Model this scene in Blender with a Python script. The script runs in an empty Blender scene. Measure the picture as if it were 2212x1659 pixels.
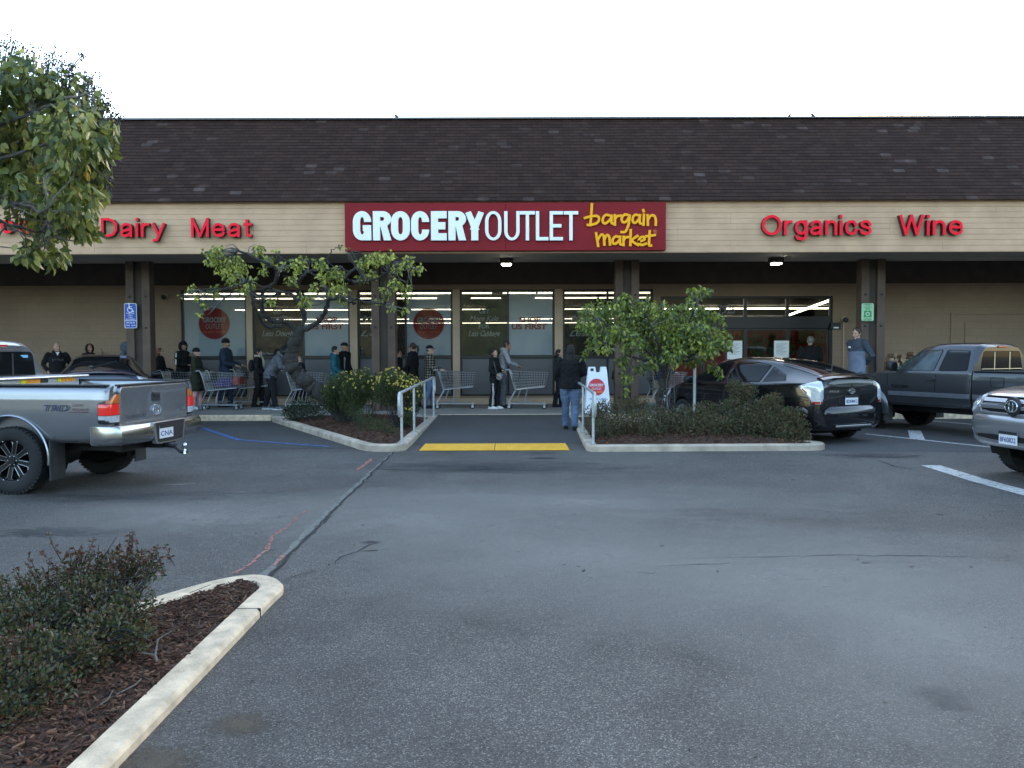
import bpy, bmesh, math, random
import numpy as np
from mathutils import Vector, Matrix, noise as mnoise
from mathutils.bvhtree import BVHTree

random.seed(7)
RNG = np.random.default_rng(7)
sc = bpy.context.scene
COL = sc.collection
R = math.radians

# ------------------------------------------------------------------ camera, sky, sun, exposure
F = 1810.0 / 2212.0                      # focal length over frame width
PITCH = math.atan((829.5 - 758.0) / 1810.0)
CAMZ = 1.62
cd = bpy.data.cameras.new('camera')
cd.sensor_width = 36.0
cd.lens = 36.0 * F
cd.clip_start, cd.clip_end = 0.1, 2000.0
cam = bpy.data.objects.new('camera', cd)
COL.objects.link(cam)
CAMROT = Matrix.Rotation(math.pi / 2 - PITCH, 3, 'X') @ Matrix.Rotation(R(-0.17), 3, 'Z')
cam.location = (0, 0, CAMZ)
cam.rotation_euler = CAMROT.to_euler()
sc.camera = cam

SUN_EL, SUN_AZ = R(11), R(25)            # low sun behind the building, to the right
w = bpy.data.worlds.new("World")
sc.world = w
w.use_nodes = True
nt = w.node_tree
sky = nt.nodes.new('ShaderNodeTexSky')
sky.sky_type = 'NISHITA'
sky.sun_disc = False
sky.sun_elevation = SUN_EL
sky.sun_rotation = SUN_AZ
sky.dust_density = 1.2
sky.air_density = 1.0
sky.ozone_density = 0.8
bg = nt.nodes['Background']
bg.inputs['Strength'].default_value = 0.12
nt.links.new(sky.outputs[0], bg.inputs[0])
sl = bpy.data.lights.new('sun', 'SUN')
sl.energy = 2.5
sl.angle = R(0.5)
sl.color = (1.0, 0.9, 0.78)
so = bpy.data.objects.new('sun', sl)
COL.objects.link(so)
sd = Vector((math.sin(SUN_AZ) * math.cos(SUN_EL), math.cos(SUN_AZ) * math.cos(SUN_EL), math.sin(SUN_EL)))
so.rotation_euler = sd.to_track_quat('Z', 'Y').to_euler()
so.location = (20, 60, 30)
sc.cycles.transparent_max_bounces = 32
sc.view_settings.view_transform = 'Standard'
sc.view_settings.look = 'None'
sc.view_settings.gamma = 1.0
sc.view_settings.exposure = 3.0

# ------------------------------------------------------------------ photo pixel (2212 x 1659) -> world
def ray(x, y):
    d = CAMROT @ Vector(((x - 1106.0) / 1810.0, -(y - 829.5) / 1810.0, -1.0))
    return d
def at(x, y, Y):
    d = ray(x, y)
    return Vector((0, 0, CAMZ)) + d * (Y / d.y)
def gr(x, y, z=0.0):
    d = ray(x, y)
    return Vector((0, 0, CAMZ)) + d * ((z - CAMZ) / d.z)

# ------------------------------------------------------------------ materials
def new_mat(name):
    m = bpy.data.materials.new(name)
    m.use_nodes = True
    return m, m.node_tree, m.node_tree.nodes['Principled BSDF']
def pm(name, col, rough=.5, metal=0., var=.12, vs=6., bump=0., bs=60., coat=0., spec=.5, emit=None, es=1.):
    m, t, b = new_mat(name)
    n, l = t.nodes, t.links
    tc = n.new('ShaderNodeTexCoord')
    if var:
        nz = n.new('ShaderNodeTexNoise'); nz.inputs['Scale'].default_value = vs; nz.inputs['Detail'].default_value = 6
        l.new(tc.outputs['Object'], nz.inputs['Vector'])
        cr = n.new('ShaderNodeValToRGB')
        cr.color_ramp.elements[0].position = .3; cr.color_ramp.elements[1].position = .7
        cr.color_ramp.elements[0].color = [c * (1 - var) for c in col] + [1]
        cr.color_ramp.elements[1].color = [min(1, c * (1 + var)) for c in col] + [1]
        l.new(nz.outputs['Fac'], cr.inputs['Fac']); l.new(cr.outputs['Color'], b.inputs['Base Color'])
    else:
        b.inputs['Base Color'].default_value = (*col, 1)
    b.inputs['Roughness'].default_value = rough
    b.inputs['Metallic'].default_value = metal
    b.inputs['Specular IOR Level'].default_value = spec
    b.inputs['Coat Weight'].default_value = coat
    b.inputs['Coat Roughness'].default_value = .04
    if bump:
        bz = n.new('ShaderNodeTexNoise'); bz.inputs['Scale'].default_value = bs; bz.inputs['Detail'].default_value = 4
        l.new(tc.outputs['Object'], bz.inputs['Vector'])
        bp = n.new('ShaderNodeBump'); bp.inputs['Strength'].default_value = bump; bp.inputs['Distance'].default_value = .01
        l.new(bz.outputs['Fac'], bp.inputs['Height']); l.new(bp.outputs['Normal'], b.inputs['Normal'])
    if emit:
        b.inputs['Emission Color'].default_value = (*emit, 1)
        b.inputs['Emission Strength'].default_value = es
    return m

def asphalt_mat(name, a, bcol, speck=.3):
    m, t, b = new_mat(name)
    n, l = t.nodes, t.links
    tc = n.new('ShaderNodeTexCoord')
    def nz(s, d=6, r=.55):
        k = n.new('ShaderNodeTexNoise'); k.inputs['Scale'].default_value = s; k.inputs['Detail'].default_value = d
        k.inputs['Roughness'].default_value = r
        l.new(tc.outputs['Object'], k.inputs['Vector']); return k
    big, mid, fine = nz(.22, 5, .6), nz(1.7, 8, .65), nz(70, 3, .7)
    mix = n.new('ShaderNodeMath'); mix.operation = 'MULTIPLY_ADD'
    l.new(mid.outputs['Fac'], mix.inputs[0]); mix.inputs[1].default_value = .45; l.new(big.outputs['Fac'], mix.inputs[2])
    cr = n.new('ShaderNodeValToRGB')
    cr.color_ramp.elements[0].position = .52; cr.color_ramp.elements[1].position = .95
    cr.color_ramp.elements[0].color = (*a, 1); cr.color_ramp.elements[1].color = (*bcol, 1)
    l.new(mix.outputs[0], cr.inputs['Fac'])
    vo = n.new('ShaderNodeTexVoronoi'); vo.inputs['Scale'].default_value = 170
    l.new(tc.outputs['Object'], vo.inputs['Vector'])
    sp = n.new('ShaderNodeValToRGB')                               # pale and dark aggregate, one tone per stone
    e = sp.color_ramp.elements
    e[0].position = .12; e[0].color = (.16, .16, .17, 1); e[1].position = .9; e[1].color = (1.0, 1.0, 1.0, 1)
    k = e.new(.94); k.color = (2.3, 2.3, 2.3, 1)
    sep = n.new('ShaderNodeSeparateColor'); l.new(vo.outputs['Color'], sep.inputs[0]); l.new(sep.outputs[0], sp.inputs['Fac'])
    mu = n.new('ShaderNodeMix'); mu.data_type = 'RGBA'; mu.blend_type = 'MULTIPLY'; mu.inputs[0].default_value = speck
    l.new(cr.outputs['Color'], mu.inputs[6]); l.new(sp.outputs['Color'], mu.inputs[7])
    l.new(mu.outputs[2], b.inputs['Base Color'])
    b.inputs['Roughness'].default_value = .78
    b.inputs['Specular IOR Level'].default_value = .35
    ad = n.new('ShaderNodeMath'); ad.operation = 'MULTIPLY_ADD'
    l.new(vo.outputs['Distance'], ad.inputs[0]); ad.inputs[1].default_value = -.8; l.new(fine.outputs['Fac'], ad.inputs[2])
    bp = n.new('ShaderNodeBump'); bp.inputs['Strength'].default_value = .7; bp.inputs['Distance'].default_value = .010
    l.new(ad.outputs[0], bp.inputs['Height']); l.new(bp.outputs['Normal'], b.inputs['Normal'])
    return m

def stain_mat(name, col, lo=.35, hi=.6, ns=5., amax=.8):
    m, t, b = new_mat(name)
    n, l = t.nodes, t.links
    tc = n.new('ShaderNodeTexCoord')
    gm = n.new('ShaderNodeVectorMath'); gm.operation = 'LENGTH'; l.new(tc.outputs['Object'], gm.inputs[0])
    nz = n.new('ShaderNodeTexNoise'); nz.inputs['Scale'].default_value = ns; nz.inputs['Detail'].default_value = 8; nz.inputs['Roughness'].default_value = .7
    l.new(tc.outputs['Object'], nz.inputs['Vector'])
    s1 = n.new('ShaderNodeMath'); s1.operation = 'MULTIPLY_ADD'; l.new(gm.outputs['Value'], s1.inputs[0]); s1.inputs[1].default_value = -.5
    l.new(nz.outputs['Fac'], s1.inputs[2])
    mr = n.new('ShaderNodeMapRange'); mr.inputs[1].default_value = lo - .2; mr.inputs[2].default_value = hi - .2; mr.inputs[4].default_value = amax
    l.new(s1.outputs[0], mr.inputs[0]); l.new(mr.outputs[0], b.inputs['Alpha'])
    b.inputs['Base Color'].default_value = (*col, 1); b.inputs['Roughness'].default_value = .85
    return m

def worn_mat(name, col, lo=.36, hi=.52, ns=14.):
    m = pm(name, col, .85, var=.25, vs=12); t = m.node_tree; b = t.nodes['Principled BSDF']
    tc = t.nodes.new('ShaderNodeTexCoord'); nz = t.nodes.new('ShaderNodeTexNoise'); nz.inputs['Scale'].default_value = ns; nz.inputs['Detail'].default_value = 9; nz.inputs['Roughness'].default_value = .72
    mr = t.nodes.new('ShaderNodeMapRange'); mr.inputs[1].default_value = lo; mr.inputs[2].default_value = hi
    t.links.new(tc.outputs['Object'], nz.inputs['Vector']); t.links.new(nz.outputs['Fac'], mr.inputs[0]); t.links.new(mr.outputs[0], b.inputs['Alpha'])
    return m
def leaf_mat(name, cols, rough=.45, trans=.35, spec=.5):
    m, t, b = new_mat(name)
    n, l = t.nodes, t.links
    g = n.new('ShaderNodeNewGeometry')
    cr = n.new('ShaderNodeValToRGB')
    el = cr.color_ramp.elements
    while len(el) < len(cols): el.new(.5)
    for i, c in enumerate(cols):
        el[i].position = i / (len(cols) - 1); el[i].color = (*c, 1)
    l.new(g.outputs['Random Per Island'], cr.inputs['Fac'])
    l.new(cr.outputs['Color'], b.inputs['Base Color'])
    b.inputs['Roughness'].default_value = rough
    b.inputs['Specular IOR Level'].default_value = spec
    tr = n.new('ShaderNodeBsdfTranslucent')
    hs = n.new('ShaderNodeHueSaturation'); hs.inputs['Value'].default_value = 1.5; hs.inputs['Saturation'].default_value = 1.1
    l.new(cr.outputs['Color'], hs.inputs['Color']); l.new(hs.outputs['Color'], tr.inputs['Color'])
    mx = n.new('ShaderNodeMixShader'); mx.inputs[0].default_value = trans
    l.new(b.outputs[0], mx.inputs[1]); l.new(tr.outputs[0], mx.inputs[2])
    l.new(mx.outputs[0], n['Material Output'].inputs['Surface'])
    return m

def island_mat(name, cols, rough=.8, bump=.3, bs=80):
    m = leaf_mat(name, cols, rough, 0.0, .3)
    return m

def glass_mat(name, tint=(.6, .65, .65), clear=.9, ior=1.5, rough=.0):
    m, t, b = new_mat(name)
    n, l = t.nodes, t.links
    n.remove(b)
    tp = n.new('ShaderNodeBsdfTransparent'); tp.inputs[0].default_value = (*[c * clear for c in tint], 1)
    gl = n.new('ShaderNodeBsdfGlossy'); gl.inputs['Roughness'].default_value = rough; gl.inputs['Color'].default_value = (.95, .97, 1, 1)
    fr = n.new('ShaderNodeFresnel'); fr.inputs[0].default_value = ior
    mx = n.new('ShaderNodeMixShader')
    l.new(fr.outputs[0], mx.inputs[0]); l.new(tp.outputs[0], mx.inputs[1]); l.new(gl.outputs[0], mx.inputs[2])
    l.new(mx.outputs[0], n['Material Output'].inputs['Surface'])
    return m

def film_mat(name, c1, c2, see, scale=3., thr=.5):
    """printed window film: perforated, so the lit store shows through a little"""
    m, t, b = new_mat(name)
    n, l = t.nodes, t.links
    tc = n.new('ShaderNodeTexCoord')
    nz = n.new('ShaderNodeTexNoise'); nz.inputs['Scale'].default_value = scale; nz.inputs['Detail'].default_value = 8; nz.inputs['Roughness'].default_value = .65
    l.new(tc.outputs['Object'], nz.inputs['Vector'])
    cr = n.new('ShaderNodeValToRGB'); cr.color_ramp.elements[0].position = thr - .12; cr.color_ramp.elements[1].position = thr + .18
    cr.color_ramp.elements[0].color = (*c1, 1); cr.color_ramp.elements[1].color = (*c2, 1)
    l.new(nz.outputs['Fac'], cr.inputs['Fac']); l.new(cr.outputs['Color'], b.inputs['Base Color'])
    b.inputs['Roughness'].default_value = .6
    tp = n.new('ShaderNodeBsdfTransparent')
    mx = n.new('ShaderNodeMixShader'); mx.inputs[0].default_value = see
    l.new(b.outputs[0], mx.inputs[1]); l.new(tp.outputs[0], mx.inputs[2])
    l.new(mx.outputs[0], n['Material Output'].inputs['Surface'])
    return m

def shingle_mat(name):
    m, t, b = new_mat(name)
    n, l = t.nodes, t.links
    uv = n.new('ShaderNodeUVMap')
    br = n.new('ShaderNodeTexBrick')
    br.inputs['Scale'].default_value = 1.0
    br.inputs['Brick Width'].default_value = .26; br.inputs['Row Height'].default_value = .1435
    br.inputs['Mortar Size'].default_value = .004; br.inputs['Mortar Smooth'].default_value = .1
    br.inputs['Color1'].default_value = (.033, .0182, .0142, 1); br.inputs['Color2'].default_value = (.049, .0272, .0212, 1)
    br.inputs['Mortar'].default_value = (.010, .006, .005, 1); br.offset = .37; br.squash = 1.0
    l.new(uv.outputs[0], br.inputs['Vector'])
    # worn, paler tabs: a white-noise value per shingle
    sep = n.new('ShaderNodeSeparateXYZ'); l.new(uv.outputs[0], sep.inputs[0])
    def mth(op, a, v=None, c=None):
        k = n.new('ShaderNodeMath'); k.operation = op
        if hasattr(a, 'type') or not isinstance(a, (int, float)): l.new(a, k.inputs[0])
        else: k.inputs[0].default_value = a
        if v is not None:
            if isinstance(v, (int, float)): k.inputs[1].default_value = v
            else: l.new(v, k.inputs[1])
        return k.outputs[0]
    row = mth('FLOOR', mth('DIVIDE', sep.outputs[1], .1435))
    offs = mth('MULTIPLY', mth('MODULO', row, 2.0), .37 * .26)
    colx = mth('FLOOR', mth('DIVIDE', mth('ADD', sep.outputs[0], offs), .26))
    cmb = n.new('ShaderNodeCombineXYZ'); l.new(colx, cmb.inputs[0]); l.new(row, cmb.inputs[1])
    wn = n.new('ShaderNodeTexWhiteNoise'); wn.noise_dimensions = '2D'; l.new(cmb.outputs[0], wn.inputs['Vector'])
    cl = n.new('ShaderNodeTexNoise'); cl.inputs['Scale'].default_value = .35; cl.inputs['Detail'].default_value = 3; l.new(uv.outputs[0], cl.inputs['Vector'])
    sm = mth('ADD', wn.outputs['Value'], mth('MULTIPLY', cl.outputs['Fac'], .22))
    mr = n.new('ShaderNodeMapRange'); mr.inputs[1].default_value = 1.065; mr.inputs[2].default_value = 1.13; l.new(sm, mr.inputs[0])
    fz = n.new('ShaderNodeTexNoise'); fz.inputs['Scale'].default_value = 3.5; fz.inputs['Detail'].default_value = 6; l.new(uv.outputs[0], fz.inputs['Vector'])
    mul = mth('MULTIPLY', mr.outputs[0], fz.outputs['Fac'])
    mx = n.new('ShaderNodeMix'); mx.data_type = 'RGBA'; l.new(mul, mx.inputs[0]); l.new(br.outputs['Color'], mx.inputs[6]); mx.inputs[7].default_value = (.13, .10, .092, 1)
    mx2 = n.new('ShaderNodeMix'); mx2.data_type = 'RGBA'; mx2.blend_type = 'MULTIPLY'; mx2.inputs[0].default_value = .6
    l.new(mx.outputs[2], mx2.inputs[6])
    cr = n.new('ShaderNodeValToRGB'); cr.color_ramp.elements[0].color = (.42, .42, .44, 1); cr.color_ramp.elements[1].color = (1.5, 1.42, 1.36, 1)
    l.new(fz.outputs['Fac'], cr.inputs['Fac']); l.new(cr.outputs['Color'], mx2.inputs[7])
    l.new(mx2.outputs[2], b.inputs['Base Color']); b.inputs['Roughness'].default_value = .9; b.inputs['Specular IOR Level'].default_value = .12
    bz = n.new('ShaderNodeTexNoise'); bz.inputs['Scale'].default_value = 60; l.new(uv.outputs[0], bz.inputs['Vector'])
    bp = n.new('ShaderNodeBump'); bp.inputs['Strength'].default_value = .3; bp.inputs['Distance'].default_value = .01
    l.new(bz.outputs['Fac'], bp.inputs['Height']); l.new(bp.outputs['Normal'], b.inputs['Normal'])
    return m

def block_wall_mat(name, c1, c2):
    """painted concrete block: faint joints"""
    m, t, b = new_mat(name)
    n, l = t.nodes, t.links
    tc = n.new('ShaderNodeTexCoord')
    mp = n.new('ShaderNodeMapping'); mp.inputs['Rotation'].default_value = (R(90), 0, 0)
    l.new(tc.outputs['Object'], mp.inputs[0])
    br = n.new('ShaderNodeTexBrick'); br.inputs['Scale'].default_value = 1; br.inputs['Brick Width'].default_value = .4; br.inputs['Row Height'].default_value = .2
    br.inputs['Mortar Size'].default_value = .006; br.inputs['Mortar Smooth'].default_value = .6
    br.inputs['Color1'].default_value = (*c1, 1); br.inputs['Color2'].default_value = (*c2, 1); br.inputs['Mortar'].default_value = (*[c * .8 for c in c1], 1)
    l.new(mp.outputs[0], br.inputs['Vector'])
    nz = n.new('ShaderNodeTexNoise'); nz.inputs['Scale'].default_value = 1.3; nz.inputs['Detail'].default_value = 8; l.new(tc.outputs['Object'], nz.inputs['Vector'])
    cr = n.new('ShaderNodeValToRGB'); cr.color_ramp.elements[0].color = (.78, .78, .78, 1); cr.color_ramp.elements[1].color = (1.12, 1.12, 1.1, 1)
    l.new(nz.outputs['Fac'], cr.inputs['Fac'])
    mx = n.new('ShaderNodeMix'); mx.data_type = 'RGBA'; mx.blend_type = 'MULTIPLY'; mx.inputs[0].default_value = 1
    l.new(br.outputs['Color'], mx.inputs[6]); l.new(cr.outputs['Color'], mx.inputs[7]); l.new(mx.outputs[2], b.inputs['Base Color'])
    bp = n.new('ShaderNodeBump'); bp.inputs['Strength'].default_value = .25; bp.inputs['Distance'].default_value = .01; bp.invert = True
    l.new(br.outputs['Fac'], bp.inputs['Height']); l.new(bp.outputs['Normal'], b.inputs['Normal'])
    b.inputs['Roughness'].default_value = .8
    return m

def paint_mat(name, col, flake=.12, rough=.28, metal=.6):
    m = pm(name, col, rough, metal, .04, 2., coat=1.0)
    return m

def plaid_mat(name):
    m, t, b = new_mat(name)
    n, l = t.nodes, t.links
    tc = n.new('ShaderNodeTexCoord')
    def wave(d, s):
        k = n.new('ShaderNodeTexWave'); k.bands_direction = d; k.inputs['Scale'].default_value = s; l.new(tc.outputs['Object'], k.inputs[0]); return k
    a, c = wave('Z', 4.5), wave('Y', 4.5); d = wave('X', 4.5)
    mx = n.new('ShaderNodeMath'); mx.operation = 'ADD'; l.new(a.outputs['Fac'], mx.inputs[0]); l.new(d.outputs['Fac'], mx.inputs[1])
    cr = n.new('ShaderNodeValToRGB'); e = cr.color_ramp.elements
    e[0].position = .3; e[0].color = (.012, .013, .014, 1); e[1].position = .95; e[1].color = (.32, .27, .2, 1); k = e.new(.6); k.color = (.07, .06, .05, 1)
    dv = n.new('ShaderNodeMath'); dv.operation = 'MULTIPLY'; dv.inputs[1].default_value = .5; l.new(mx.outputs[0], dv.inputs[0])
    l.new(dv.outputs[0], cr.inputs['Fac']); l.new(cr.outputs['Color'], b.inputs['Base Color']); b.inputs['Roughness'].default_value = .9
    return m

# ------------------------------------------------------------------ objects and tags
def tag(o, label=None, cat=None, group=None, kind=None):
    if label: o['label'] = label
    if cat: o['category'] = cat
    if group: o['group'] = group
    if kind: o['kind'] = kind
    return o
def thing(name, label, cat, loc=(0, 0, 0), rz=0., group=None):
    o = bpy.data.objects.new(name, None)
    COL.objects.link(o)
    o.location = loc; o.rotation_euler = (0, 0, rz); o.empty_display_size = .1
    return tag(o, label, cat, group)
def kids(o): return [c for c in COL.objects if c.parent == o]
def copy_tree(o, parent=None, ch=None):
    c = o.copy(); COL.objects.link(c)
    if parent: c.parent = parent
    for k in kids(o): copy_tree(k, c)
    return c

TMP = bpy.data.scenes.new('temporary')
def tmp_eval(o):
    TMP.collection.objects.link(o)
    vl = TMP.view_layers[0]
    vl.update()
    dg = vl.depsgraph
    me = bpy.data.meshes.new_from_object(o.evaluated_get(dg))
    TMP.collection.objects.unlink(o)
    return me

class MB:
    def __init__(s): s.v, s.f, s.m, s.mi = [], [], [], 0
    def add(s, vs, fs):
        k = len(s.v)
        s.v.extend([tuple(p) for p in vs])
        s.f.extend([tuple(i + k for i in f) for f in fs]); s.m.extend([s.mi] * len(fs))
        return s
    def box(s, c, size, rot=None):
        hx, hy, hz = [q / 2 for q in size]
        P = [Vector((x, y, z)) for x in (-hx, hx) for y in (-hy, hy) for z in (-hz, hz)]
        if rot is not None: P = [rot @ p for p in P]
        P = [p + Vector(c) for p in P]
        return s.add(P, [(0, 1, 3, 2), (4, 6, 7, 5), (0, 4, 5, 1), (2, 3, 7, 6), (0, 2, 6, 4), (1, 5, 7, 3)])
    def box2(s, a, b):
        return s.box([(p + q) / 2 for p, q in zip(a, b)], [abs(q - p) for p, q in zip(a, b)])
    def loft(s, rings, cap=True, closed=True):
        n = len(rings[0]); vs = [p for r in rings for p in r]; fs = []
        for i in range(len(rings) - 1):
            for j in range(n if closed else n - 1):
                a, b = i * n + j, i * n + (j + 1) % n
                fs.append((a, b, b + n, a + n))
        if cap and closed:
            fs.append(tuple(range(n - 1, -1, -1))); fs.append(tuple((len(rings) - 1) * n + j for j in range(n)))
        return s.add(vs, fs)
    def tube(s, pts, r, n=8, cap=True, flat=None):
        pts = [Vector(p) for p in pts]
        rs = r if isinstance(r, (list, tuple)) else [r] * len(pts)
        rings = []; up = None
        for i, p in enumerate(pts):
            d = (pts[min(i + 1, len(pts) - 1)] - pts[max(i - 1, 0)])
            if d.length < 1e-9: d = Vector((0, 0, 1))
            d.normalize()
            if up is None:
                up = Vector((0, 0, 1)) if abs(d.z) < .9 else Vector((1, 0, 0))
            a = d.cross(up)
            if a.length < 1e-6: a = d.cross(Vector((0, 1, 0)))
            a.normalize(); b = a.cross(d); up = b
            rr = rs[i]
            ra, rb = rr if isinstance(rr, (tuple, list)) else (rr, rr)
            rings.append([p + a * (ra * math.cos(2 * math.pi * k / n)) + b * (rb * math.sin(2 * math.pi * k / n)) for k in range(n)])
        return s.loft(rings, cap)
    def ell(s, c, r, n=12, m=8, rot=None, f=None):
        c = Vector(c); rings = []
        for i in range(1, m):
            th = math.pi * i / m; ring = []
            for j in range(n):
                ph = 2 * math.pi * j / n
                u = Vector((math.sin(th) * math.cos(ph), math.sin(th) * math.sin(ph), math.cos(th)))
                if f: u = f(u)
                p = Vector((u.x * r[0], u.y * r[1], u.z * r[2]))
                ring.append(c + (rot @ p if rot is not None else p))
            rings.append(ring)
        t = Vector((0, 0, r[2])); q = Vector((0, 0, -r[2]))
        if rot is not None: t = rot @ t; q = rot @ q
        k = len(s.v)
        s.loft(rings, cap=False)
        a = len(s.v); s.v.append(tuple(c + t)); s.v.append(tuple(c + q))
        for j in range(n):
            s.f.append((a, k + j, k + (j + 1) % n)); s.m.append(s.mi)
            b = k + (m - 2) * n
            s.f.append((a + 1, b + (j + 1) % n, b + j)); s.m.append(s.mi)
        return s
    def prism(s, poly, fn, d0, d1):
        """poly: [(u,v)]; fn(u,v,d)->point; closed solid between d0 and d1"""
        n = len(poly)
        vs = [fn(u, v, d0) for u, v in poly] + [fn(u, v, d1) for u, v in poly]
        fs = [tuple(range(n - 1, -1, -1)), tuple(range(n, 2 * n))] + [(i, (i + 1) % n, (i + 1) % n + n, i + n) for i in range(n)]
        return s.add(vs, fs)
    def lathe(s, prof, c, ax, n=24, closed=False, cap=True):
        """prof: [(r,h)] about axis ax through c"""
        ax = Vector(ax).normalized(); a = ax.orthogonal().normalized(); b = ax.cross(a); c = Vector(c)
        rings = [[c + ax * h + a * (r * math.cos(2 * math.pi * k / n)) + b * (r * math.sin(2 * math.pi * k / n)) for k in range(n)] for r, h in prof]
        if closed: rings.append(rings[0])
        return s.loft(rings, cap=cap and not closed)
    def xf(s, M):
        s.v = [tuple(M @ Vector(p)) for p in s.v]; return s
    def mesh(s, name, fix=True):
        me = bpy.data.meshes.new(name)
        me.from_pydata(s.v, [], s.f)
        if any(s.m): me.polygons.foreach_set('material_index', s.m)
        if fix:
            bm = bmesh.new(); bm.from_mesh(me)
            bmesh.ops.recalc_face_normals(bm, faces=bm.faces)
            bm.to_mesh(me); bm.free()
        me.update()
        return me
    def build(s, name, mat, parent=None, smooth=0, bevel=0, fix=True, seg=2, loc=None):
        me = s.mesh(name, fix)
        return link(name, me, mat, parent, smooth, bevel, seg, loc)
def link(name, me, mat, parent=None, smooth=0, bevel=0, seg=2, loc=None):
    me.materials.clear()
    for k in (mat if isinstance(mat, (list, tuple)) else [mat]): me.materials.append(k)
    if smooth:
        me.polygons.foreach_set('use_smooth', [True] * len(me.polygons))
        if smooth < 180: me.set_sharp_from_angle(angle=R(smooth))
    o = bpy.data.objects.new(name, me)
    COL.objects.link(o)
    if parent: o.parent = parent
    if loc: o.location = loc
    if bevel:
        k = o.modifiers.new('bevel', 'BEVEL'); k.width = bevel; k.segments = seg; k.limit_method = 'ANGLE'; k.angle_limit = R(35)
    return o

def smooth_pts(pts, closed=False, it=2):
    """Catmull-Rom through the points"""
    P = [Vector(p) for p in pts]; n = len(P); out = []; k = 2 ** it
    rng = range(n if closed else n - 1)
    for i in rng:
        p0, p1, p2, p3 = (P[(i - 1) % n] if closed or i else P[0]), P[i], P[(i + 1) % n], (P[(i + 2) % n] if closed or i + 2 < n else P[-1])
        for j in range(k):
            t = j / k
            out.append(.5 * ((2 * p1) + (p2 - p0) * t + (2 * p0 - 5 * p1 + 4 * p2 - p3) * t * t + (3 * p1 - p0 - 3 * p2 + p3) * t ** 3))
    if not closed: out.append(P[-1])
    return out
def chaikin(P, it=2, closed=False):
    P = [tuple(p) for p in P]
    for _ in range(it):
        Q = [] if closed else [P[0]]
        n = len(P)
        for i in range(n if closed else n - 1):
            a, b = P[i], P[(i + 1) % n]
            Q.append(tuple(.75 * p + .25 * q for p, q in zip(a, b))); Q.append(tuple(.25 * p + .75 * q for p, q in zip(a, b)))
        if not closed: Q.append(P[-1])
        P = Q
    return P
def crv(pts):
    """monotone cubic through (x,v)"""
    xs = [p[0] for p in pts]; ys = [p[1] for p in pts]; n = len(xs)
    d = [(ys[i + 1] - ys[i]) / (xs[i + 1] - xs[i]) for i in range(n - 1)]
    m = [d[0]] + [0 if d[i - 1] * d[i] <= 0 else 2 * d[i - 1] * d[i] / (d[i - 1] + d[i]) for i in range(1, n - 1)] + [d[-1]]
    def f(x):
        if x <= xs[0]: return ys[0]
        if x >= xs[-1]: return ys[-1]
        i = max(j for j in range(n - 1) if xs[j] <= x)
        h = xs[i + 1] - xs[i]; t = (x - xs[i]) / h
        return ys[i] * (2 * t ** 3 - 3 * t * t + 1) + h * m[i] * (t ** 3 - 2 * t * t + t) + ys[i + 1] * (3 * t * t - 2 * t ** 3) + h * m[i + 1] * (t ** 3 - t * t)
    return f

# ------------------------------------------------------------------ lettering
_txt = {}
def text_geo(body, offset=0., shear=0.):
    key = (body, offset, shear)
    if key not in _txt:
        c = bpy.data.curves.new('lettering', 'FONT'); c.body = body; c.size = 1; c.offset = offset; c.shear = shear; c.align_x = 'CENTER'; c.resolution_u = 4
        o = bpy.data.objects.new('lettering', c)
        me = tmp_eval(o)
        _txt[key] = ([tuple(v.co) for v in me.vertices], [tuple(p.vertices) for p in me.polygons])
        bpy.data.objects.remove(o); bpy.data.meshes.remove(me); bpy.data.curves.remove(c)
    return _txt[key]
def put_text(mb, body, size, o, right, up, wid=None, offset=0., shear=0., lift=0.):
    """flat lettering centred on o (baseline), reading along right; wid squeezes the line to that width"""
    vs, fs = text_geo(body, offset, shear)
    right, up, o = Vector(right).normalized(), Vector(up).normalized(), Vector(o)
    nrm = right.cross(up)
    xs = [v[0] for v in vs]; x0, x1 = min(xs), max(xs); sx = size if wid is None else wid / (x1 - x0)
    mb.add([o + right * ((v[0] - (x0 + x1) / 2) * sx) + up * (v[1] * size) + nrm * lift for v in vs], fs)
    return mb

def ribbon(mb, pts, t, o, right, up, depth, lift=0., closed=False, box=None, sq=True):
    """a raised stroke of width t along 2D pts"""
    P = [Vector((p[0], p[1])) for p in pts]
    if not closed and sq:
        a = (P[0] - P[1]).normalized() * t / 2; b = (P[-1] - P[-2]).normalized() * t / 2
        P[0] = P[0] + a; P[-1] = P[-1] + b
    n = len(P); L, Rr = [], []
    for i in range(n):
        if closed: d0, d1 = P[i] - P[i - 1], P[(i + 1) % n] - P[i]
        else: d0, d1 = (P[i] - P[i - 1] if i else P[1] - P[0]), (P[i + 1] - P[i] if i < n - 1 else P[-1] - P[-2])
        d0 = d0.normalized() if d0.length else d1.normalized(); d1 = d1.normalized() if d1.length else d0
        nm = Vector((-d0.y - d1.y, d0.x + d1.x))
        if nm.length < 1e-6: nm = Vector((-d0.y, d0.x))
        nm.normalize(); k = max(.45, nm.dot(Vector((-d0.y, d0.x))))
        L.append(P[i] + nm * (t / 2 / k)); Rr.append(P[i] - nm * (t / 2 / k))
    nrm = right.cross(up)
    def W(q, h):
        x, y = q
        if box: x = min(max(x, box[0]), box[2]); y = min(max(y, box[1]), box[3])
        return o + right * x + up * y + nrm * h
    rings = [[W(L[i], lift), W(Rr[i], lift), W(Rr[i], lift + depth), W(L[i], lift + depth)] for i in range(n)]
    if closed: rings.append(rings[0])
    mb.loft(rings, cap=not closed)
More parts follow.
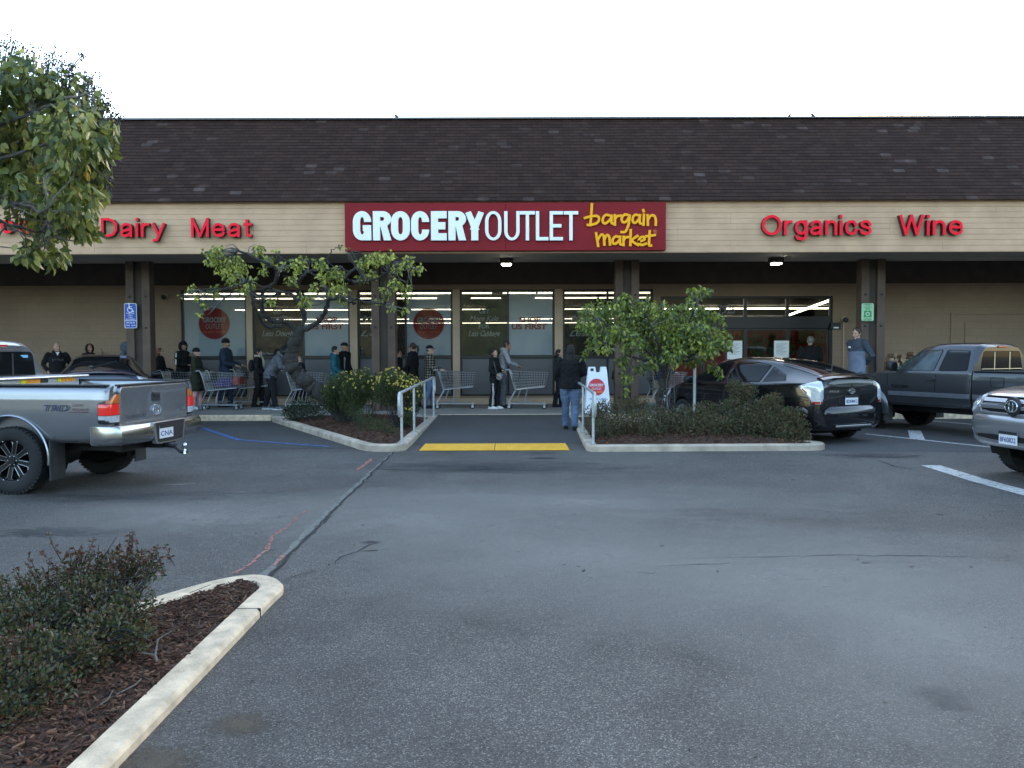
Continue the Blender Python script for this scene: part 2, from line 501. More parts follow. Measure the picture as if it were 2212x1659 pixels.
def arc(cx, cy, rx, ry, a0, a1, n=10):
    return [(cx + rx * math.cos(R(a0 + (a1 - a0) * i / n)), cy + ry * math.sin(R(a0 + (a1 - a0) * i / n))) for i in range(n + 1)]
RY = .3
CAPS = {
    'O': [(arc(.5, 1 - RY, .5, RY, 0, 180) + arc(.5, RY, .5, RY, 180, 360), True)],
    'C': [([(1, .64)] + arc(.5, 1 - RY, .5, RY, 0, 180) + arc(.5, RY, .5, RY, 180, 360) + [(1, .36)], False)],
    'G': [([(1, .66)] + arc(.5, 1 - RY, .5, RY, 0, 180) + arc(.5, RY, .5, RY, 180, 340), False), ([(1, .0), (1, .44)], False), ([(.72, .44), (1, .44)], False)],
    'R': [([(0, 0), (0, 1)], False), ([(0, 1)] + arc(.62, .745, .38, .255, 90, -90) + [(0, .49)], False), ([(.55, .49), (1, 0)], False)],
    'E': [([(0, 0), (0, 1)], False), ([(0, 1), (1, 1)], False), ([(0, .5), (.85, .5)], False), ([(0, 0), (1, 0)], False)],
    'Y': [([(0, 1), (.5, .42)], False), ([(1, 1), (.5, .42)], False), ([(.5, .42), (.5, 0)], False)],
    'U': [([(0, 1)] + arc(.5, RY, .5, RY, 180, 360) + [(1, 1)], False)],
    'T': [([(0, 1), (1, 1)], False), ([(.5, 1), (.5, 0)], False)],
    'L': [([(0, 1), (0, 0)], False), ([(0, 0), (1, 0)], False)],
}
def band(mb, outer, inner, o, right, up, depth, lift):
    nrm = right.cross(up); W = lambda q, h: o + right * q[0] + up * q[1] + nrm * h
    mb.loft([[W(a, lift), W(b, lift), W(b, lift + depth), W(a, lift + depth)] for a, b in zip(outer, inner)], cap=True)
def round_letter(ch, x0, y0, w, h, t, o, right, up, depth, lift):
    mb = MB(); ty = t * .82; ro = min(h * .36, w * .62); ri = max(ro - ty, .02)
    def path(rx, ry, a0, a1, b0, b1):
        top = [(x0 + w / 2 + rx * math.cos(R(a)), y0 + h - ro + ry * math.sin(R(a))) for a in np.linspace(a0, a1, 17)]
        bot = [(x0 + w / 2 + rx * math.cos(R(a)), y0 + ro + ry * math.sin(R(a))) for a in np.linspace(b0, b1, 17)]
        return top, bot
    to, bo = path(w / 2, ro, 0, 180, 180, 360); ti, bi = path(w / 2 - t, ri, 0, 180, 180, 360)
    def L(q): return (x0 + w * q[0], y0 + h * q[1])
    if ch == 'O': band(mb, to + bo + to[:1], ti + bi + ti[:1], o, right, up, depth, lift)
    elif ch == 'U': band(mb, [(x0, y0 + h)] + bo + [(x0 + w, y0 + h)], [(x0 + t, y0 + h)] + bi + [(x0 + w - t, y0 + h)], o, right, up, depth, lift)
    elif ch in 'CG':
        e = .63; band(mb, [(x0 + w, y0 + h * e)] + to + bo + [(x0 + w, y0 + h * .37)], [(x0 + w - t, y0 + h * e)] + ti + bi + [(x0 + w - t, y0 + h * .37)], o, right, up, depth, lift)
        if ch == 'G':
            rect = lambda xa, ya, xb, yb, l: mb.prism([(xa, ya), (xb, ya), (xb, yb), (xa, yb)], lambda u, v, d: o + right * u + up * v + right.cross(up) * d, l, l + depth)
            rect(x0 + w - t, y0, x0 + w, y0 + h * .52, lift + .0012); rect(x0 + w * .54, y0 + h * .52 - ty, x0 + w, y0 + h * .52, lift + .0024)
    elif ch == 'R':
        nrm = right.cross(up); rect = lambda P, l: mb.prism(P, lambda u, v, d: o + right * u + up * v + nrm * d, l, l + depth)
        rect([(x0, y0), (x0 + t, y0), (x0 + t, y0 + h), (x0, y0 + h)], lift)
        hb = h * .53; yc = y0 + h - hb / 2; xc = x0 + w - hb * .55
        out = [(x0, y0 + h)] + [(xc + (x0 + w - xc) * math.cos(R(a)), yc + hb / 2 * math.sin(R(a))) for a in np.linspace(90, -90, 15)] + [(x0, y0 + h - hb)]
        inn = [(x0, y0 + h - ty)] + [(xc + (x0 + w - xc - t) * math.cos(R(a)), yc + (hb / 2 - ty) * math.sin(R(a))) for a in np.linspace(90, -90, 15)] + [(x0, y0 + h - hb + ty)]
        band(mb, out, inn, o, right, up, depth, lift + .0012)
        xk = x0 + w * .40; rect([(xk, y0 + h * .52), (xk + t * .95, y0 + h * .52), (x0 + w, y0), (x0 + w - t * 1.05, y0)], lift + .0024)
    return mb
def cap_letter(ch, x0, y0, wd, h, t, o, right, up, depth, lift):
    if ch in 'OUCGR': return round_letter(ch, x0, y0, wd, h, t, o, right, up, depth, lift)
    mb = MB()
    for i, (st, cl) in enumerate(CAPS[ch]):
        pts = [(x0 + t / 2 + p[0] * (wd - t), y0 + t / 2 + p[1] * (h - t)) for p in st]
        ribbon(mb, pts, t, o, right, up, depth, lift + .0012 * i, cl, box=(x0, y0, x0 + wd, y0 + h))
    return mb
def ell2(cx, cy, rx, ry): return arc(cx, cy, rx, ry, 0, 345, 23)
# sans lower case: (width, [(points, smooth, closed)])
SANS = {
    'a': (.46, [([(.03, .5), (.1, .63), (.25, .67), (.38, .62), (.42, .48)], 1, 0), ([(.42, .48), (.42, .06)], 0, 0), ([(.42, .38), (.2, .35), (.04, .27), (.03, .13), (.14, .06), (.3, .1), (.42, .24)], 1, 0)]),
    'i': (.0, [([(0, .06), (0, .67)], 0, 0), ([(0, .9), (0, .94)], 0, 0)]),
    'r': (.26, [([(0, .06), (0, .67)], 0, 0), ([(0, .42), (.06, .58), (.16, .66), (.26, .66)], 1, 0)]),
    'y': (.46, [([(0, .67), (.23, .06)], 0, 0), ([(.46, .67), (.23, .04), (.16, -.15), (.02, -.2)], 0, 0)]),
    'e': (.46, [([(.04, .385), (.44, .385)], 0, 0), ([(.46, .36), (.42, .57), (.24, .67), (.08, .58), (.02, .37), (.08, .15), (.25, .06), (.4, .11), (.46, .2)], 1, 0)]),
    't': (.24, [([(.09, .86), (.09, .14), (.15, .06), (.24, .06)], 0, 0), ([(0, .66), (.24, .66)], 0, 0)]),
    'M': (.66, [([(0, .06), (0, .94)], 0, 0), ([(0, .94), (.33, .06)], 0, 0), ([(.33, .06), (.66, .94)], 0, 0), ([(.66, .94), (.66, .06)], 0, 0)]),
    'D': (.6, [([(0, .06), (0, .94)], 0, 0), ([(0, .94), (.28, .94), (.47, .86), (.6, .65), (.6, .35), (.47, .14), (.28, .06), (0, .06)], 0, 0)]),
    'O': (.76, [(ell2(.38, .5, .38, .44), 0, 1)]),
    'g': (.43, [(ell2(.21, .37, .21, .3), 0, 1), ([(.43, .67), (.43, .0), (.4, -.14), (.25, -.21), (.08, -.17), (.03, -.08)], 0, 0)]),
    'n': (.41, [([(0, .06), (0, .67)], 0, 0), ([(0, .45), (.08, .6), (.22, .67), (.36, .6), (.41, .45)], 1, 0), ([(.41, .46), (.41, .06)], 0, 0)]),
    'c': (.43, [([(.43, .48), (.36, .63), (.22, .67), (.07, .58), (.02, .37), (.07, .15), (.22, .06), (.37, .11), (.44, .25)], 1, 0)]),
    's': (.42, [([(.4, .5), (.33, .63), (.2, .67), (.05, .6), (.06, .46), (.2, .39), (.36, .32), (.42, .2), (.33, .09), (.2, .06), (.06, .1), (.01, .22)], 1, 0)]),
    'W': (.88, [([(0, .94), (.22, .06)], 0, 0), ([(.22, .06), (.44, .94)], 0, 0), ([(.44, .94), (.66, .06)], 0, 0), ([(.66, .06), (.88, .94)], 0, 0)]),
    'P': (.56, [([(0, .06), (0, .94)], 0, 0), ([(0, .94), (.35, .94), (.5, .87), (.56, .7), (.5, .53), (.35, .46), (0, .46)], 0, 0)]),
    'o': (.44, [(ell2(.22, .37, .22, .3), 0, 1)]),
    'd': (.43, [(ell2(.21, .37, .21, .3), 0, 1), ([(.43, .94), (.43, .06)], 0, 0)]),
    'u': (.41, [([(0, .67), (0, .26)], 0, 0), ([(0, .28), (.05, .12), (.19, .06), (.33, .13), (.41, .28)], 1, 0), ([(.41, .67), (.41, .06)], 0, 0)]),
}
def sans_word(mb, word, wid, h, o, right, up, depth, lift, t=.13):
    x = 0; items = []
    for ch in word:
        wd, st = SANS[ch]
        items.append((x, st)); x += wd + t + .1
    tot = x - .1; k = wid / tot
    for x0, st in items:
        for i, (pts, smo, cl) in enumerate(st):
            q = [((x0 + t / 2 + p[0]) * k, p[1] * h) for p in pts]
            if smo: q = [(p.x, p.y) for p in smooth_pts([(a, b, 0) for a, b in q])]
            ribbon(mb, q, t * h, o, right, up, depth, lift + .0012 * i, bool(cl))
    return mb
# ------------------------------------------------------------------ shared materials
M = {}
M['asphalt'] = asphalt_mat('asphalt', (.088, .080, .073), (.200, .182, .166), .75)
M['asphalt_dark'] = asphalt_mat('asphalt_dark', (.078, .074, .073), (.120, .115, .113), .6)
M['concrete'] = pm('concrete', (.66, .51, .355), .85, var=.28, vs=9, bump=.6, bs=70)
M['concrete_old'] = pm('concrete_old', (.46, .38, .295), .88, var=.3, vs=4., bump=.4, bs=70)
M['walk'] = pm('walk', (.22, .205, .185), .85, var=.2, vs=1.4, bump=.2, bs=60)
M['fascia'] = pm('fascia', (.56, .36, .225), .7, var=.11, vs=2.3, bump=.08, bs=30)
M['wall'] = block_wall_mat('wall', (.275, .192, .128), (.288, .20, .134))
M['pier'] = pm('pier', (.46, .34, .235), .75, var=.08, vs=2)
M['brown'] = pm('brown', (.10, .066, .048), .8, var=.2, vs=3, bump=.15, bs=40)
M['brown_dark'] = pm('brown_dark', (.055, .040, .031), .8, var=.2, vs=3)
M['soffit'] = pm('soffit', (.36, .31, .26), .85, var=.12, vs=.8)
M['shingle'] = shingle_mat('shingle')
M['frame_dark'] = pm('frame_dark', (.02, .018, .017), .4, .3, var=.1)
M['spandrel'] = pm('spandrel', (.085, .085, .095), .35, var=.1, vs=1.5)
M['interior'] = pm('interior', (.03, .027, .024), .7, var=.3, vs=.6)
M['interior_red'] = film_mat('interior_red', (.42, .035, .02), (.60, .085, .04), 0., 1.4)
M['strip'] = pm('strip', (.9, .9, .85), .5, var=0, emit=(1., .86, .62), es=2.6)
M['lamp_on'] = pm('lamp_on', (.9, .9, .85), .5, var=0, emit=(1., .93, .75), es=6.)
M['glass'] = glass_mat('glass', (.7, .75, .75), .9)
M['film_light'] = film_mat('film_light', (.68, .73, .80), (.74, .78, .84), .26, 1.2)
M['film_brown'] = film_mat('film_brown', (.03, .022, .016), (.15, .07, .04), .2, 4, .58)
M['film_green'] = film_mat('film_green', (.012, .03, .01), (.055, .12, .035), .2, 7, .55)
M['film_red'] = film_mat('film_red', (.42, .022, .022), (.44, .03, .028), .12)
M['film_white'] = pm('film_white', (.42, .42, .40), .7, var=.05)
M['red_text'] = pm('red_text', (.38, .03, .03), .6, var=.05)
M['orange_text'] = pm('orange_text', (.7, .22, .04), .6, var=.05)
M['sign_red'] = pm('sign_red', (.225, .015, .020), .6, spec=.15, var=.06, vs=1.2)
M['sign_white'] = pm('sign_white', (.83, .85, .87), .35, var=.03)
M['sign_yellow'] = pm('sign_yellow', (.97, .43, .012), .5, spec=.2, var=.05)
M['letter_red'] = pm('letter_red', (.97, .012, .035), .5, spec=.15, var=.04)
M['letter_side'] = pm('letter_side', (.02, .01, .01), .5, var=.1)
M['paper'] = pm('paper', (.75, .76, .76), .8, var=.04)
M['galv'] = pm('galv', (.52, .55, .57), .42, .55, var=.15, vs=14, bump=.1, bs=50)
M['white_paint'] = worn_mat('white_paint', (.52, .51, .49), .33, .46)
M['blue_paint'] = worn_mat('blue_paint', (.06, .13, .32), .36, .5)
M['yellow_pad'] = pm('yellow_pad', (.98, .50, .04), .6, var=.16, vs=5)
M['crack'] = pm('crack', (.016, .016, .017), .95, var=.3)
M['pink_paint'] = worn_mat('pink_paint', (.38, .16, .13), .32, .56, 22)
M['mulch'] = pm('mulch', (.055, .026, .016), .95, var=.5, vs=25, bump=1., bs=35)
M['chip'] = island_mat('chip', [(.022, .010, .007), (.065, .027, .015), (.12, .05, .028), (.045, .02, .013), (.20, .11, .065)])
M['black'] = pm('black', (.012, .012, .013), .5, var=.1)
M['black_plastic'] = pm('black_plastic', (.02, .02, .021), .55, var=.1, bump=.1, bs=200)
M['chrome'] = pm('chrome', (.75, .77, .8), .12, 1., var=.03)
M['chrome_dull'] = pm('chrome_dull', (.55, .56, .58), .3, 1., var=.1)

# ------------------------------------------------------------------ ground
mb = MB(); N = 8; S = 200.
for i in range(N):
    for j in range(N):
        x0, x1 = -S + 2 * S * i / N, -S + 2 * S * (i + 1) / N; y0, y1 = -S + 2 * S * j / N, -S + 2 * S * (j + 1) / N
        mb.add([(x0, y0, 0), (x1, y0, 0), (x1, y1, 0), (x0, y1, 0)], [(0, 1, 2, 3)])
tag(mb.build('ground', M['asphalt']), kind='structure')

# unseen wooded ridge added behind the viewer: blocks low sky, darkens canopy and reflections
mb = MB(); N = 90; rr_ = []
for i in range(N + 1):
    a = R(165 + 210 * i / N); rr_.append((a, 14.5 + 4.0 * mnoise.noise((i * .21, 3, 0)) + 1.8 * mnoise.noise((i * 1.1, 7, 0))))
mb.loft([[(math.cos(a) * d, math.sin(a) * d - 10, z * h) for a, h in rr_] for d, z in ((55, 0), (60, .5), (66, .85), (74, 1.), (110, .6))], cap=False, closed=False)
tag(mb.build('sky_block_ridge', pm('sky_block_ridge_dark', (.045, .05, .03), .95, var=.6, vs=.4), smooth=60), kind='structure')
YF, YW, YS = 19.40, 23.45, 19.72          # fascia front, shop wall, sidewalk front
SW = .13                                   # sidewalk height
# darker, newer asphalt of the parking bays and the ramp
def sheet(name, pts, z, mat, kind='structure'):
    m = MB(); m.add([(x, y, z) for x, y in pts], [tuple(range(len(pts)))])
    return tag(m.build(name, mat), kind=kind)
sheet('parking_bay_surface', [(-34, 13.9), (-2.2, 13.9), (-2.2, YS), (-34, YS)], .004, M['asphalt_dark'])
sheet('parking_bay_surface', [(5.3, 13.2), (34, 13.2), (34, YS), (1.8, YS)], .004, M['asphalt_dark'])
XL, XR = -1.72, 1.30                       # ramp between the two planters
mb = MB(); mb.add([(XL, 14.5, .006), (XR, 14.5, .006), (XR, YS - .16, SW), (XL, YS - .16, SW), (XL, 14.5, -.2), (XR, 14.5, -.2), (XR, YS - .16, -.2), (XL, YS - .16, -.2)],
                  [(0, 1, 2, 3), (4, 7, 6, 5), (0, 4, 5, 1), (1, 5, 6, 2), (2, 6, 7, 3), (3, 7, 4, 0)])
tag(mb.build('ramp', M['asphalt_dark']), kind='structure')
# sidewalk with kerb strip
mb = MB()
x = -34.
while x < 34:
    mb.box2((x + .006, YS, -.2), (min(34, x + 3.05) - .006, YW + .3, SW)); x += 3.05
mb.box2((-34, YS + .02, -.2), (34, YW + .3, SW - .012))
tag(mb.build('sidewalk', M['walk'], bevel=.012), kind='structure')
mb = MB()
for xa, xb in ((-34, -5.64), (XL + .02, XR + .02), (2.03, 34)):
    n = max(1, round((xb - xa) / 3.05))
    for i in range(n): mb.box2((xa + (xb - xa) * i / n + .004, YS - .16, -.2), (xa + (xb - xa) * (i + 1) / n - .004, YS - .003, SW + .004))
tag(mb.build('kerb', M['concrete'], bevel=.02), kind='structure')

# ------------------------------------------------------------------ planter islands with kerbs
def inset(P, d):
    n = len(P); out = []
    for i in range(n):
        a, b, c = Vector(P[i - 1]), Vector(P[i]), Vector(P[(i + 1) % n])
        d0, d1 = (b - a).normalized(), (c - b).normalized()
        nm = Vector((-d0.y - d1.y, d0.x + d1.x)); nm.normalize()
        k = max(.5, nm.dot(Vector((-d0.y, d0.x))))
        out.append(tuple(b + nm * (d / k)))
    return out
def island(P, wd, h, mulch_h, matk, seed, chips, chip_box=None, csize=1.):
    """P counter-clockwise outline"""
    IN = inset(P, wd); n = len(P)
    P2 = inset(P, .018); IN2 = inset(P, wd - .012)
    mb = MB()
    rings = [[(x, y, -.1) for x, y in P], [(x, y, h - .02) for x, y in P], [(x, y, h) for x, y in P2], [(x, y, h) for x, y in IN2], [(x, y, h - .012) for x, y in IN], [(x, y, -.1) for x, y in IN]]
    mb.loft(rings, cap=False)
    k = mb.build('kerb', matk, smooth=40); tag(k, kind='structure')
    # mulch bed: a lumpy sheet
    bm = bmesh.new(); f = bm.faces.new([bm.verts.new((x, y, 0)) for x, y in IN])
    xs = [p[0] for p in IN]; ys = [p[1] for p in IN]; st = .14 if chips < 6000 else .08
    for ax, lo, hi in ((0, min(xs), max(xs)), (1, min(ys), max(ys))):
        q = lo + st
        while q < hi:
            co = Vector((q, 0, 0)) if ax == 0 else Vector((0, q, 0))
            bmesh.ops.bisect_plane(bm, geom=bm.verts[:] + bm.edges[:] + bm.faces[:], plane_co=co, plane_no=(1, 0, 0) if ax == 0 else (0, 1, 0)); q += st
    poly = [Vector((x, y)) for x, y in IN]
    def edge_d(p):
        best = 9.
        for i in range(len(poly)):
            a, b = poly[i - 1], poly[i]; ab = b - a; t = max(0, min(1, (p - a).dot(ab) / max(1e-9, ab.length_squared)))
            best = min(best, (a + ab * t - p).length)
        return best
    def hz(x, y):
        d = edge_d(Vector((x, y)))
        return mulch_h + min(.14, d * .16) * (1 if chips < 6000 else .4) + .022 * (mnoise.noise((x * 5, y * 5, seed)) + .5 * mnoise.noise((x * 17, y * 17, seed)))
    for v in bm.verts: v.co.z = hz(v.co.x, v.co.y)
    me = bpy.data.meshes.new('mulch_bed'); bm.to_mesh(me); bm.free()
    o = link('mulch_bed', me, M['mulch'], smooth=180); tag(o, kind='structure')
    # loose bark chips
    rnd = random.Random(seed); bx = chip_box or (min(xs), min(ys), max(xs), max(ys))
    def inside(x, y):
        c = False; j = n - 1
        for i in range(n):
            xi, yi, xj, yj = *IN[i], *IN[j]
            if (yi > y) != (yj > y) and x < (xj - xi) * (y - yi) / (yj - yi) + xi: c = not c
            j = i
        return c
    cb = MB(); made = 0; tries = 0
    while made < chips and tries < chips * 6:
        tries += 1
        x, y = rnd.uniform(bx[0], bx[2]), rnd.uniform(bx[1], bx[3])
        if not inside(x, y): continue
        made += 1
        L, W_, T = rnd.uniform(.018, .062) * csize, rnd.uniform(.007, .02) * csize, rnd.uniform(.003, .007)
        rot = Matrix.Rotation(rnd.uniform(0, 6.3), 3, 'Z') @ Matrix.Rotation(rnd.gauss(0, .3), 3, 'Y') @ Matrix.Rotation(rnd.gauss(0, .5), 3, 'X')
        q = [(-L / 2, -W_ / 2 * rnd.uniform(.3, 1), 0), (L / 2, -W_ / 2 * rnd.uniform(.2, 1), 0), (L / 2 * rnd.uniform(.7, 1.1), W_ / 2 * rnd.uniform(.2, 1), 0), (-L / 2 * rnd.uniform(.7, 1.1), W_ / 2, 0)]
        c = Vector((x, y, hz(x, y) + rnd.uniform(0, .014)))
        vs = [c + rot @ Vector(p) for p in q] + [c + rot @ Vector((p[0] * .9, p[1] * .8, T)) for p in q]
        cb.add(vs, [(4, 5, 6, 7), (0, 1, 5, 4), (1, 2, 6, 5), (2, 3, 7, 6), (3, 0, 4, 7)])
    tag(cb.build('bark_chips', M['chip'], fix=False), kind='stuff')
    return hz
_h = .055
ISL_F = [(-1.54, -1.2)] + chaikin([(-1.54, 5.05), (-1.54, 5.35)] + [tuple(gr(x, y, _h))[:2] for x, y in ((617, 1262), (600, 1247), (575, 1241), (545, 1239), (508, 1243), (465, 1251), (420, 1263), (333, 1288), (200, 1330))], 2) + [(-3.6, 3.6), (-7.2, -1.2)]
HF = island(ISL_F, .155, .055, .04, M['concrete'], 3, 9000, (-3.6, 2.2, -1.6, 5.8))
ISL_L = [(-1.74, YS - .17), (-5.62, YS - .17), (-5.5, 19.2), (-2.5, 13.72), (-2.36, 13.55), (-2.2, 13.46), (-1.98, 13.44), (-1.82, 13.5), (-1.735, 13.66)]
HL = island(ISL_L, .17, .115, .085, M['concrete_old'], 5, 3000, (-5.4, 13.5, -1.8, 18.5), 1.5)
ISL_R = [(1.34, YS - .17), (1.20, 13.5), (1.26, 13.38), (1.4, 13.36), (4.75, 13.42), (4.98, 13.48), (5.1, 13.62), (5.12, 13.8), (5.0, 14.0), (4.5, 14.5), (2.0, YS - .17)]
HR = island(ISL_R, .17, .105, .08, M['concrete_old'], 8, 2500, (1.3, 13.4, 4.9, 15.5), 1.5)
# joints in the foreground kerb
mb = MB(); mb.box((-1.615, 5.05, .028), (.158, .006, .058)); mb.box((gr(430, 1268, .05).x + .03, gr(430, 1268, .05).y - .06, .028), (.006, .2, .058), Matrix.Rotation(R(-20), 3, 'Z'))
tag(mb.build('kerb_joint', M['crack']), kind='structure')

# ------------------------------------------------------------------ painted lines, cracks, stains
def stroke(name, pts, wd, z, mat, jitter=0., seed=1, taper=False):
    rnd = random.Random(seed); P = [Vector((p[0], p[1], 0)) for p in pts]
    Q = []
    for a, b in zip(P, P[1:]):
        n = max(1, int((b - a).length / (.12 if jitter else 5)))
        for i in range(n):
            Q.append(a.lerp(b, i / n) + Vector((rnd.gauss(0, jitter), rnd.gauss(0, jitter), 0)))
    Q.append(P[-1])
    L, Rr = [], []
    for i, p in enumerate(Q):
        d = (Q[min(i + 1, len(Q) - 1)] - Q[max(i - 1, 0)]).normalized(); nn = Vector((-d.y, d.x, 0))
        ww = wd / 2 * (rnd.uniform(.5, 1.4) if jitter else 1) * (max(.15, math.sin(math.pi * (i + .3) / (len(Q) + .3))) if taper else 1)
        L.append((p + nn * ww).to_tuple()[:2] + (z,)); Rr.append((p - nn * ww).to_tuple()[:2] + (z,))
    m = MB(); n = len(Q); m.add(L + Rr, [(i, n + i, n + i + 1, i + 1) for i in range(n - 1)])
    return tag(m.build(name, mat), kind='structure')
def G2(x, y): p = gr(x, y); return (p.x, p.y)
stroke('blue_line', [G2(425, 921), G2(515, 951)], .11, .009, M['blue_paint'])
stroke('blue_line', [G2(513, 951), G2(712, 966)], .10, .010, M['blue_paint'])
stroke('parking_line', [G2(1870, 938), G2(2132, 966), (8.3, 13.5)], .10, .009, M['white_paint'])
stroke('parking_line', [G2(1990, 908), G2(2120, 919), (9.9, 15.5)], .09, .009, M['white_paint'])
stroke('parking_line', [G2(1975, 931), G2(1982, 950)], .24, .010, M['white_paint'])
stroke('lane_stripe', [G2(2010, 1006), G2(2120, 1040), G2(2300, 1088)], .26, .006, M['white_paint'])
# valley joint between the two planters
M['joint_grey'] = pm('joint_grey', (.15, .145, .13), .9, var=.4, vs=12)
stroke('valley_joint', [(-1.80, 5.85), (-1.87, 9.0), (-1.91, 13.4)], .055, .005, M['joint_grey'], .006, 4)
stroke('valley_joint_gap', [(-1.75, 5.85), (-1.83, 9.0), (-1.90, 13.4)], .026, .0075, M['crack'], .009, 5)
for pts, wd in (([G2(508, 1240), G2(545, 1215), G2(575, 1190), G2(590, 1160), G2(620, 1140), G2(660, 1104)], .035), ([G2(590, 1225), G2(610, 1200)], .03), ([G2(770, 1016), G2(790, 1003), G2(806, 990)], .06)):
    stroke('pink_survey_line', pts, wd, .006, M['pink_paint'], .008, 9)
CR = [([(650, 1010), (860, 1015), (1000, 1016), (1080, 1014), (1180, 1018), (1240, 1017)], .03), ([(720, 1222), (735, 1205), (770, 1192), (800, 1178), (820, 1172)], .02), ([(770, 1192), (815, 1190)], .03),
      ([(1880, 990), (1955, 988), (1990, 983)], .03), ([(1890, 993), (1930, 1007), (1975, 1016)], .025), ([(1385, 1238), (1412, 1241)], .012), ([(1500, 1207), (1800, 1200), (2000, 1203), (2212, 1205)], .012),
      ([(1380, 1226), (1480, 1222), (1580, 1218)], .008), ([(2040, 1040), (2200, 1052)], .02), ([(680, 1140), (700, 1130), (718, 1115)], .02), ([(600, 1262), (640, 1243), (680, 1235)], .015), ([(1700, 1100), (1850, 1110)], .008),
      ([(1120, 980), (1200, 979)], .04), ([(340, 1048), (420, 1046)], .02)]
for i, (pts, wd) in enumerate(CR):
    stroke('asphalt_crack', [G2(*p) for p in pts], wd, .0045 + .0002 * i, M['crack'] if i != 13 else M['white_paint'], .012, 20 + i, True)
M['stain_brown'] = stain_mat('stain_brown', (.10, .075, .05), ns=7, amax=.75)
M['stain_dark'] = stain_mat('stain_dark', (.02, .02, .022), ns=6, amax=.9)
M['stain_wet'] = stain_mat('stain_wet', (.035, .037, .042), .3, .75, 2, .7)
M['stain_pale'] = stain_mat('stain_pale', (.28, .26, .235), .1, .8, 1.6, .62)
for i, (px, py, rx, ry, k) in enumerate([(520, 1565, .22, .2, 'stain_brown'), (330, 1650, .3, .25, 'stain_brown'), (2030, 1500, .2, .16, 'stain_dark'), (2055, 1525, .14, .1, 'stain_dark'), (1035, 1011, .3, .35, 'stain_dark'), (1175, 990, .35, .18, 'stain_dark'),
                                        (120, 1150, .9, .35, 'stain_dark'), (300, 1075, 2.2, .6, 'stain_wet'), (1060, 1010, 2.5, 1.0, 'stain_wet'), (1250, 1180, 2.2, 1.8, 'stain_pale'), (900, 1110, 2.2, 1.8, 'stain_pale'), (420, 1110, 1.6, 1.2, 'stain_pale'), (1700, 1230, 3.2, 1.6, 'stain_pale'), (1950, 1330, 1.7, 2.4, 'stain_pale'),
                                        (1250, 1080, 3., 1.2, 'stain_pale'), (1868, 1217, .05, .05, 'stain_dark'), (2030, 1112, .06, .06, 'stain_dark'), (800, 1172, .13, .08, 'stain_dark'), (1870, 985, 1., .5, 'stain_wet')]):
    g = gr(px, py)
    m = MB(); m.add([(-1.4, -1.4, 0), (1.4, -1.4, 0), (1.4, 1.4, 0), (-1.4, 1.4, 0)], [(0, 1, 2, 3)])
    o = m.build('ground_stain', M[k], loc=(g.x, g.y, .0022 + .0001 * i)); o.scale = (rx, ry, 1); tag(o, kind='structure')
# leaf and bark litter on the asphalt
rnd = random.Random(11); mb = MB()
for i in range(520):
    if i < 200: x, y = -1.5 + abs(rnd.gauss(0, .16)), rnd.uniform(1.5, 6)
    else:
        g = gr(rnd.uniform(400, 2212), rnd.uniform(985, 1650)); x, y = g.x, g.y
        if ISL_F[0][0] - .1 > x and y < 6: continue
    L = rnd.uniform(.004, .013) * (1 if y < 6 else 2.2); a = rnd.uniform(0, 6.3); c = Vector((x, y, .006)); u = Vector((math.cos(a), math.sin(a), rnd.uniform(0, .2))) * L; v = Vector((-math.sin(a), math.cos(a), rnd.uniform(0, .3))) * L * rnd.uniform(.2, .5)
    mb.add([c - u, c + v, c + u, c - v], [(0, 1, 2, 3)])
M['debris'] = island_mat('debris', [(.012, .010, .009), (.03, .022, .016), (.06, .04, .025), (.10, .085, .06)])
tag(mb.build('leaf_litter', M['debris'], fix=False), kind='stuff')

# tactile pad at the foot of the ramp
t = thing('tactile_paving', 'yellow ribbed tactile warning strip at the foot of the ramp', 'paving', (-.29, 14.0, .006))
mb = MB(); a, b = G2(905, 975)[0], G2(1231, 975)[0]; hw = (b - a) / 2
mb.box2((-hw, -.46, 0), (-.005, .46, .012)); mb.box2((.005, -.46, 0), (hw, .46, .012))
for i in range(48):
    x = -hw + .03 + i * (2 * hw - .06) / 47
    if abs(x) < .02: continue
    mb.box2((x - .014, -.44, .012), (x + .014, .44, .019))
mb.build('pad', M['yellow_pad'], t, bevel=.004, seg=1)

# ------------------------------------------------------------------ the store
def XW(x, Y=YW): return at(x, 758, Y).x
def ZW(y, Y=YW, x=1106): return at(x, y, Y).z
ZFB, ZFT = ZW(546.5, YF), ZW(434, YF)
BX = 34.
store = thing('store_building', 'single storey grocery store with beige fascia, brown posts and dark shingled mansard roof', 'building', (0, YW, 0))
def loc(mb):                                  # world -> building frame
    return mb.xf(Matrix.Translation((0, -YW, 0)))
# fascia of lap boards
mb = MB(); nb = 9; bh = (ZFT - ZFB - .05) / nb; rnd = random.Random(2)
for i in range(nb):
    z0 = ZFB + .02 + i * bh; x = -BX
    while x < BX:
        L = rnd.choice([3.66, 4.88, 4.88]); x1 = min(BX, x + L)
        mb.box2((x + .002, YF, z0 + .004), (x1 - .002, YF + .05, z0 + bh - .004)); x = x1
mb.box2((-BX, YF + .012, ZFB + .003), (BX, YF + .2, ZFT - .003))
mb.box2((-BX, YF - .012, ZFB), (BX, YF + .05, ZFB + .018))
mb.box2((-BX, YF - .03, ZFT - .035), (BX, YF + .05, ZFT))
loc(mb).build('fascia', M['fascia'], store)
mb = MB(); mb.box2((-BX, YF + .2, ZFB + .004), (BX, 21.45, ZFB + .25))
loc(mb).build('soffit', M['soffit'], store)
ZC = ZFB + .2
mb = MB(); mb.box2((-BX, 21.45, ZC), (BX, YW + .3, ZC + .2)); mb.box2((-BX, YW - .04, 3.47), (BX, YW - .002, ZC))
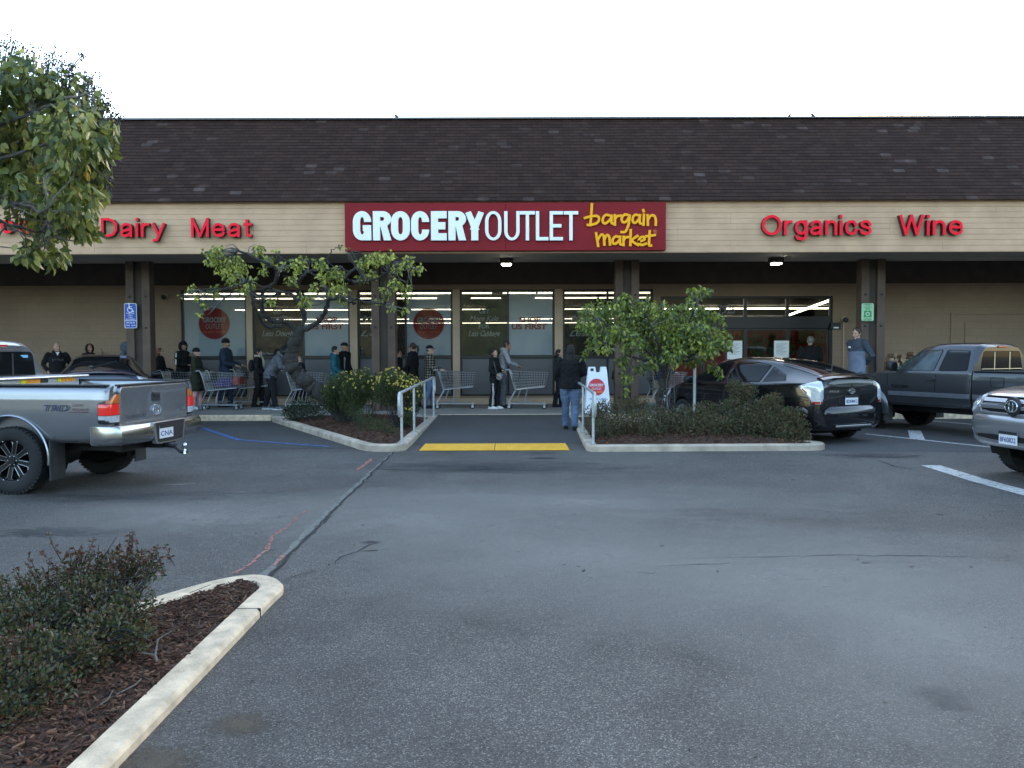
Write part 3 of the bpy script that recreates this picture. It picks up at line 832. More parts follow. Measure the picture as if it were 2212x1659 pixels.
loc(mb).build('ceiling', M['brown_dark'], store)
# mansard roof in stepped courses
YR = 21.95; ZR = ZW(257.5, YR)
e0, e1 = Vector((0, YF - .14, ZFT - .02)), Vector((0, YR, ZR)); L = (e1 - e0).length; nr = 26; d = (e1 - e0) / nr; nrm = Vector((0, -d.z, d.y)).normalized()
me = bpy.data.meshes.new('roof'); vs, fs, uvs = [], [], []
rh = .1435; nx = 24
for i in range(nr):
    lo, hi = e0 + d * i + nrm * .008, e0 + d * (i + 1) + nrm * .002
    for j in range(nx):
        x0, x1 = -BX + 2 * BX * j / nx, -BX + 2 * BX * (j + 1) / nx; k = len(vs)
        vs += [(x0, lo.y, lo.z), (x1, lo.y, lo.z), (x1, hi.y, hi.z), (x0, hi.y, hi.z), (x0, lo.y + .0, lo.z - .009), (x1, lo.y, lo.z - .009)]
        fs += [(k, k + 1, k + 2, k + 3), (k + 4, k + 5, k + 1, k)]
        o_ = i * rh
        uvs += [(x0, o_), (x1, o_), (x1, o_ + rh * .998), (x0, o_ + rh * .998), (x0, o_), (x1, o_), (x1, o_), (x0, o_)]
k = len(vs)
vs += [(-BX, YR, ZR), (BX, YR, ZR), (BX, YR + 40, ZR - .6), (-BX, YR + 40, ZR - .6), (-BX, e0.y, e0.z - .03), (BX, e0.y, e0.z - .03), (BX, YR + 40, 3), (-BX, YR + 40, 3), (-BX, YR, 3.9), (BX, YR, 3.9)]
fs += [(k, k + 1, k + 2, k + 3), (k + 3, k + 2, k + 6, k + 7), (k + 4, k + 8, k + 7, k + 3, k), (k + 5, k + 1, k + 2, k + 6, k + 9)]
uvs += [(0, 0)] * 18
me.from_pydata(vs, [], fs); uvl = me.uv_layers.new(name='UVMap'); uvl.data.foreach_set('uv', [c for p in uvs for c in p])
for v in me.vertices: v.co.y -= YW
roof = link('roof', me, M['shingle'], store)
mb = MB(); mb.box2((-BX, YR - .1, ZR - .01), (BX, YR + .25, ZR + .035)); loc(mb).build('ridge_cap', pm('ridge_cap', (.12, .12, .13), .6, .3), roof)
# wall with openings
WIN = [(392, 533), (547, 756), (773, 978), (994, 1198), (1216, 1410)]
DOOR = (1427, 1798)
ops = [(XW(a), XW(b), .36, ZW(625)) for a, b in WIN] + [(XW(DOOR[0]), XW(DOOR[1]), SW, ZW(641))]
mb = MB(); x = -BX
for x0, x1, z0, z1 in ops:
    mb.box2((x, YW, -.1), (x0, YW + .25, ZC + .1))
    mb.box2((x0, YW, z1), (x1, YW + .25, ZC + .1))
    if z0 > .2: mb.box2((x0, YW, -.1), (x1, YW + .25, z0))
    x = x1
mb.box2((x, YW, -.1), (BX, YW + .25, ZC + .1))
wall = loc(mb).build('wall', M['wall'], store)
mb = MB()
xa = XW(2052); mb.box2((xa, YW - .03, SW), (xa + .05, YW - .003, ZW(682))); mb.box2((xa + .4, YW - .025, SW), (xa + .44, YW - .003, ZW(700))); mb.box2((xa, YW - .03, ZW(682)), (15, YW - .003, ZW(682) + .05)); mb.box2((xa + .44, YW - .02, ZW(700) - .03), (15, YW - .004, ZW(700)))
loc(mb).build('wall_trim', M['wall'], store)
mb = MB(); mb.box2((-BX, YW - .02, SW + .002), (XW(1427), YW - .001, .30)); loc(mb).build('base_trim', M['pier'], store)
for a, b in ((533, 547), (756, 773), (978, 994), (1198, 1216)):      # pale piers between the windows, proud of the block
    mb = MB(); mb.box2((XW(a) + .005, YW - .03, .30), (XW(b) - .005, YW - .002, ZW(625))); loc(mb).build('pier', M['pier'], store, bevel=.004)
# posts: two boards with a recessed web, bolted
PX = [at(x, 758, 21.1).x for x in (305, 830.5, 1353, 1879.5)]
for X in PX + [PX[0] - 6.1, PX[-1] + 6.1]:
    mb = MB()
    for s in (-1, 1): mb.box2((X + s * .2 - .1, 20.95, SW), (X + s * .2 + .1, 21.27, ZC - .005))
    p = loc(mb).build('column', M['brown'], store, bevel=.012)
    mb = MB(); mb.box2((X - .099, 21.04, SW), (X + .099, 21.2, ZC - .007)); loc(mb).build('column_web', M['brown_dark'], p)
    for s in (-1, 1):
        for z in (.45, 1.05, 2.22, 3.0): mb = MB(); mb.lathe([(.03, 0), (.03, .015), (.018, .024), (0.001, .024)], (X + s * .2, 20.948, z), (0, -1, 0), 8); loc(mb).build('bolt', M['black'], p)

# windows
def win_thing(i):
    a, b = WIN[i]; x0, x1, z0, z1 = ops[i]
    mb = MB(); y0, y1 = YW + .06, YW + .14
    mull = {1: 654, 2: 876, 3: 1097.6, 4: 1313}.get(i)
    zt = ZW(771); fw = .055
    for xx in (x0, x1 - fw): mb.box2((xx, y0, z0), (xx + fw, y1, z1))
    mb.box2((x0 + fw, y0, z1 - .05), (x1 - fw, y1, z1)); mb.box2((x0 + fw, y0, z0), (x1 - fw, y1, z0 + .05)); mb.box2((x0 + fw, y0, zt - .05), (x1 - fw, y1, zt + .05))
    xm = XW(mull) if mull else None
    if xm:
        mb.box2((xm - .03, y0 + .003, z0 + .05), (xm + .03, y1 - .003, zt - .05)); mb.box2((xm - .03, y0 + .003, zt + .05), (xm + .03, y1 - .003, z1 - .05))
    w_ = loc(mb).build('window', M['frame_dark'], store, bevel=.006)
    mb = MB(); mb.box2((x0 + fw, y0 + .03, z0 + .05), (x1 - fw, y0 + .05, zt - .05)); loc(mb).build('spandrel_panel', M['spandrel'], w_)
    mb = MB(); mb.add([(x0 + fw, y0 + .03, zt + .05), (x1 - fw, y0 + .03, zt + .05), (x1 - fw, y0 + .03, z1 - .05), (x0 + fw, y0 + .03, z1 - .05)], [(0, 1, 2, 3)]); loc(mb).build('pane', M['glass'], w_)
    return w_, x0 + fw, x1 - fw, zt + .05, z1 - .05, xm
YG = YW + .105                                  # plane of the films, just inside the glass
def film(w_, x0, x1, z0, z1, mat):
    m = MB(); m.add([(x0, YG, z0), (x1, YG, z0), (x1, YG, z1), (x0, YG, z1)], [(0, 1, 2, 3)]); loc(m).build('window_film', mat, w_)
def words(w_, items, mat, name='lettering'):
    m = MB()
    for s, x, y, size, wid, off, sh in items: put_text(m, s, size, at(x, y, YG - .012), (1, 0, 0), (0, 0, 1), wid, off, sh)
    loc(m).build(name, mat, w_, fix=False)
PXM = YW / 1810.0                               # metres per photo pixel at the wall
def roundel(w_, cx, cy):
    m = MB(); c = at(cx, cy, YG - .008); m.add([(c.x + .435 * math.cos(2 * math.pi * k / 48), c.y, c.z + .435 * math.sin(2 * math.pi * k / 48)) for k in range(48)], [tuple(range(48))]); loc(m).build('roundel', M['film_red'], w_)
    words(w_, [('GROCERY', cx, cy - 3, .19, 50 * PXM, .03, 0), ('OUTLET', cx, cy + 11, .19, 38 * PXM, 0, 0)], M['film_white'])
    words(w_, [('bargain market', cx, cy + 20, .10, 48 * PXM, 0, .35)], M['orange_text'], 'tagline')
def promo(w_, cx, a, b, mat=None):
    words(w_, [('GET', cx, 677, .17, 22 * PXM, .03, 0), (a, cx, 693, .21, 62 * PXM, .006, .35), ('FOR', cx, 709, .17, 24 * PXM, .03, 0), (b, cx, 726, .22, 68 * PXM, .012, .35)], M['film_white'])
def shop(w_, cx):
    words(w_, [('SHOP', cx, 696, .20, 46 * PXM, .035, 0), ('US FIRST', cx - 2, 711, .20, 76 * PXM, .035, 0)], M['red_text'])
W = [win_thing(i) for i in range(5)]
w0 = W[0]; film(w0[0], w0[1], w0[2], w0[3], w0[4], M['film_light']); roundel(w0[0], 463, 699)
w1 = W[1]; film(w1[0], w1[1], w1[5], w1[3], w1[4], M['film_brown']); film(w1[0], w1[5], w1[2], w1[3], w1[4], M['film_light']); promo(w1[0], 600, 'More Pho', 'Less Dough'); shop(w1[0], 706)
w2 = W[2]; film(w2[0], w2[1], w2[5], w2[3], w2[4], M['film_brown']); film(w2[0], w2[5], w2[2], w2[3], w2[4], M['film_light']); promo(w2[0], 812, 'More', 'Less'); roundel(w2[0], 926, 699)
w3 = W[3]; film(w3[0], w3[1], w3[5], w3[3], w3[4], M['film_green']); film(w3[0], w3[5], w3[2], w3[3], w3[4], M['film_light']); promo(w3[0], 1046, 'More Kale', 'Less Cabbage'); shop(w3[0], 1145)
w4 = W[4]; film(w4[0], w4[1], w4[5], w4[3], w4[4], M['film_brown']); film(w4[0], w4[5], w4[2], w4[3], w4[4], M['film_brown']); promo(w4[0], 1264, 'More', 'Less B')

# entrance with sliding doors
x0, x1, z0, z1 = ops[5]
mb = MB(); y0, y1 = YW + .05, YW + .15; fw = .07
zta, ztb, zh = ZW(646), ZW(685), ZW(711)
mb.box2((x0, y0, z0), (x0 + fw, y1, z1)); mb.box2((x1 - fw, y0, z0), (x1, y1, z1)); mb.box2((x0 + fw, y0, zta), (x1 - fw, y1, z1)); mb.box2((x0 + fw, y0 - .03, zh), (x1 - fw, y1, ztb))
for px in (1611, 1702): mb.box2((XW(px) - .045, y0 + .002, ztb), (XW(px) + .045, y1 - .002, zta))
ent = loc(mb).build('entrance', M['frame_dark'], store, bevel=.006)
for i, (a, b) in enumerate(((1434, 1519), (1519, 1611), (1611, 1703), (1703, 1792))):
    xa, xb = XW(a), XW(b); yy = y0 + (.03 if i in (0, 3) else .0); s = .055
    mb = MB(); mb.box2((xa, yy, z0), (xa + s, yy + .05, zh - .002)); mb.box2((xb - s, yy, z0), (xb, yy + .05, zh - .002)); mb.box2((xa + s, yy, zh - .06), (xb - s, yy + .05, zh - .002)); mb.box2((xa + s, yy, z0), (xb - s, yy + .05, z0 + .25))
    dr = loc(mb).build('sliding_door', M['frame_dark'], store, bevel=.005)
    mb = MB(); mb.add([(xa + s, yy + .025, z0 + .25), (xb - s, yy + .025, z0 + .25), (xb - s, yy + .025, zh - .06), (xa + s, yy + .025, zh - .06)], [(0, 1, 2, 3)]); loc(mb).build('pane', M['glass'], dr)
for a, b in ((x0 + fw, XW(1611) - .045), (XW(1611) + .045, XW(1702) - .045), (XW(1702) + .045, x1 - fw)):
    mb = MB(); mb.add([(a, y0 + .05, ztb), (b, y0 + .05, ztb), (b, y0 + .05, zta), (a, y0 + .05, zta)], [(0, 1, 2, 3)]); loc(mb).build('pane', M['glass'], ent)
mb = MB(); put_text(mb, '7925', .33, at(1570, 677, y0 + .04), (1, 0, 0), (0, 0, 1), 36 * PXM, .012); loc(mb).build('house_number', pm('number', (.16, .15, .15), .5), ent, fix=False)
# interior: shop behind the glass, its dimness put into near-black surface colour
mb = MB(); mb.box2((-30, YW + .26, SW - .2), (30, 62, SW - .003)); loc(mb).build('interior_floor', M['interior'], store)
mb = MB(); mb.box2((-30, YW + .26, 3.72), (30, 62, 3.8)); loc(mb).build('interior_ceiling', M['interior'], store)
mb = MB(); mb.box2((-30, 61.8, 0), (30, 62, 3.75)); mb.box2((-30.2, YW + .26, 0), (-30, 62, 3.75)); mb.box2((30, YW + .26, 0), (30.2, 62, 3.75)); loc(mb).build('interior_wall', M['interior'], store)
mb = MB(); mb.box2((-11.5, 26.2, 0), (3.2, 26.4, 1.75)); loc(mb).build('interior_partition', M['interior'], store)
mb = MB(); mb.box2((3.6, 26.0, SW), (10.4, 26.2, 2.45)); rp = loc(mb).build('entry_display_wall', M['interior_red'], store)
mb = MB(); put_text(mb, 'FRESH', .42, at(1568, 728, 25.98), (1, 0, 0), (0, 0, 1), 70 * PXM, .03); put_text(mb, 'Sip', .25, at(1592, 742, 25.98), (1, 0, 0), (0, 0, 1), 26 * PXM, .01, .3); loc(mb).build('lettering', M['orange_text'], rp, fix=False)
mb = MB(); c = at(1768, 726, 25.96); mb.box2((c.x - .62, 25.93, c.z - .22), (c.x + .62, 25.985, c.z + .22)); hp = loc(mb).build('wall_panel', pm('cream', (.42, .33, .18), .8), rp)
mb = MB(); put_text(mb, 'Holy Cow', .34, at(1772, 731, 25.92), (1, 0, 0), (0, 0, 1), 46 * PXM, .005, .35); loc(mb).build('lettering', M['red_text'], hp, fix=False)
mb = MB(); rnd = random.Random(4); c0 = at(1660, 745, 25.6)
for i in range(260):
    c = c0 + Vector((rnd.gauss(0, .5), rnd.gauss(0, .1), rnd.gauss(-.1, .22))); a = rnd.uniform(0, 6.3); s = rnd.uniform(.04, .09)
    u = Vector((math.cos(a), rnd.uniform(-.4, .4), math.sin(a))) * s; v = Vector((-math.sin(a), 0, math.cos(a))) * s * .5; mb.add([c - u, c + v, c + u, c - v], [(0, 1, 2, 3)])
tag(mb.build('produce_greens', pm('greens', (.10, .16, .03), .6, var=.4), fix=False), 'leafy green produce heaped on a display behind the middle glass door', 'produce', kind='stuff')
# rows of strip lights inside
def strip(xa, xb, Y, z):
    m = MB(); m.box2((-(xb - xa) / 2, -.03, -.022), ((xb - xa) / 2, .03, .022)); o = m.build('strip_light', M['strip'], loc=((xa + xb) / 2, Y, z))
    return tag(o, 'glowing strip light running parallel to the storefront under the ceiling inside the store', 'ceiling light', 'strip lights inside the store')
rnd = random.Random(21)
for k, Y in enumerate((28.8, 31.5, 40, 52, 59.5)):
    x = -15.5 + rnd.uniform(0, 3)
    while x < 13.5:
        L = rnd.choice([2.4, 2.4, 4.8, 1.2]) * (1 if Y < 40 else 1.5)
        if rnd.random() < .7: strip(x, x + L - .08, Y, 3.60)
        x += L + (rnd.choice([0, .3, 1.2]) if rnd.random() < .3 else 0)
m = MB(); a, b = at(1703, 681, 34), at(1792, 649, 26.5); m.tube([a, b], .035, 6); tag(m.build('strip_light', M['strip']), 'slanting run of lit strip light seen through the transom right of the doors', 'ceiling light')

# soffit lamps
for px, py, lb in ((1094, 562, 'black square soffit lamp lit under the red sign'), (1676, 558, 'black square soffit lamp lit above the entrance doors')):
    X = at(px, 560, 20.6).x
    t = thing('soffit_lamp', lb, 'lamp', (X, 20.6, ZFB + .004), group='lit lamps under the canopy')
    mb = MB(); mb.box2((-.16, -.13, -.13), (.16, .13, 0)); mb.build('housing', M['frame_dark'], t, bevel=.012)
    mb = MB(); mb.prism([(-.12, -.1), (.12, -.1), (.1, .1), (-.1, .1)], lambda u, v, d: (u, v, d), -.165, -.1301); mb.build('lens', M['lamp_on'], t, bevel=.01)

# ------------------------------------------------------------------ signs on the fascia
RT, UP = Vector((1, 0, 0)), Vector((0, 0, 1))
def SX(cx, cy, Y=YF - .14): return at((1340 + cx / 1.6265) / 1.8228, (760 + cy / 1.6265) / 1.8228, Y)
a, b = SX(30, 372), SX(2086, 58)
sg = thing('store_sign', 'long dark red store sign with white and yellow raised letters on the fascia', 'sign', ((a.x + b.x) / 2, YF - .07, a.z))
mb = MB(); mx = SX(1058, 200).x
mb.box2((a.x, YF - .14, a.z), (mx - .003, YF - .014, b.z)); mb.box2((mx + .003, YF - .14, a.z), (b.x, YF - .014, b.z)); mb.box2((mx - .01, YF - .13, a.z + .01), (mx + .01, YF - .015, b.z - .01))
MS = Matrix.Translation(-sg.location)
mb.xf(MS).build('panel', M['sign_red'], sg, bevel=.008)
for ch, c0, c1, bold in [('G', 85, 200, 1), ('R', 213, 328, 1), ('O', 328, 447, 1), ('C', 456, 570, 1), ('E', 583, 682, 1), ('R', 694, 806, 1), ('Y', 803, 920, 1), ('O', 928, 1032, 0), ('U', 1050, 1148, 0), ('T', 1150, 1246, 0), ('L', 1252, 1332, 0), ('E', 1340, 1425, 0), ('T', 1430, 1522, 0)]:
    p, q = SX(c0, 306), SX(c1, 119)
    mb = cap_letter(ch, p.x, p.z, q.x - p.x, q.z - p.z, (q.z - p.z) * (.245 if bold else .115), Vector((0, YF - .142, 0)), RT, UP, .07, .0)
    mb.xf(MS).build('letter', M['sign_white'], sg, smooth=30)
HAND = [[[(1610, 75), (1606, 140), (1600, 208)], [(1566, 162), (1600, 152), (1645, 150), (1656, 172), (1640, 195), (1605, 205), (1585, 206)]],
        [[(1735, 150), (1700, 142), (1680, 165), (1682, 192), (1702, 194), (1728, 170), (1737, 150)], [(1737, 148), (1735, 190), (1745, 198)]], [[(1757, 145), (1757, 205)], [(1757, 172), (1770, 152), (1795, 147)]],
        [[(1850, 147), (1820, 140), (1800, 165), (1808, 188), (1830, 184), (1850, 150)], [(1851, 148), (1845, 200), (1825, 248), (1800, 252)]], [[(1915, 147), (1885, 142), (1870, 165), (1875, 190), (1892, 190), (1912, 165), (1917, 147)], [(1917, 145), (1915, 190), (1925, 198)]],
        [[(1943, 142), (1940, 205)], [(1938, 112), (1941, 119)]], [[(1966, 145), (1968, 205)], [(1968, 175), (1985, 148), (2008, 148), (2018, 172), (2018, 205)]],
        [[(1637, 260), (1650, 340)], [(1648, 302), (1668, 270), (1685, 277), (1690, 332)], [(1688, 302), (1705, 272), (1720, 282), (1726, 332)]], [[(1790, 286), (1760, 280), (1742, 302), (1747, 325), (1767, 323), (1788, 300)], [(1790, 282), (1790, 325), (1801, 332)]],
        [[(1812, 282), (1812, 335)], [(1812, 307), (1825, 287), (1846, 284)]], [[(1858, 240), (1856, 335)], [(1900, 277), (1866, 306), (1905, 335)]], [[(1912, 313), (1945, 300), (1940, 283), (1918, 289), (1910, 312), (1925, 334), (1956, 326)]], [[(1980, 247), (1975, 330), (1987, 338)], [(1957, 279), (2012, 271)]]]
tk = 15.5 / 1.6265 / 1.8228 * YF / 1810
for g in HAND:
    mb = MB()
    for i, st in enumerate(g):
        P = [SX(*p) for p in st]; P = [(p.x, p.z, 0) for p in P]
        if len(P) > 2: P = smooth_pts(P, it=2)
        ribbon(mb, [(p[0], p[1]) for p in P], tk, Vector((0, YF - .142, 0)), RT, UP, .05, .0012 * i)
    mb.xf(MS).build('letter', M['sign_yellow'], sg, smooth=30)
mb = MB(); c = SX(2016, 246); put_text(mb, '®', .11, (c.x, YF - .146, c.z - .04), RT, UP); mb.xf(MS).build('trademark', M['orange_text'], sg, fix=False)
for word, x0, x1, yb, yt, lb in (('Produce', -60, 160, 505, 463, 'red raised letters half hidden by the near tree, far left of the fascia'), ('Dairy', 219, 357, 512, 471, 'red raised word Dairy on the beige fascia'), ('Meat', 413, 544, 512, 471, 'red raised word Meat on the beige fascia'),
                             ('Organics', 1645, 1883, 508, 464, 'red raised word Organics on the beige fascia'), ('Wine', 1941, 2080, 508, 464, 'red raised word Wine on the beige fascia')):
    p, q = at(x0, yb, YF - .14), at(x1, yt, YF - .14)
    t = thing('fascia_word', lb, 'sign', (p.x, YF - .02, p.z), group='red department words on the fascia')
    mb = sans_word(MB(), word, q.x - p.x, q.z - p.z, Vector((0, -.02, 0)), RT, UP, .115, 0., .135); mb.build('letter_return', M['letter_side'], t)
    mb = sans_word(MB(), word, q.x - p.x, q.z - p.z, Vector((0, -.136, 0)), RT, UP, .006, 0., .135); mb.build('letter_face', M['letter_red'], t)

# accessible parking sign
def sign_panel(name, lb, x0, x1, yt, yb, Y, mat, border, th=.006):
    p, q = at(x0, yb, Y), at(x1, yt, Y); c = (p + q) / 2
    t = thing(name, lb, 'sign', (c.x, Y, c.z)); hw, hh = (q.x - p.x) / 2, (q.z - p.z) / 2; r = .04
    def rr(hw, hh, r): return [(sx * (hw - r) + r * math.cos(a), sy * (hh - r) + r * math.sin(a)) for sx, sy, a0 in ((1, 1, 0), (-1, 1, 90), (-1, -1, 180), (1, -1, 270)) for a in (R(a0), R(a0 + 45), R(a0 + 90))]
    mb = MB(); mb.prism(rr(hw, hh, r), lambda u, v, d: (u, d, v), 0, th); mb.build('border', border, t)
    mb = MB(); mb.prism(rr(hw - .012, hh - .012, r), lambda u, v, d: (u, d, v), -.003, -.0005); mb.build('face', mat, t)
    return t, hw, hh
M['sign_blue'] = pm('sign_blue', (.02, .075, .40), .4, var=.05); M['sign_wht'] = pm('sign_wht', (.75, .77, .8), .5, var=.03)
t, hw, hh = sign_panel('parking_sign', 'blue accessible parking sign with wheelchair symbol on the left post', 269, 295, 655, 709, 20.90, M['sign_blue'], M['sign_wht'])
mb = MB(); o = Vector((0, -.006, 0))
def fl(s, y, size, wid): put_text(mb, s, size, (0, -.006, y), RT, UP, wid, .01)
for s, y, wd in (('PARKING', .045, .19), ('ONLY', -.005, .12), ('VAN', -.055, .10), ('ACCESSIBLE', -.105, .24), ('MINIMUM', -.19, .2), ('FINE  $250', -.255, .25)): fl(s, y, .045, wd)
ribbon(mb, [(-hw + .01, -.125), (hw - .01, -.125)], .012, o, RT, UP, .002)
ribbon(mb, [(-.03, .27), (-.025, .18), (.04, .17), (.06, .10), (.09, .11)], .022, o, RT, UP, .002, sq=False); ribbon(mb, [(-.028, .225), (.03, .22)], .018, o, RT, UP, .002, .001); ribbon(mb, arc(-.005, .15, .065, .065, 110, 340, 16), .018, o, RT, UP, .002, .002)
mb.add([(-.032 + .022 * math.cos(k * .7854), -.0065, .295 + .022 * math.sin(k * .7854)) for k in range(8)], [tuple(range(8))])
mb.build('lettering', M['sign_wht'], t, fix=False)
t, hw, hh = sign_panel('reminder_sign', 'pale green reusable bag reminder sign with green bag on the right post', 1861, 1887.5, 655, 694, 20.88, pm('sign_mint', (.34, .62, .36), .5, var=.05), pm('sign_mint2', (.45, .7, .45), .5))
mb = MB()
for s, y, wd in (('REMEMBER', .19, .22), ('YOUR', .155, .12), ('REUSABLE', .12, .2), ('BAGS', .085, .13), ('THANK YOU', -.165, .2), ('FOR BEING', -.195, .2), ('RESPONSIBLE', -.225, .25)): put_text(mb, s, .036, (0, -.006, y), RT, UP, wd, .012)
mb.build('lettering', pm('sign_ink', (.03, .09, .04), .6), t, fix=False)
mb = MB(); mb.prism([(-.09, .035), (.09, .035), (.1, -.125), (-.1, -.125)], lambda u, v, d: (u, d, v), -.006, -.004); ribbon(mb, [(-.05, .035), (-.04, .075), (.04, .075), (.05, .035)], .014, Vector((0, -.004, 0)), RT, UP, .002); mb.build('bag_symbol', pm('sign_green', (.04, .26, .07), .5), t)
mb = MB()
for k in range(3): ribbon(mb, arc(0, -.045, .042, .042, k * 120 + 10, k * 120 + 95, 6), .016, Vector((0, -.0065, 0)), RT, UP, .0015)
mb.build('recycling_symbol', M['sign_wht'], t)

# small fixtures on the wall
def dome(px, py, lb):
    p = at(px, py, YW - .04); t = thing('security_camera', lb, 'camera', (p.x, YW, p.z))
    mb = MB(); mb.lathe([(.07, 0), (.07, .05), (.05, .06)], (0, 0, .02), (0, -1, 0), 16); mb.tube([(0, -.05, .02), (0, -.15, .03)], .03, 8); mb.build('bracket', M['pier'], t, smooth=40)
    mb = MB(); mb.ell((0, -.17, -.02), (.07, .07, .07), 14, 8); mb.build('dome', M['black_plastic'], t, smooth=180); return t
dome(357, 641, 'small dome security camera on the beige wall beside the leftmost window')
t = dome(1823, 690, 'small security camera above a conduit right of the entrance')
mb = MB(); mb.tube([(0, -.03, -.02), (0, -.03, SW - t.location.z)], .022, 8); mb.build('conduit', M['pier'], t, smooth=60)
p = at(1805, 704, YW - .05); t = thing('door_sensor', 'black door sensor box on the wall right of the doors', 'sensor', (p.x, YW, p.z))
mb = MB(); mb.box2((-.14, -.09, -.09), (.14, -.002, .09)); mb.build('case', M['black_plastic'], t, bevel=.02)
mb = MB(); mb.box2((-.07, -.094, -.07), (.07, -.0905, -.03)); mb.build('lens', M['sign_wht'], t)
for px, py, lb in ((1587, 756, 'white printed notice taped to the left sliding door'), (1688, 756, 'white printed notice taped to the middle sliding door')):
    p = at(px, py, YW + .045); t = thing('paper_notice', lb, 'notice', (p.x, YW + .045, p.z), group='paper notices on the doors')
    mb = MB(); mb.box2((-.21, -.004, -.26), (.21, -.001, .26)); mb.build('sheet', M['paper'], t)
    mb = MB()
    for k in range(9): ribbon(mb, [(-.14, .17 - k * .036), (.14 - .05 * (k % 3), .17 - k * .036)], .01, Vector((0, -.005, 0)), RT, UP, .001)
    mb.build('printed_lines', pm('ink', (.22, .22, .23), .8), t)
# split firewood by the right post
for i, (px, py) in enumerate(((1931, 779), (1955, 783), (1978, 776))):
    p = at(px, py, 22.8); rnd = random.Random(i + 60)
    t = thing('firewood_bundle', ['firewood bundle on the stack beside the right post, nearest the post', 'firewood bundle in the middle of the top row on the stack', 'firewood bundle at the truck end of the stacked row'][i], 'firewood', (p.x, 22.8, p.z - .15), group='firewood bundles by the wall')
    for q in range(7):
        c = Vector((rnd.uniform(-.13, .13) * .9 + (q % 3 - 1) * .05, 0, .05 + (q // 3) * .12)); n = rnd.choice([4, 5, 5]); rr = rnd.uniform(.06, .085); a0 = rnd.uniform(0, 6)
        m = MB(); m.prism([(c.x + (q % 3 - 1) * .07 + rr * math.cos(a0 + 6.283 * k / n), c.z + rr * math.sin(a0 + 6.283 * k / n)) for k in range(n)], lambda u, v, d: (u, d, v), -.2, .2)
        m.build('split_log', pm('log_end', (.42, .30, .19), .85, var=.3, vs=20) if q % 2 else pm('log_end2', (.30, .2, .13), .85, var=.3, vs=20), t, bevel=.012)
t = thing('firewood_rack', 'low dark rack of split wood carrying the firewood bundles', 'rack', (XW(1955), 22.85, SW))
mb = MB(); hz_ = at(1955, 783, 22.8).z - .15 - SW; mb.box2((-.5, -.22, .08), (.5, .22, hz_)); mb.build('log_pile', pm('logs', (.2, .13, .08), .9, var=.5, vs=12, bump=.8, bs=14), t, bevel=.03)
mb = MB()
for s in (-1, 1): mb.box2((s * .53 - .02, -.24, 0), (s * .53 + .02, .24, hz_ + .1))
mb.build('end_frame', M['black'], t)

# birds on the ridge
def bird(px, lb, face):
    t = thing('bird', lb, 'bird', (at(px, 255, YR).x, YR + .05, ZR + .034), R(face)); t.scale = (.48, .48, .48); mb = MB()
    mb.ell((0, 0, .13), (.13, .06, .075), 12, 8, Matrix.Rotation(R(-35), 3, 'Y')); mb.ell((.085, 0, .225), (.042, .036, .04), 10, 8); mb.tube([(.06, 0, .17), (.085, 0, .22)], [.045, .03], 8); mb.tube([(.12, 0, .222), (.155, 0, .215)], [.01, .002], 6); mb.tube([(-.08, 0, .09), (-.2, 0, .03)], [(.035, .015), (.03, .006)], 8)
    for s in (-1, 1): mb.tube([(0, s * .025, .08), (.01, s * .025, .0)], .007, 5)
    mb.build('body', pm('feather', (.06, .06, .065), .8, var=.3), t, smooth=180)
bird(856, 'small dark bird perched alone on the ridge above the Meat lettering', 200); bird(1707, 'left of two dark birds perched on the ridge above Organics', 30); bird(1757, 'right of two dark birds perched on the ridge above Organics', 160)

# ------------------------------------------------------------------ handrails
def handrail(lb, X, ys, z0, ztop, loop=1):
    t = thing('handrail', lb, 'railing', (X, ys[0], 0), group='galvanised ramp handrails')
    r = .024
    tops = [ztop(y) for y in ys]
    y0, yn = ys[0], ys[-1]
    mb = MB(); za, zb = tops[0], tops[-1]
    pts = [(0, -.03, za - .37), (0, -.22, za - .37), (0, -.28, za - .34), (0, -.30, za - .28), (0, -.30, za - .08), (0, -.28, za - .02), (0, -.22, za)] + [(0, y - y0, z) for y, z in zip(ys, tops)] + [(0, yn - y0 + .2, zb), (0, yn - y0 + .27, zb - .02), (0, yn - y0 + .29, zb - .08), (0, yn - y0 + .29, zb - .26), (0, yn - y0 + .27, zb - .32), (0, yn - y0 + .2, zb - .35), (0, yn - y0 + .02, zb - .35)]
    mb.tube(pts, r, 12); mb.build('rail', M['galv'], t, smooth=60)
    for y, z in zip(ys, tops):
        mb = MB(); mb.tube([(0, y - y0, z0(y)), (0, y - y0, z - .01)], r * .95, 12); mb.lathe([(.05, 0), (.05, .012), (.03, .02), (.026, .02)], (0, y - y0, z0(y)), (0, 0, 1), 14); mb.build('post', M['galv'], t, smooth=50)
handrail('galvanised handrail along the planter kerb left of the ramp', -1.80, (13.62, 15.35, 17.2, 19.2), lambda y: .11, lambda y: .95 + (y - 13.6) * .012)
handrail('galvanised handrail right of the ramp beside the low hedge', 1.315, (13.55, 15.5, 17.3, 19.1), lambda y: .11, lambda y: .94 + (y - 13.5) * .015)

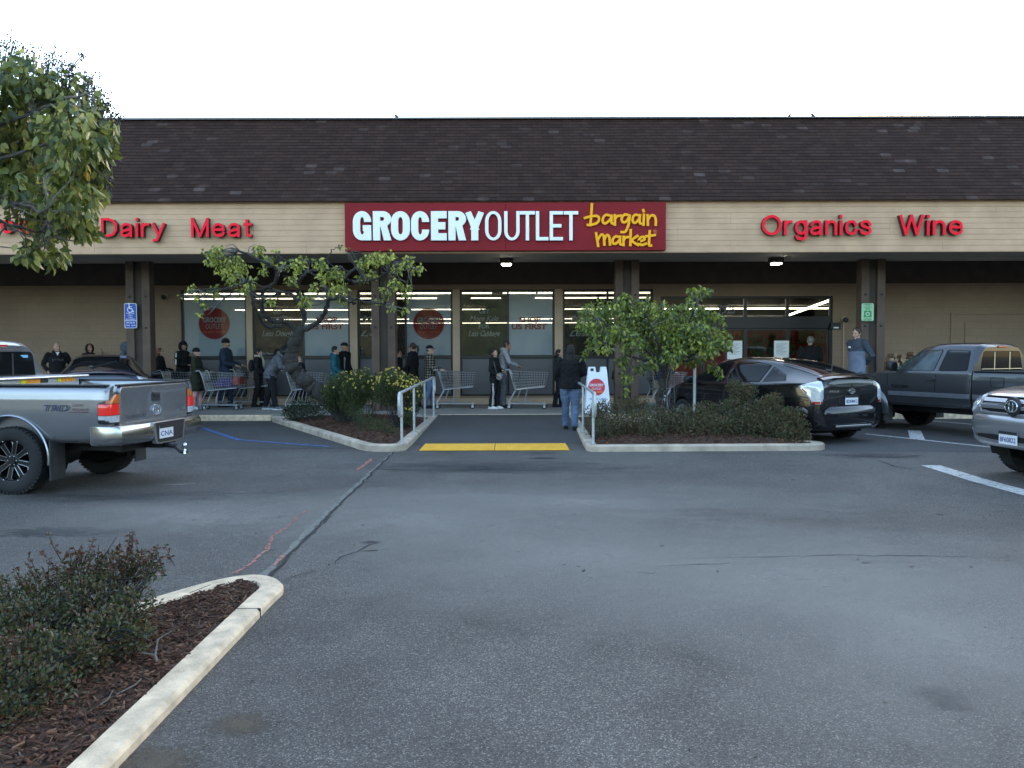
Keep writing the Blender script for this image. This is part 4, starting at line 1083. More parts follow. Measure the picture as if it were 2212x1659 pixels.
# sandwich board
t = thing('sandwich_board', 'white plastic sandwich board with round red logo standing on the sidewalk', 'sign board', (XW(1289, 20.2), 20.2, SW), R(0))
for s in (1, -1):
    def fn(u, v, d, s=s): return (u, s * (-.30 + .27 * v / 1.1) * -1 * -1 + d * s * -1, v)
    out = [(-.31, 0), (-.2, 0), (-.18, .05), (.18, .05), (.2, 0), (.31, 0), (.245, .95), (.225, 1.1), (.09, 1.1), (.07, .97), (-.02, .97), (-.04, 1.1), (-.2, 1.1), (-.225, .95)]
    mb = MB(); mb.prism(out, fn, 0, .03); mb.build('panel', pm('board', (.80, .83, .88), .45, var=.03), t, bevel=.008)
mb = MB(); fr = lambda u, v, h=.004: Vector((u, -.30 + .27 * v / 1.1 - h, v)) + Vector((0, -.03, 0)); FU = Vector((0, .27 / 1.1, 1)).normalized()
mb.add([fr(-.02 + .2 * math.cos(k * math.pi / 20), .62 + .2 * math.sin(k * math.pi / 20)) for k in range(40)], [tuple(range(40))]); mb.build('logo_disc', pm('disc', (.62, .03, .05), .5), t, fix=False)
mb = MB(); put_text(mb, 'GROCERY', .085, fr(-.02, .64, .008), RT, FU, .34, .03); put_text(mb, 'OUTLET', .085, fr(-.02, .55, .008), RT, FU, .24, .0); mb.build('lettering', M['sign_wht'], t, fix=False)
mb = MB(); put_text(mb, 'bargain market', .06, fr(-.02, .49, .008), RT, FU, .3, .01, .35); mb.build('tagline', M['sign_yellow'], t, fix=False)
mb = MB(); put_text(mb, 'FEELS LIKE', .06, fr(.0, .32, .006), RT, FU, .38, .01); put_text(mb, 'the first', .08, fr(.02, .2, .006), RT, FU, .34, .0, .35); mb.build('slogan', pm('blue_ink', (.06, .2, .4), .6), t, fix=False)
mb = MB(); mb.prism([(-.16, 1.0), (-.08, 1.0), (-.085, 1.065), (-.155, 1.065)], lambda u, v, d: (u, -.30 + .27 * v / 1.1 + d, v), -.034, -.0305); mb.build('handle_hole', M['black'], t)
# ------------------------------------------------------------------ vehicles
M['silver'] = paint_mat('silver_paint', (.27, .275, .295), rough=.26, metal=.7)
M['silver2'] = paint_mat('silver_grey_paint', (.30, .30, .32), rough=.28, metal=.6)
M['slate'] = paint_mat('slate_paint', (.070, .072, .078), rough=.3, metal=.6)
M['car_black'] = paint_mat('black_paint', (.006, .006, .008), rough=.22, metal=.0)
M['car_navy'] = paint_mat('navy_paint', (.008, .012, .035), rough=.22, metal=.2)
M['car_glass'] = pm('car_glass', (.008, .009, .010), .04, 0, var=.05, spec=.22)
M['car_glass2'] = pm('car_glass_clear', (.05, .065, .07), .05, 0, var=.6, vs=3, spec=.35)
M['chrome_truck'] = pm('chrome_truck', (.42, .43, .44), .2, 1., var=.12, vs=4)
M['tyre'] = pm('tyre', (.018, .018, .019), .85, var=.2, bump=.2, bs=60)
M['rim_black'] = pm('rim_black', (.008, .008, .009), .45, .2, var=.1)
M['alloy'] = pm('alloy', (.55, .56, .58), .28, .9, var=.06)
M['lens_red'] = pm('lens_red', (.35, .008, .010), .15, var=.2, vs=30, coat=1.)
M['lens_orange'] = pm('lens_orange', (.55, .13, .012), .15, var=.15, vs=30, coat=1.)
M['lens_clear'] = pm('lens_clear', (.62, .65, .70), .12, .3, var=.25, vs=40, coat=1.)
M['lens_lit'] = pm('lens_lit', (.42, .006, .008), .2, var=0, coat=1., emit=(1., .05, .03), es=.04)
M['alu'] = pm('alu', (.72, .74, .76), .3, .9, var=.15, vs=60, bump=.5, bs=60)
M['plate'] = pm('plate', (.72, .74, .78), .45, var=.04)
M['plate_ink'] = pm('plate_ink', (.03, .05, .20), .6)
M['gap'] = pm('gap', (.004, .004, .004), .9)
M['flap'] = pm('flap', (.045, .045, .045), .85, var=.25, vs=8)
M['dark_trim'] = pm('dark_trim', (.02, .021, .024), .5, var=.1)

def decal(mb, bvh, poly, O, U, V, D, off=.004, dep=.014, step=.07):
    O, U, V, D = Vector(O), Vector(U), Vector(V), Vector(D).normalized()
    bm = bmesh.new(); bm.faces.new([bm.verts.new((p[0], p[1], 0)) for p in poly])
    us = [p[0] for p in poly]; vs = [p[1] for p in poly]
    for ax, lo, hi in ((0, min(us), max(us)), (1, min(vs), max(vs))):
        n = max(1, int((hi - lo) / step))
        for i in range(1, n):
            q = lo + (hi - lo) * i / n
            bmesh.ops.bisect_plane(bm, geom=bm.verts[:] + bm.edges[:] + bm.faces[:], plane_co=(q, 0, 0) if ax == 0 else (0, q, 0), plane_no=(1, 0, 0) if ax == 0 else (0, 1, 0))
    bm.verts.index_update(); P = []
    for v in bm.verts:
        p = O + U * v.co.x + V * v.co.y
        h = bvh.ray_cast(p - D * 6, D, 12)
        if h[0] is None: h = bvh.find_nearest(p); h = (h[0], h[1])
        P.append(h[0] - D * off)
    n = len(P); fs = [tuple(v.index for v in f.verts) for f in bm.faces]
    sk = [(e.verts[0].index, e.verts[1].index, e.verts[1].index + n, e.verts[0].index + n) for e in bm.edges if len(e.link_faces) == 1]
    bm.free()
    mb.add(P + [p + D * dep for p in P], fs + sk)
    return mb
def strip_poly(pts, w):
    P = [Vector(p) for p in pts]; L, Q = [], []
    for i, p in enumerate(P):
        d = (P[min(i + 1, len(P) - 1)] - P[max(i - 1, 0)]).normalized(); n = Vector((-d.y, d.x)) * w / 2
        L.append(tuple(p + n)); Q.append(tuple(p - n))
    return L + Q[::-1]
def fillet(P, r=.04, n=4):
    out = []; N = len(P)
    for i in range(N):
        a, b, c = Vector(P[i - 1]), Vector(P[i]), Vector(P[(i + 1) % N])
        d0, d1 = (a - b), (c - b); k = min(r, d0.length * .45, d1.length * .45)
        p, q = b + d0.normalized() * k, b + d1.normalized() * k
        for j in range(n + 1):
            t = j / n; out.append(tuple(p * (1 - t) ** 2 + b * (2 * t * (1 - t)) + q * t * t))
    return out
X_, Y_, Z_ = Vector((1, 0, 0)), Vector((0, 1, 0)), Vector((0, 0, 1))
SIDE_L = ((0, 0, 0), X_, Z_, -Y_)          # seen from the left: u = x, v = z
SIDE_R = ((0, 0, 0), X_, Z_, Y_)
REAR = ((0, 0, 0), Y_, Z_, X_)             # u = y, v = z, cast forward
FRONT = ((0, 0, 0), Y_, Z_, -X_)
TOP = ((0, 0, 0), X_, Y_, -Z_)

def boolean_cut(mb, cut):
    a = bpy.data.objects.new('a', mb.mesh('a')); b = bpy.data.objects.new('b', cut.mesh('b'))
    TMP.collection.objects.link(b)
    k = a.modifiers.new('cut', 'BOOLEAN'); k.operation = 'DIFFERENCE'; k.solver = 'EXACT'; k.object = b
    me = tmp_eval(a)
    TMP.collection.objects.unlink(b); bpy.data.objects.remove(a); bpy.data.objects.remove(b)
    out = MB(); out.v = [tuple(v.co) for v in me.vertices]; out.f = [tuple(p.vertices) for p in me.polygons]; out.m = [0] * len(out.f)
    bpy.data.meshes.remove(me)
    return out
def bvh_of(mb): return BVHTree.FromPolygons([Vector(v) for v in mb.v], mb.f)

def wheel(parent, x, y, Rw, Wd, Rr, style, side):
    """side +1 = left (outer face towards +y)"""
    prof = [(Rr, -Wd * .44), (Rr * 1.04, -Wd * .48), (Rw * .84, -Wd * .5), (Rw * .95, -Wd * .46), (Rw * .99, -Wd * .38), (Rw, -Wd * .2), (Rw, Wd * .2), (Rw * .99, Wd * .38), (Rw * .95, Wd * .46), (Rw * .84, Wd * .5), (Rr * 1.04, Wd * .48), (Rr, Wd * .44)]
    ax = (0, side, 0); mb = MB(); mb.lathe(prof, (0, 0, 0), ax, 40, closed=True)
    for k in range(48):                              # tread blocks at the shoulders
        a = 2 * math.pi * k / 48
        for s in (-1, 1):
            r_ = Matrix.Rotation(a, 3, 'Y'); mb.box(r_ @ Vector((0, 0, Rw * .985)) + Vector((0, s * Wd * .36, 0)), (Rw * .075, Wd * .2, Rw * .05), r_)
    w_ = mb.build('wheel', M['tyre'], parent, smooth=50, loc=(x, y, Rw))
    mb = MB(); dsh = Wd * .28
    mb.lathe([(Rr * 1.03, Wd * .47), (Rr * .98, Wd * .44), (Rr * .94, Wd * .3), (Rr * .9, -Wd * .3), (Rr, -Wd * .46)], (0, 0, 0), ax, 40, cap=False)
    mb.lathe([(Rr * .95, -Wd * .1), (.01, -Wd * .1)], (0, 0, 0), ax, 32)
    hub = Rr * .3
    mb.lathe([(.002, dsh + .03), (hub * .6, dsh + .03), (hub * .7, dsh + .015), (hub, dsh + .008), (hub * 1.1, dsh - .03)], (0, 0, 0), ax, 24)
    n = 8 if style == 'offroad' else 5
    edge = MB()
    for k in range(n):
        a = 2 * math.pi * k / n + (.2 if style == 'offroad' else .1)
        def pt(r_, w__, h): # r along the spoke, w across
            c, s_ = math.cos(a), math.sin(a); return Vector((r_ * c - w__ * s_, side * h, r_ * s_ + w__ * c))
        wi, wo = (hub * .42, Rr * .13) if style == 'offroad' else (hub * .6, Rr * .2)
        r0, r1 = hub * .85, Rr * .96
        rings = [[pt(r_, -ww, h - .03), pt(r_, ww, h - .03), pt(r_, ww * .8, h), pt(r_, -ww * .8, h)] for r_, ww, h in ((r0, wi, dsh + .006), ((r0 + r1) / 2, (wi * .8 + wo * .2), dsh + .012), (r1, wo, dsh + .02))]
        mb.loft(rings)
        if style == 'offroad':
            for s in (-1, 1):
                edge.tube([pt(r0 * 1.25, s * wi * .75, dsh + .012), pt((r0 + r1) / 2, s * (wi * .7 + wo * .15), dsh + .015), pt(r1 * .92, s * wo * .95, dsh + .02), pt(r1 * .95, s * wo * 1.7, dsh + .02)], .0032, 5)
            edge.ell(pt(Rr * .985, Rr * .2, Wd * .46), (.009, .006, .009), 6, 4)
    for k in range(6):
        a = 2 * math.pi * k / 6; edge.ell((hub * .75 * math.cos(a), side * (dsh + .02), hub * .75 * math.sin(a)), (.009, .009, .009), 6, 4)
    rim = mb.build('rim', M['rim_black'] if style == 'offroad' else M['alloy'], w_, smooth=40)
    edge.build('rim_edge', M['alloy'] if style == 'offroad' else M['dark_trim'], w_, smooth=60)
    return w_

def emblem(parent, c, u, v, r, mat, disc=None):
    c, u, v = Vector(c), Vector(u), Vector(v); n = u.cross(v); mb = MB()
    def E(rx, ry, cy=0): return [c + u * (rx * math.cos(2 * math.pi * k / 24)) + v * (cy + ry * math.sin(2 * math.pi * k / 24)) + n * .012 for k in range(25)]
    t = r * .12
    mb.tube(E(r, r * .68), t, 6, cap=False); mb.tube(E(r * .36, r * .64), t * .8, 6, cap=False); mb.tube(E(r * .68, r * .26, r * .38), t * .8, 6, cap=False)
    mb.build('emblem', mat, parent, smooth=60)
def plate(parent, c, u, v, text, name='license_plate', wd=.305, ht=.152, shown=None):
    c, u, v = Vector(c), Vector(u).normalized(), Vector(v).normalized(); n = u.cross(v)
    mb = MB(); mb.prism([(-wd / 2, -ht / 2), (wd / 2, -ht / 2), (wd / 2, ht / 2), (-wd / 2, ht / 2)], lambda a, b, d: c + u * a + v * b + n * d, 0, .006)
    p = mb.build(name, M['plate'], parent, bevel=.003, seg=1)
    mb = MB(); mb.prism([(-wd / 2, ht / 2 - .03), (wd / 2, ht / 2 - .03), (wd / 2, ht / 2 + .006), (-wd / 2, ht / 2 + .006)], lambda a, b, d: c + u * a + v * b + n * d, .0062, .010); mb.build('plate_frame', M['dark_trim'], p)
    if not text: return
    mb = MB(); put_text(mb, text, .082, c + n * .0085 - v * .045, u, v, wd * .86, .012); mb.build('plate_number', M['plate_ink'], p, fix=False)

def sect(z0, ws, wm, zm, wb, zb, wt, zs, zr, x, it=2):
    """one cross-section ring: sill, flank, belt, roof"""
    h = [(0, z0), (ws, z0), (wm * .985, z0 + .10), (wm, zm), (wb + (wm - wb) * .25, zb - .06), (wb, zb), (wb - (wb - wt) * .12, zb + (zs - zb) * .14), (wt, zs), (wt - .10, zr - .012), (0, zr)]
    h = chaikin(h, it)
    return [Vector((x, y, z)) for y, z in h] + [Vector((x, -y, z)) for y, z in h[-2:0:-1]]

def pickup(label, loc, rz, P):
    root = thing('pickup_truck', label, 'pickup truck', loc, rz)
    body = P['paint']; WB, Rw = P['wb'], P['rw']
    zb_, hr = P['belt'], P['h']
    xb, xtr0, xtr1, xcowl, xn = P['xb'], P['xb'] + .12, P['xws'], P['xcowl'], P['xnose']
    wm, wt = P['wm'], P['wt']
    z0 = P['z0']
    zr = crv([(xb, hr - .075), (xb + .10, hr - .02), (xb + .5, hr), (xtr1 - .35, hr - .005), (xtr1, hr - .06), (xcowl, P['hood'] + .05), (xcowl + .1, P['hood'] + .035), (xn - .35, P['hood'] - .03), (xn - .1, P['hood'] - .09), (xn, P['hood'] - .2)])
    zb = crv([(xb, zb_), (xtr1, zb_), (xcowl, zb_ - .02), (xcowl + .2, P['hood'] - .05), (xn - .3, P['hood'] - .11), (xn, P['hood'] - .27)])
    wtf = crv([(xb, wt - .03), (xb + .12, wt), (xtr1, wt), (xcowl, wm - .17), (xcowl + .2, wm - .14), (xn - .2, wm - .2), (xn, wm - .32)])
    wmf = crv([(xb, wm - .015), (xb + .08, wm), (xn - .5, wm), (xn - .2, wm - .04), (xn - .05, wm - .12), (xn, wm - .2)])
    xs = [xb, xb + .03, xb + .08] + [xb + .08 + (xn - xb - .08) * i / 60 for i in range(1, 59)] + [xn - .06, xn - .02, xn]
    rings = []
    for x in xs:
        w_, t_ = wmf(x), wtf(x); b_, r_ = zb(x), zr(x); zs = r_ - min(.12, (r_ - b_) * .4)
        rings.append(sect(z0, w_ - .07, w_, (z0 + zb_) / 2, w_ - .025, b_, t_, zs, r_, x))
    mb = MB(); mb.loft(rings)
    cut = MB(); ra = P['arch']
    for s in (-1, 1): cut.lathe([(ra, -.2), (ra, .2)], (WB, s * (wm - .1), Rw + .03), (0, 1, 0), 40)
    cab = boolean_cut(mb, cut); bv = bvh_of(cab)
    cab_o = cab.build('cab', body, root, smooth=40)
    # bed
    xr, bx = P['xtail'], xb - .035; zt = P['rail']; fl = z0 + .22
    half = [(0, z0 + .02), (wm - .10, z0 + .02), (wm - .03, z0 + .07), (wm, z0 + .33), (wm - .008, zt - .15), (wm - .025, zt - .035), (wm - .06, zt), (wm - .12, zt), (wm - .135, zt - .03), (wm - .14, fl), (0, fl)]
    half = [half[0]] + chaikin(half[1:5] , 2) + chaikin(half[4:8], 2)[1:] + half[8:]
    rings = []
    for x, k in ((bx, 1.), ((bx + xr) / 2, 1.), (xr + .2, 1.), (xr + .08, .992), (xr + .02, .975), (xr, .955)):
        h = [(y * k if y > wm - .135 else y, z) for y, z in half]
        rings.append([Vector((x, y, z)) for y, z in h] + [Vector((x, -y, z)) for y, z in h[-2:0:-1]])
    mb = MB(); mb.loft(rings)
    cut = MB()
    for s in (-1, 1): cut.lathe([(ra, -.12), (ra, .25)], (0, s * (wm + .02 - .0) - s * .02, Rw + .03), (0, s, 0), 40)
    bed = boolean_cut(mb, cut); bb = bvh_of(bed)
    bed_o = bed.build('bed', body, root, smooth=40)
    mb = MB()
    for s in (-1, 1): mb.box2((bx + .01, s * (wm - .035), zt + .001), (xr + .03, s * (wm - .125), zt + .022))
    mb.build('bed_rail_cap', M['black_plastic'], bed_o, bevel=.008)
    mb = MB(); mb.box2((xr + .08, -wm + .15, fl + .001), (bx - .02, wm - .15, fl + .02)); mb.build('bed_liner', M['black_plastic'], bed_o)
    # tailgate
    tw = wm - .215
    mb = MB(); mb.prism([(-tw, z0 + .13), (tw, z0 + .13), (tw, zt - .07), (tw - .015, zt - .03), (tw - .05, zt - .008), (-tw + .05, zt - .008), (-tw + .015, zt - .03), (-tw, zt - .07)], lambda u, v, d: (d, u, v), xr - .022, xr + .05)
    tg = mb.build('tailgate', body, root, bevel=.022, seg=3)
    mb = MB(); mb.box2((xr - .02, -tw + .02, zt - .008), (xr + .05, tw - .02, zt + .016)); mb.build('tailgate_cap', M['black_plastic'], tg, bevel=.008)
    mb = MB(); mb.box2((xr - .034, -.085, zt - .21), (xr - .02, .085, zt - .10)); mb.build('handle', M['black_plastic'], tg, bevel=.012)
    mb = MB(); mb.box2((xr - .046, -.06, zt - .155), (xr - .03, .06, zt - .115)); mb.build('handle_lever', M['dark_trim'], tg, bevel=.008)
    emblem(tg, (xr - .022, 0, zt - .32), -Y_, Z_, .085, M['chrome'])
    for s_, y_, z_, sz, wd in P['rear_text']:
        mb = MB(); put_text(mb, s_, sz, (xr - .027, y_, z_), -Y_, Z_, wd, .02, .15); mb.build('badge', M['chrome'], tg, fix=False)
    # tail lamps wrapped round the corner
    for s in (-1, 1):
        zl0, zl1 = z0 + .26, zt - .095
        tl = None
        for (za, zbb, mt, nm) in ((zl0, zl0 + .075, M['lens_clear'], 'reverse_lens'), (zl0 + .082, zl1 - .105, M['lens_lit'], 'brake_lens'), (zl1 - .097, zl1, M['lens_orange'], 'turn_lens')):
            def w_at(z):
                f = (z - zl0) / (zl1 - zl0); return wm + .004 - .105 * (max(0, f - .5) / .5) ** 2.2 - (.02 * (max(0, .15 - f) / .15) ** 2)
            n = 6; ol = [(w_at(za + (zbb - za) * i / n), za + (zbb - za) * i / n) for i in range(n + 1)]
            def ring(y1, z, ins=0):
                return [Vector((xr - .024, s * (tw + .012), z)), Vector((xr - .024, s * (y1 - .07), z)), Vector((xr - .012, s * (y1 - .03), z)), Vector((xr + .02, s * (y1 - .006), z)), Vector((xr + .10, s * y1, z)), Vector((xr + .10, s * (tw + .012), z))]
            mb = MB(); mb.loft([ring(y, z) for y, z in ol])
            if tl is None: bz = MB(); N = 10; bz.loft([[p * 1 + Vector((.006, s * -.002, 0)) for p in ring(w_at(zl0 + (zl1 - zl0) * i / N) + .001, zl0 - .018 + (zl1 - zl0 + .034) * i / N)] for i in range(N + 1)]); tl = bz.build('tail_light', M['dark_trim'], root, smooth=40)
            mb.build(nm, mt, tl, smooth=40)
    # rear bumper
    bz0, bz1 = z0 + .0, z0 + .215; xo = xr - .20
    st = [(-wm - .005, xr + .16, xr + .10), (-wm - .005, xr + .02, xr - .02), (-wm + .07, xo + .06, xr - .02), (-.62, xo + .02, xr - .02), (-.36, xo, xr - .02), (.36, xo, xr - .02), (.62, xo + .02, xr - .02), (wm - .07, xo + .06, xr - .02), (wm + .005, xr + .02, xr - .02), (wm + .005, xr + .16, xr + .10)]
    mb = MB(); rings = []
    for y, xa, xi in st:
        e = abs(y) > wm
        rings.append([Vector((xa + .03, y * (.985 if e else 1), bz0)), Vector((xa + .004, y, bz0 + .03)), Vector((xa, y, bz0 + .09)), Vector((xa + .008, y, bz1 - .045)), Vector((xa + .035, y * (.99 if e else 1), bz1 - .004)), Vector((xa + .055, y * (.98 if e else 1), bz1)), Vector((max(xi, xa + .06), y * (.97 if e else 1), bz1)), Vector((max(xi, xa + .06), y * (.97 if e else 1), bz0 + .02))])
    mb.loft(rings)
    bp = mb.build('rear_bumper', P['bumper'], root, smooth=50)
    mb = MB(); mb.prism([(-.36, bz1 + .002), (.36, bz1 + .002), (.31, bz0 - .035), (.24, bz0 - .05), (-.24, bz0 - .05), (-.31, bz0 - .035)], lambda u, v, d: (d, u, v), xo - .006, xo + .05); mb.build('bumper_frame', M['chrome_dull'], bp, bevel=.008)
    mb = MB(); mb.prism([(-.32, bz1 - .005), (.32, bz1 - .005), (.28, bz0 - .02), (.22, bz0 - .03), (-.22, bz0 - .03), (-.28, bz0 - .02)], lambda u, v, d: (d, u, v), xo - .0085, xo - .004); mb.build('bumper_recess', M['black_plastic'], bp)
    plate(bp, (xo - .010, .10, bz0 + .09), -Y_, Z_, P['rear_plate'])
    mb = MB(); mb.box2((xr + .1, -.5, z0 - .12), (xr + .2, .5, z0 - .03)); mb.box2((xr - .12, -.04, z0 - .12), (xr + .15, .04, z0 - .04)); mb.tube([(xr - .1, 0, z0 - .09), (xr - .28, 0, z0 - .10)], .028, 8); mb.tube([(xr - .26, 0, z0 - .10), (xr - .34, 0, z0 - .17), (xr - .42, 0, z0 - .17)], .022, 6)
    hi = mb.build('hitch', M['dark_trim'], root, smooth=40)
    mb = MB(); mb.lathe([(.012, -.06), (.03, -.05), (.03, -.01), (.02, 0), (.018, .03), (.026, .045), (.029, .062), (.024, .082), (.008, .092)], (xr - .39, 0, z0 - .15), (0, 0, 1), 16); mb.build('hitch_ball', M['chrome'], hi, smooth=60)
    # underside, axles, arch liners
    mb = MB()
    for s in (-1, 1): mb.box2((xr + .1, s * .42, z0 - .10), (xn - .4, s * .54, z0 + .02))
    for x in (0, WB): mb.tube([(x, -wm + .2, Rw), (x, wm - .2, Rw)], .06, 10)
    mb.ell((0, 0, Rw), (.18, .2, .16), 12, 8); mb.box2((.4, -.45, z0 - .06), (xn - .3, .45, z0 + .01)); mb.lathe([(.36, -.1), (.36, .1)], (xr + .55, 0, z0 - .02), (0, 0, 1), 20); mb.tube([(xr + .1, -.62, z0 - .06), (xr + .9, -.62, z0 - .04)], .07, 10)
    mb.build('underbody', M['black'], root, smooth=40)
    for x in (0, WB):
        for s in (-1, 1):
            mb = MB(); rings = [[Vector((x + ra * 1.0 * math.cos(a), s * y, Rw + .03 + ra * 1.0 * math.sin(a))) for a in [R(-20 + 220 * k / 24) for k in range(25)]] for y in (wm - .02, wm - .36)]
            mb.loft(rings, cap=False, closed=False); mb.add(rings[1] + [Vector((x, s * (wm - .36), Rw - .2))], [tuple(range(26))]); mb.build('wheel_well', M['gap'], root)
    for x, nm in ((0, 'r'), (WB, 'f')):
        for s in (-1, 1): wheel(root, x, s * (wm - .135), Rw, P['tw'], P['rr'], P['style'], s)
    for s in (-1, 1):                                # flares, flaps, trim
        for x, bvx in ((0, bb), (WB, bv)):
            mb = MB(); a0, a1 = (-8, 188)
            pts = [(x + (ra + .012) * math.cos(R(a)), s * (wm + (.012 if P['flare'] else .004)), Rw + .03 + (ra + .012) * math.sin(R(a))) for a in range(a0, a1 + 1, 7)]
            if P['flare']:
                ins = [Vector((p[0] + (p[0] - x) * .22, s * (wm - .01), p[2] + (p[2] - Rw) * .17)) for p in pts]; out = [Vector((p[0], s * (wm + .045), p[2])) for p in pts]; mid = [(a * .55 + b * .45 + Vector((0, s * .012, 0))) for a, b in zip(ins, out)]
                inn = [Vector((p[0], s * (wm - .05), p[2])) for p in pts]
                mb.loft([inn, out, mid, ins], cap=False, closed=False); mb.build('fender_flare', body, root, smooth=60)
            else: mb.tube(pts, .013, 6); mb.build('arch_trim', P['trim'], root, smooth=60)
        mb = MB(); mb.box2((-ra - .03, s * (wm - .26), .17), (-ra - .012, s * (wm + .0), z0 + .06)); mb.build('mud_flap', M['flap'], root, bevel=.008); mb = MB(); mb.box2((WB - ra - .03, s * (wm - .24), .19), (WB - ra - .012, s * (wm + .01), z0 + .06)); mb.build('mud_flap', M['flap'], root, bevel=.008)
    # glass
    wz0, wz1 = zb_ + .035, hr - .145
    gl = P['side_glass']
    for basis, s in ((SIDE_L, 1), (SIDE_R, -1)):
        for poly, mt in gl:
            mb = MB(); decal(mb, bv, fillet(poly, .05), *basis, off=.001, dep=.01); fr_ = mb.build('window_seal', M['gap'], cab_o, smooth=60)
            c = (sum(p[0] for p in poly) / len(poly), sum(p[1] for p in poly) / len(poly))
            mb = MB(); decal(mb, bv, [(c[0] + (p[0] - c[0]) * .95, c[1] + (p[1] - c[1]) * .93) for p in fillet(poly, .045)], *basis, off=.004, dep=.01); mb.build('side_window', mt, cab_o, smooth=60)
        mb = MB()
        for ln in P['gaps_cab']: decal(mb, bv, strip_poly(ln, .012), *basis, off=.0015, dep=.006, step=.15)
        mb.build('door_gap', M['gap'], cab_o)
        mb = MB(); hx, hz = P['handle']; decal(mb, bv, chaikin([(hx - .11, hz - .03), (hx + .10, hz - .035), (hx + .11, hz + .02), (hx + .02, hz + .05), (hx - .10, hz + .03)], 1, True), *basis, off=.03, dep=.04, step=.05); mb.build('door_handle', P['handle_mat'], cab_o, bevel=.008)
        if P['moulding']:
            mb = MB(); za = P['moulding']; decal(mb, bv, [(xb + .01, za), (WB - ra - .1, za), (WB - ra - .1, za + .085), (xb + .01, za + .085)], *basis, off=.014, dep=.02); mb.build('side_moulding', P['mould_mat'], cab_o, bevel=.006)
            mb = MB(); decal(mb, bb, [(xb - .40, za), (xb - .05, za), (xb - .05, za + .085), (xb - .40, za + .085)], *basis, off=.014, dep=.02); mb.build('side_moulding', P['mould_mat'], bed_o, bevel=.006)
        # mirror
        mx = P['xmir']; mb = MB(); cy = s * (wm + .10)
        mb.ell((mx, cy, zb_ + .11), (.07, .115, .10), 14, 10, None, lambda u: Vector((math.copysign(abs(u.x) ** .6, u.x), math.copysign(abs(u.y) ** .6, u.y), math.copysign(abs(u.z) ** .6, u.z))))
        mb.tube([(mx + .03, s * (wm - .06), zb_ + .03), (mx, s * (wm + .03), zb_ + .07)], .03, 8); mr = mb.build('mirror', M['black_plastic'], cab_o, smooth=60)
        mb = MB(); mb.ell((mx - .066, cy, zb_ + .11), (.012, .09, .08), 14, 8); mb.build('mirror_glass', M['car_glass'], mr, smooth=60)
    wy = wt - .02
    mb = MB(); decal(mb, bv, fillet([(-wy - .03, zb_ + .03), (wy + .03, zb_ + .03), (wy - .05, hr - .16), (-wy + .05, hr - .16)], .07), *REAR, off=.003, dep=.02); rg = mb.build('rear_window', M['car_glass'], cab_o, smooth=60)
    mb = MB()
    for yy in (-.22, .22): mb.box2((xb - .012, yy - .012, zb_ + .05), (xb - .003, yy + .012, hr - .18))
    mb.box2((xb - .010, -wy, zb_ + .06), (xb - .004, wy, zb_ + .075)); mb.build('slider_frame', M['chrome_dull'] if P['flare'] else M['dark_trim'], rg)
    mb = MB(); mb.box2((xb - .02, -.13, hr - .105), (xb + .03, .13, hr - .065)); mb.build('high_brake_light', M['lens_red'], cab_o, bevel=.01)
    x0w, x1w = xtr1 + .04, xcowl - .02
    mb = MB(); decal(mb, bv, chaikin([(x0w, -wt + .09), (x0w, wt - .09), (x1w, wt + .04), (x1w, -wt - .04)], 2, True), *TOP, off=.004, dep=.02); mb.build('windshield', M['car_glass'], cab_o, smooth=60)
    # nose: grille, lamps, bumper, plate
    zh = P['hood']; mb = MB(); decal(mb, bv, chaikin([(-.56, zh - .34), (.56, zh - .34), (.62, zh - .13), (.45, zh - .095), (-.45, zh - .095), (-.62, zh - .13)], 1, True), *FRONT, off=.012, dep=.05); gri = mb.build('grille', M['gap'], root, smooth=40)
    mb = MB()
    for za, hh in ((zh - .345, .035), (zh - .272, .052), (zh - .19, .05), (zh - .115, .03)):
        decal(mb, bv, [(-.56, za), (.56, za), (.58, za + hh), (-.58, za + hh)], *FRONT, off=.04, dep=.05)
    for s in (-1, 1): decal(mb, bv, [(s * .55, zh - .345), (s * .59, zh - .345), (s * .64, zh - .1), (s * .60, zh - .09)], *FRONT, off=.04, dep=.05)
    mb.build('grille_bar', P['grille'], gri, bevel=.008)
    mb = MB(); mb.lathe([(.12, 0), (.115, .03), (.10, .036), (.001, .036)], (xn + .03, 0, zh - .225), (1, 0, 0), 28); mb.build('emblem_disc', M['dark_trim'], gri, smooth=40); emblem(gri, (xn + .062, 0, zh - .225), Y_, Z_, .10, M['chrome'])
    for s in (-1, 1):
        mb = MB(); O = Vector((xn - .05, s * (wm - .18), 0)); U = Vector((-.6, s * .8, 0)).normalized(); D = Vector((-.8, -s * .6, 0)).normalized()
        decal(mb, bv, chaikin([(-.115, zh - .34), (.21, zh - .36), (.24, zh - .25), (.17, zh - .13), (-.08, zh - .10)], 2, True), O, U, Z_, D, off=.012, dep=.05, step=.04); mb.build('headlight', M['lens_clear'], root, smooth=50)
    fz0, fz1 = P['fb0'], zh - .35; xf = xn + .09
    st = [(-wm - .0, xn - .55), (-wm - .0, xn - .3), (-wm + .05, xn - .12), (-wm + .16, xn - .02), (-.6, xf - .015), (-.3, xf), (.3, xf), (.6, xf - .015), (wm - .16, xn - .02), (wm - .05, xn - .12), (wm + .0, xn - .3), (wm + .0, xn - .55)]
    mb = MB(); rings = []
    for y, xx in st:
        k = .96
        rings.append([Vector((xx - .22, y * .9, fz0 + .02)), Vector((xx - .08, y * .97, fz0)), Vector((xx - .02, y * .99, fz0 + .06)), Vector((xx - .012, y, fz0 + .16)), Vector((xx, y, fz0 + .18)), Vector((xx + .004, y, fz1 - .08)), Vector((xx - .01, y * .995, fz1 - .02)), Vector((xx - .05, y * .98, fz1 + .005)), Vector((xx - .25, y * .9, fz1)), ])
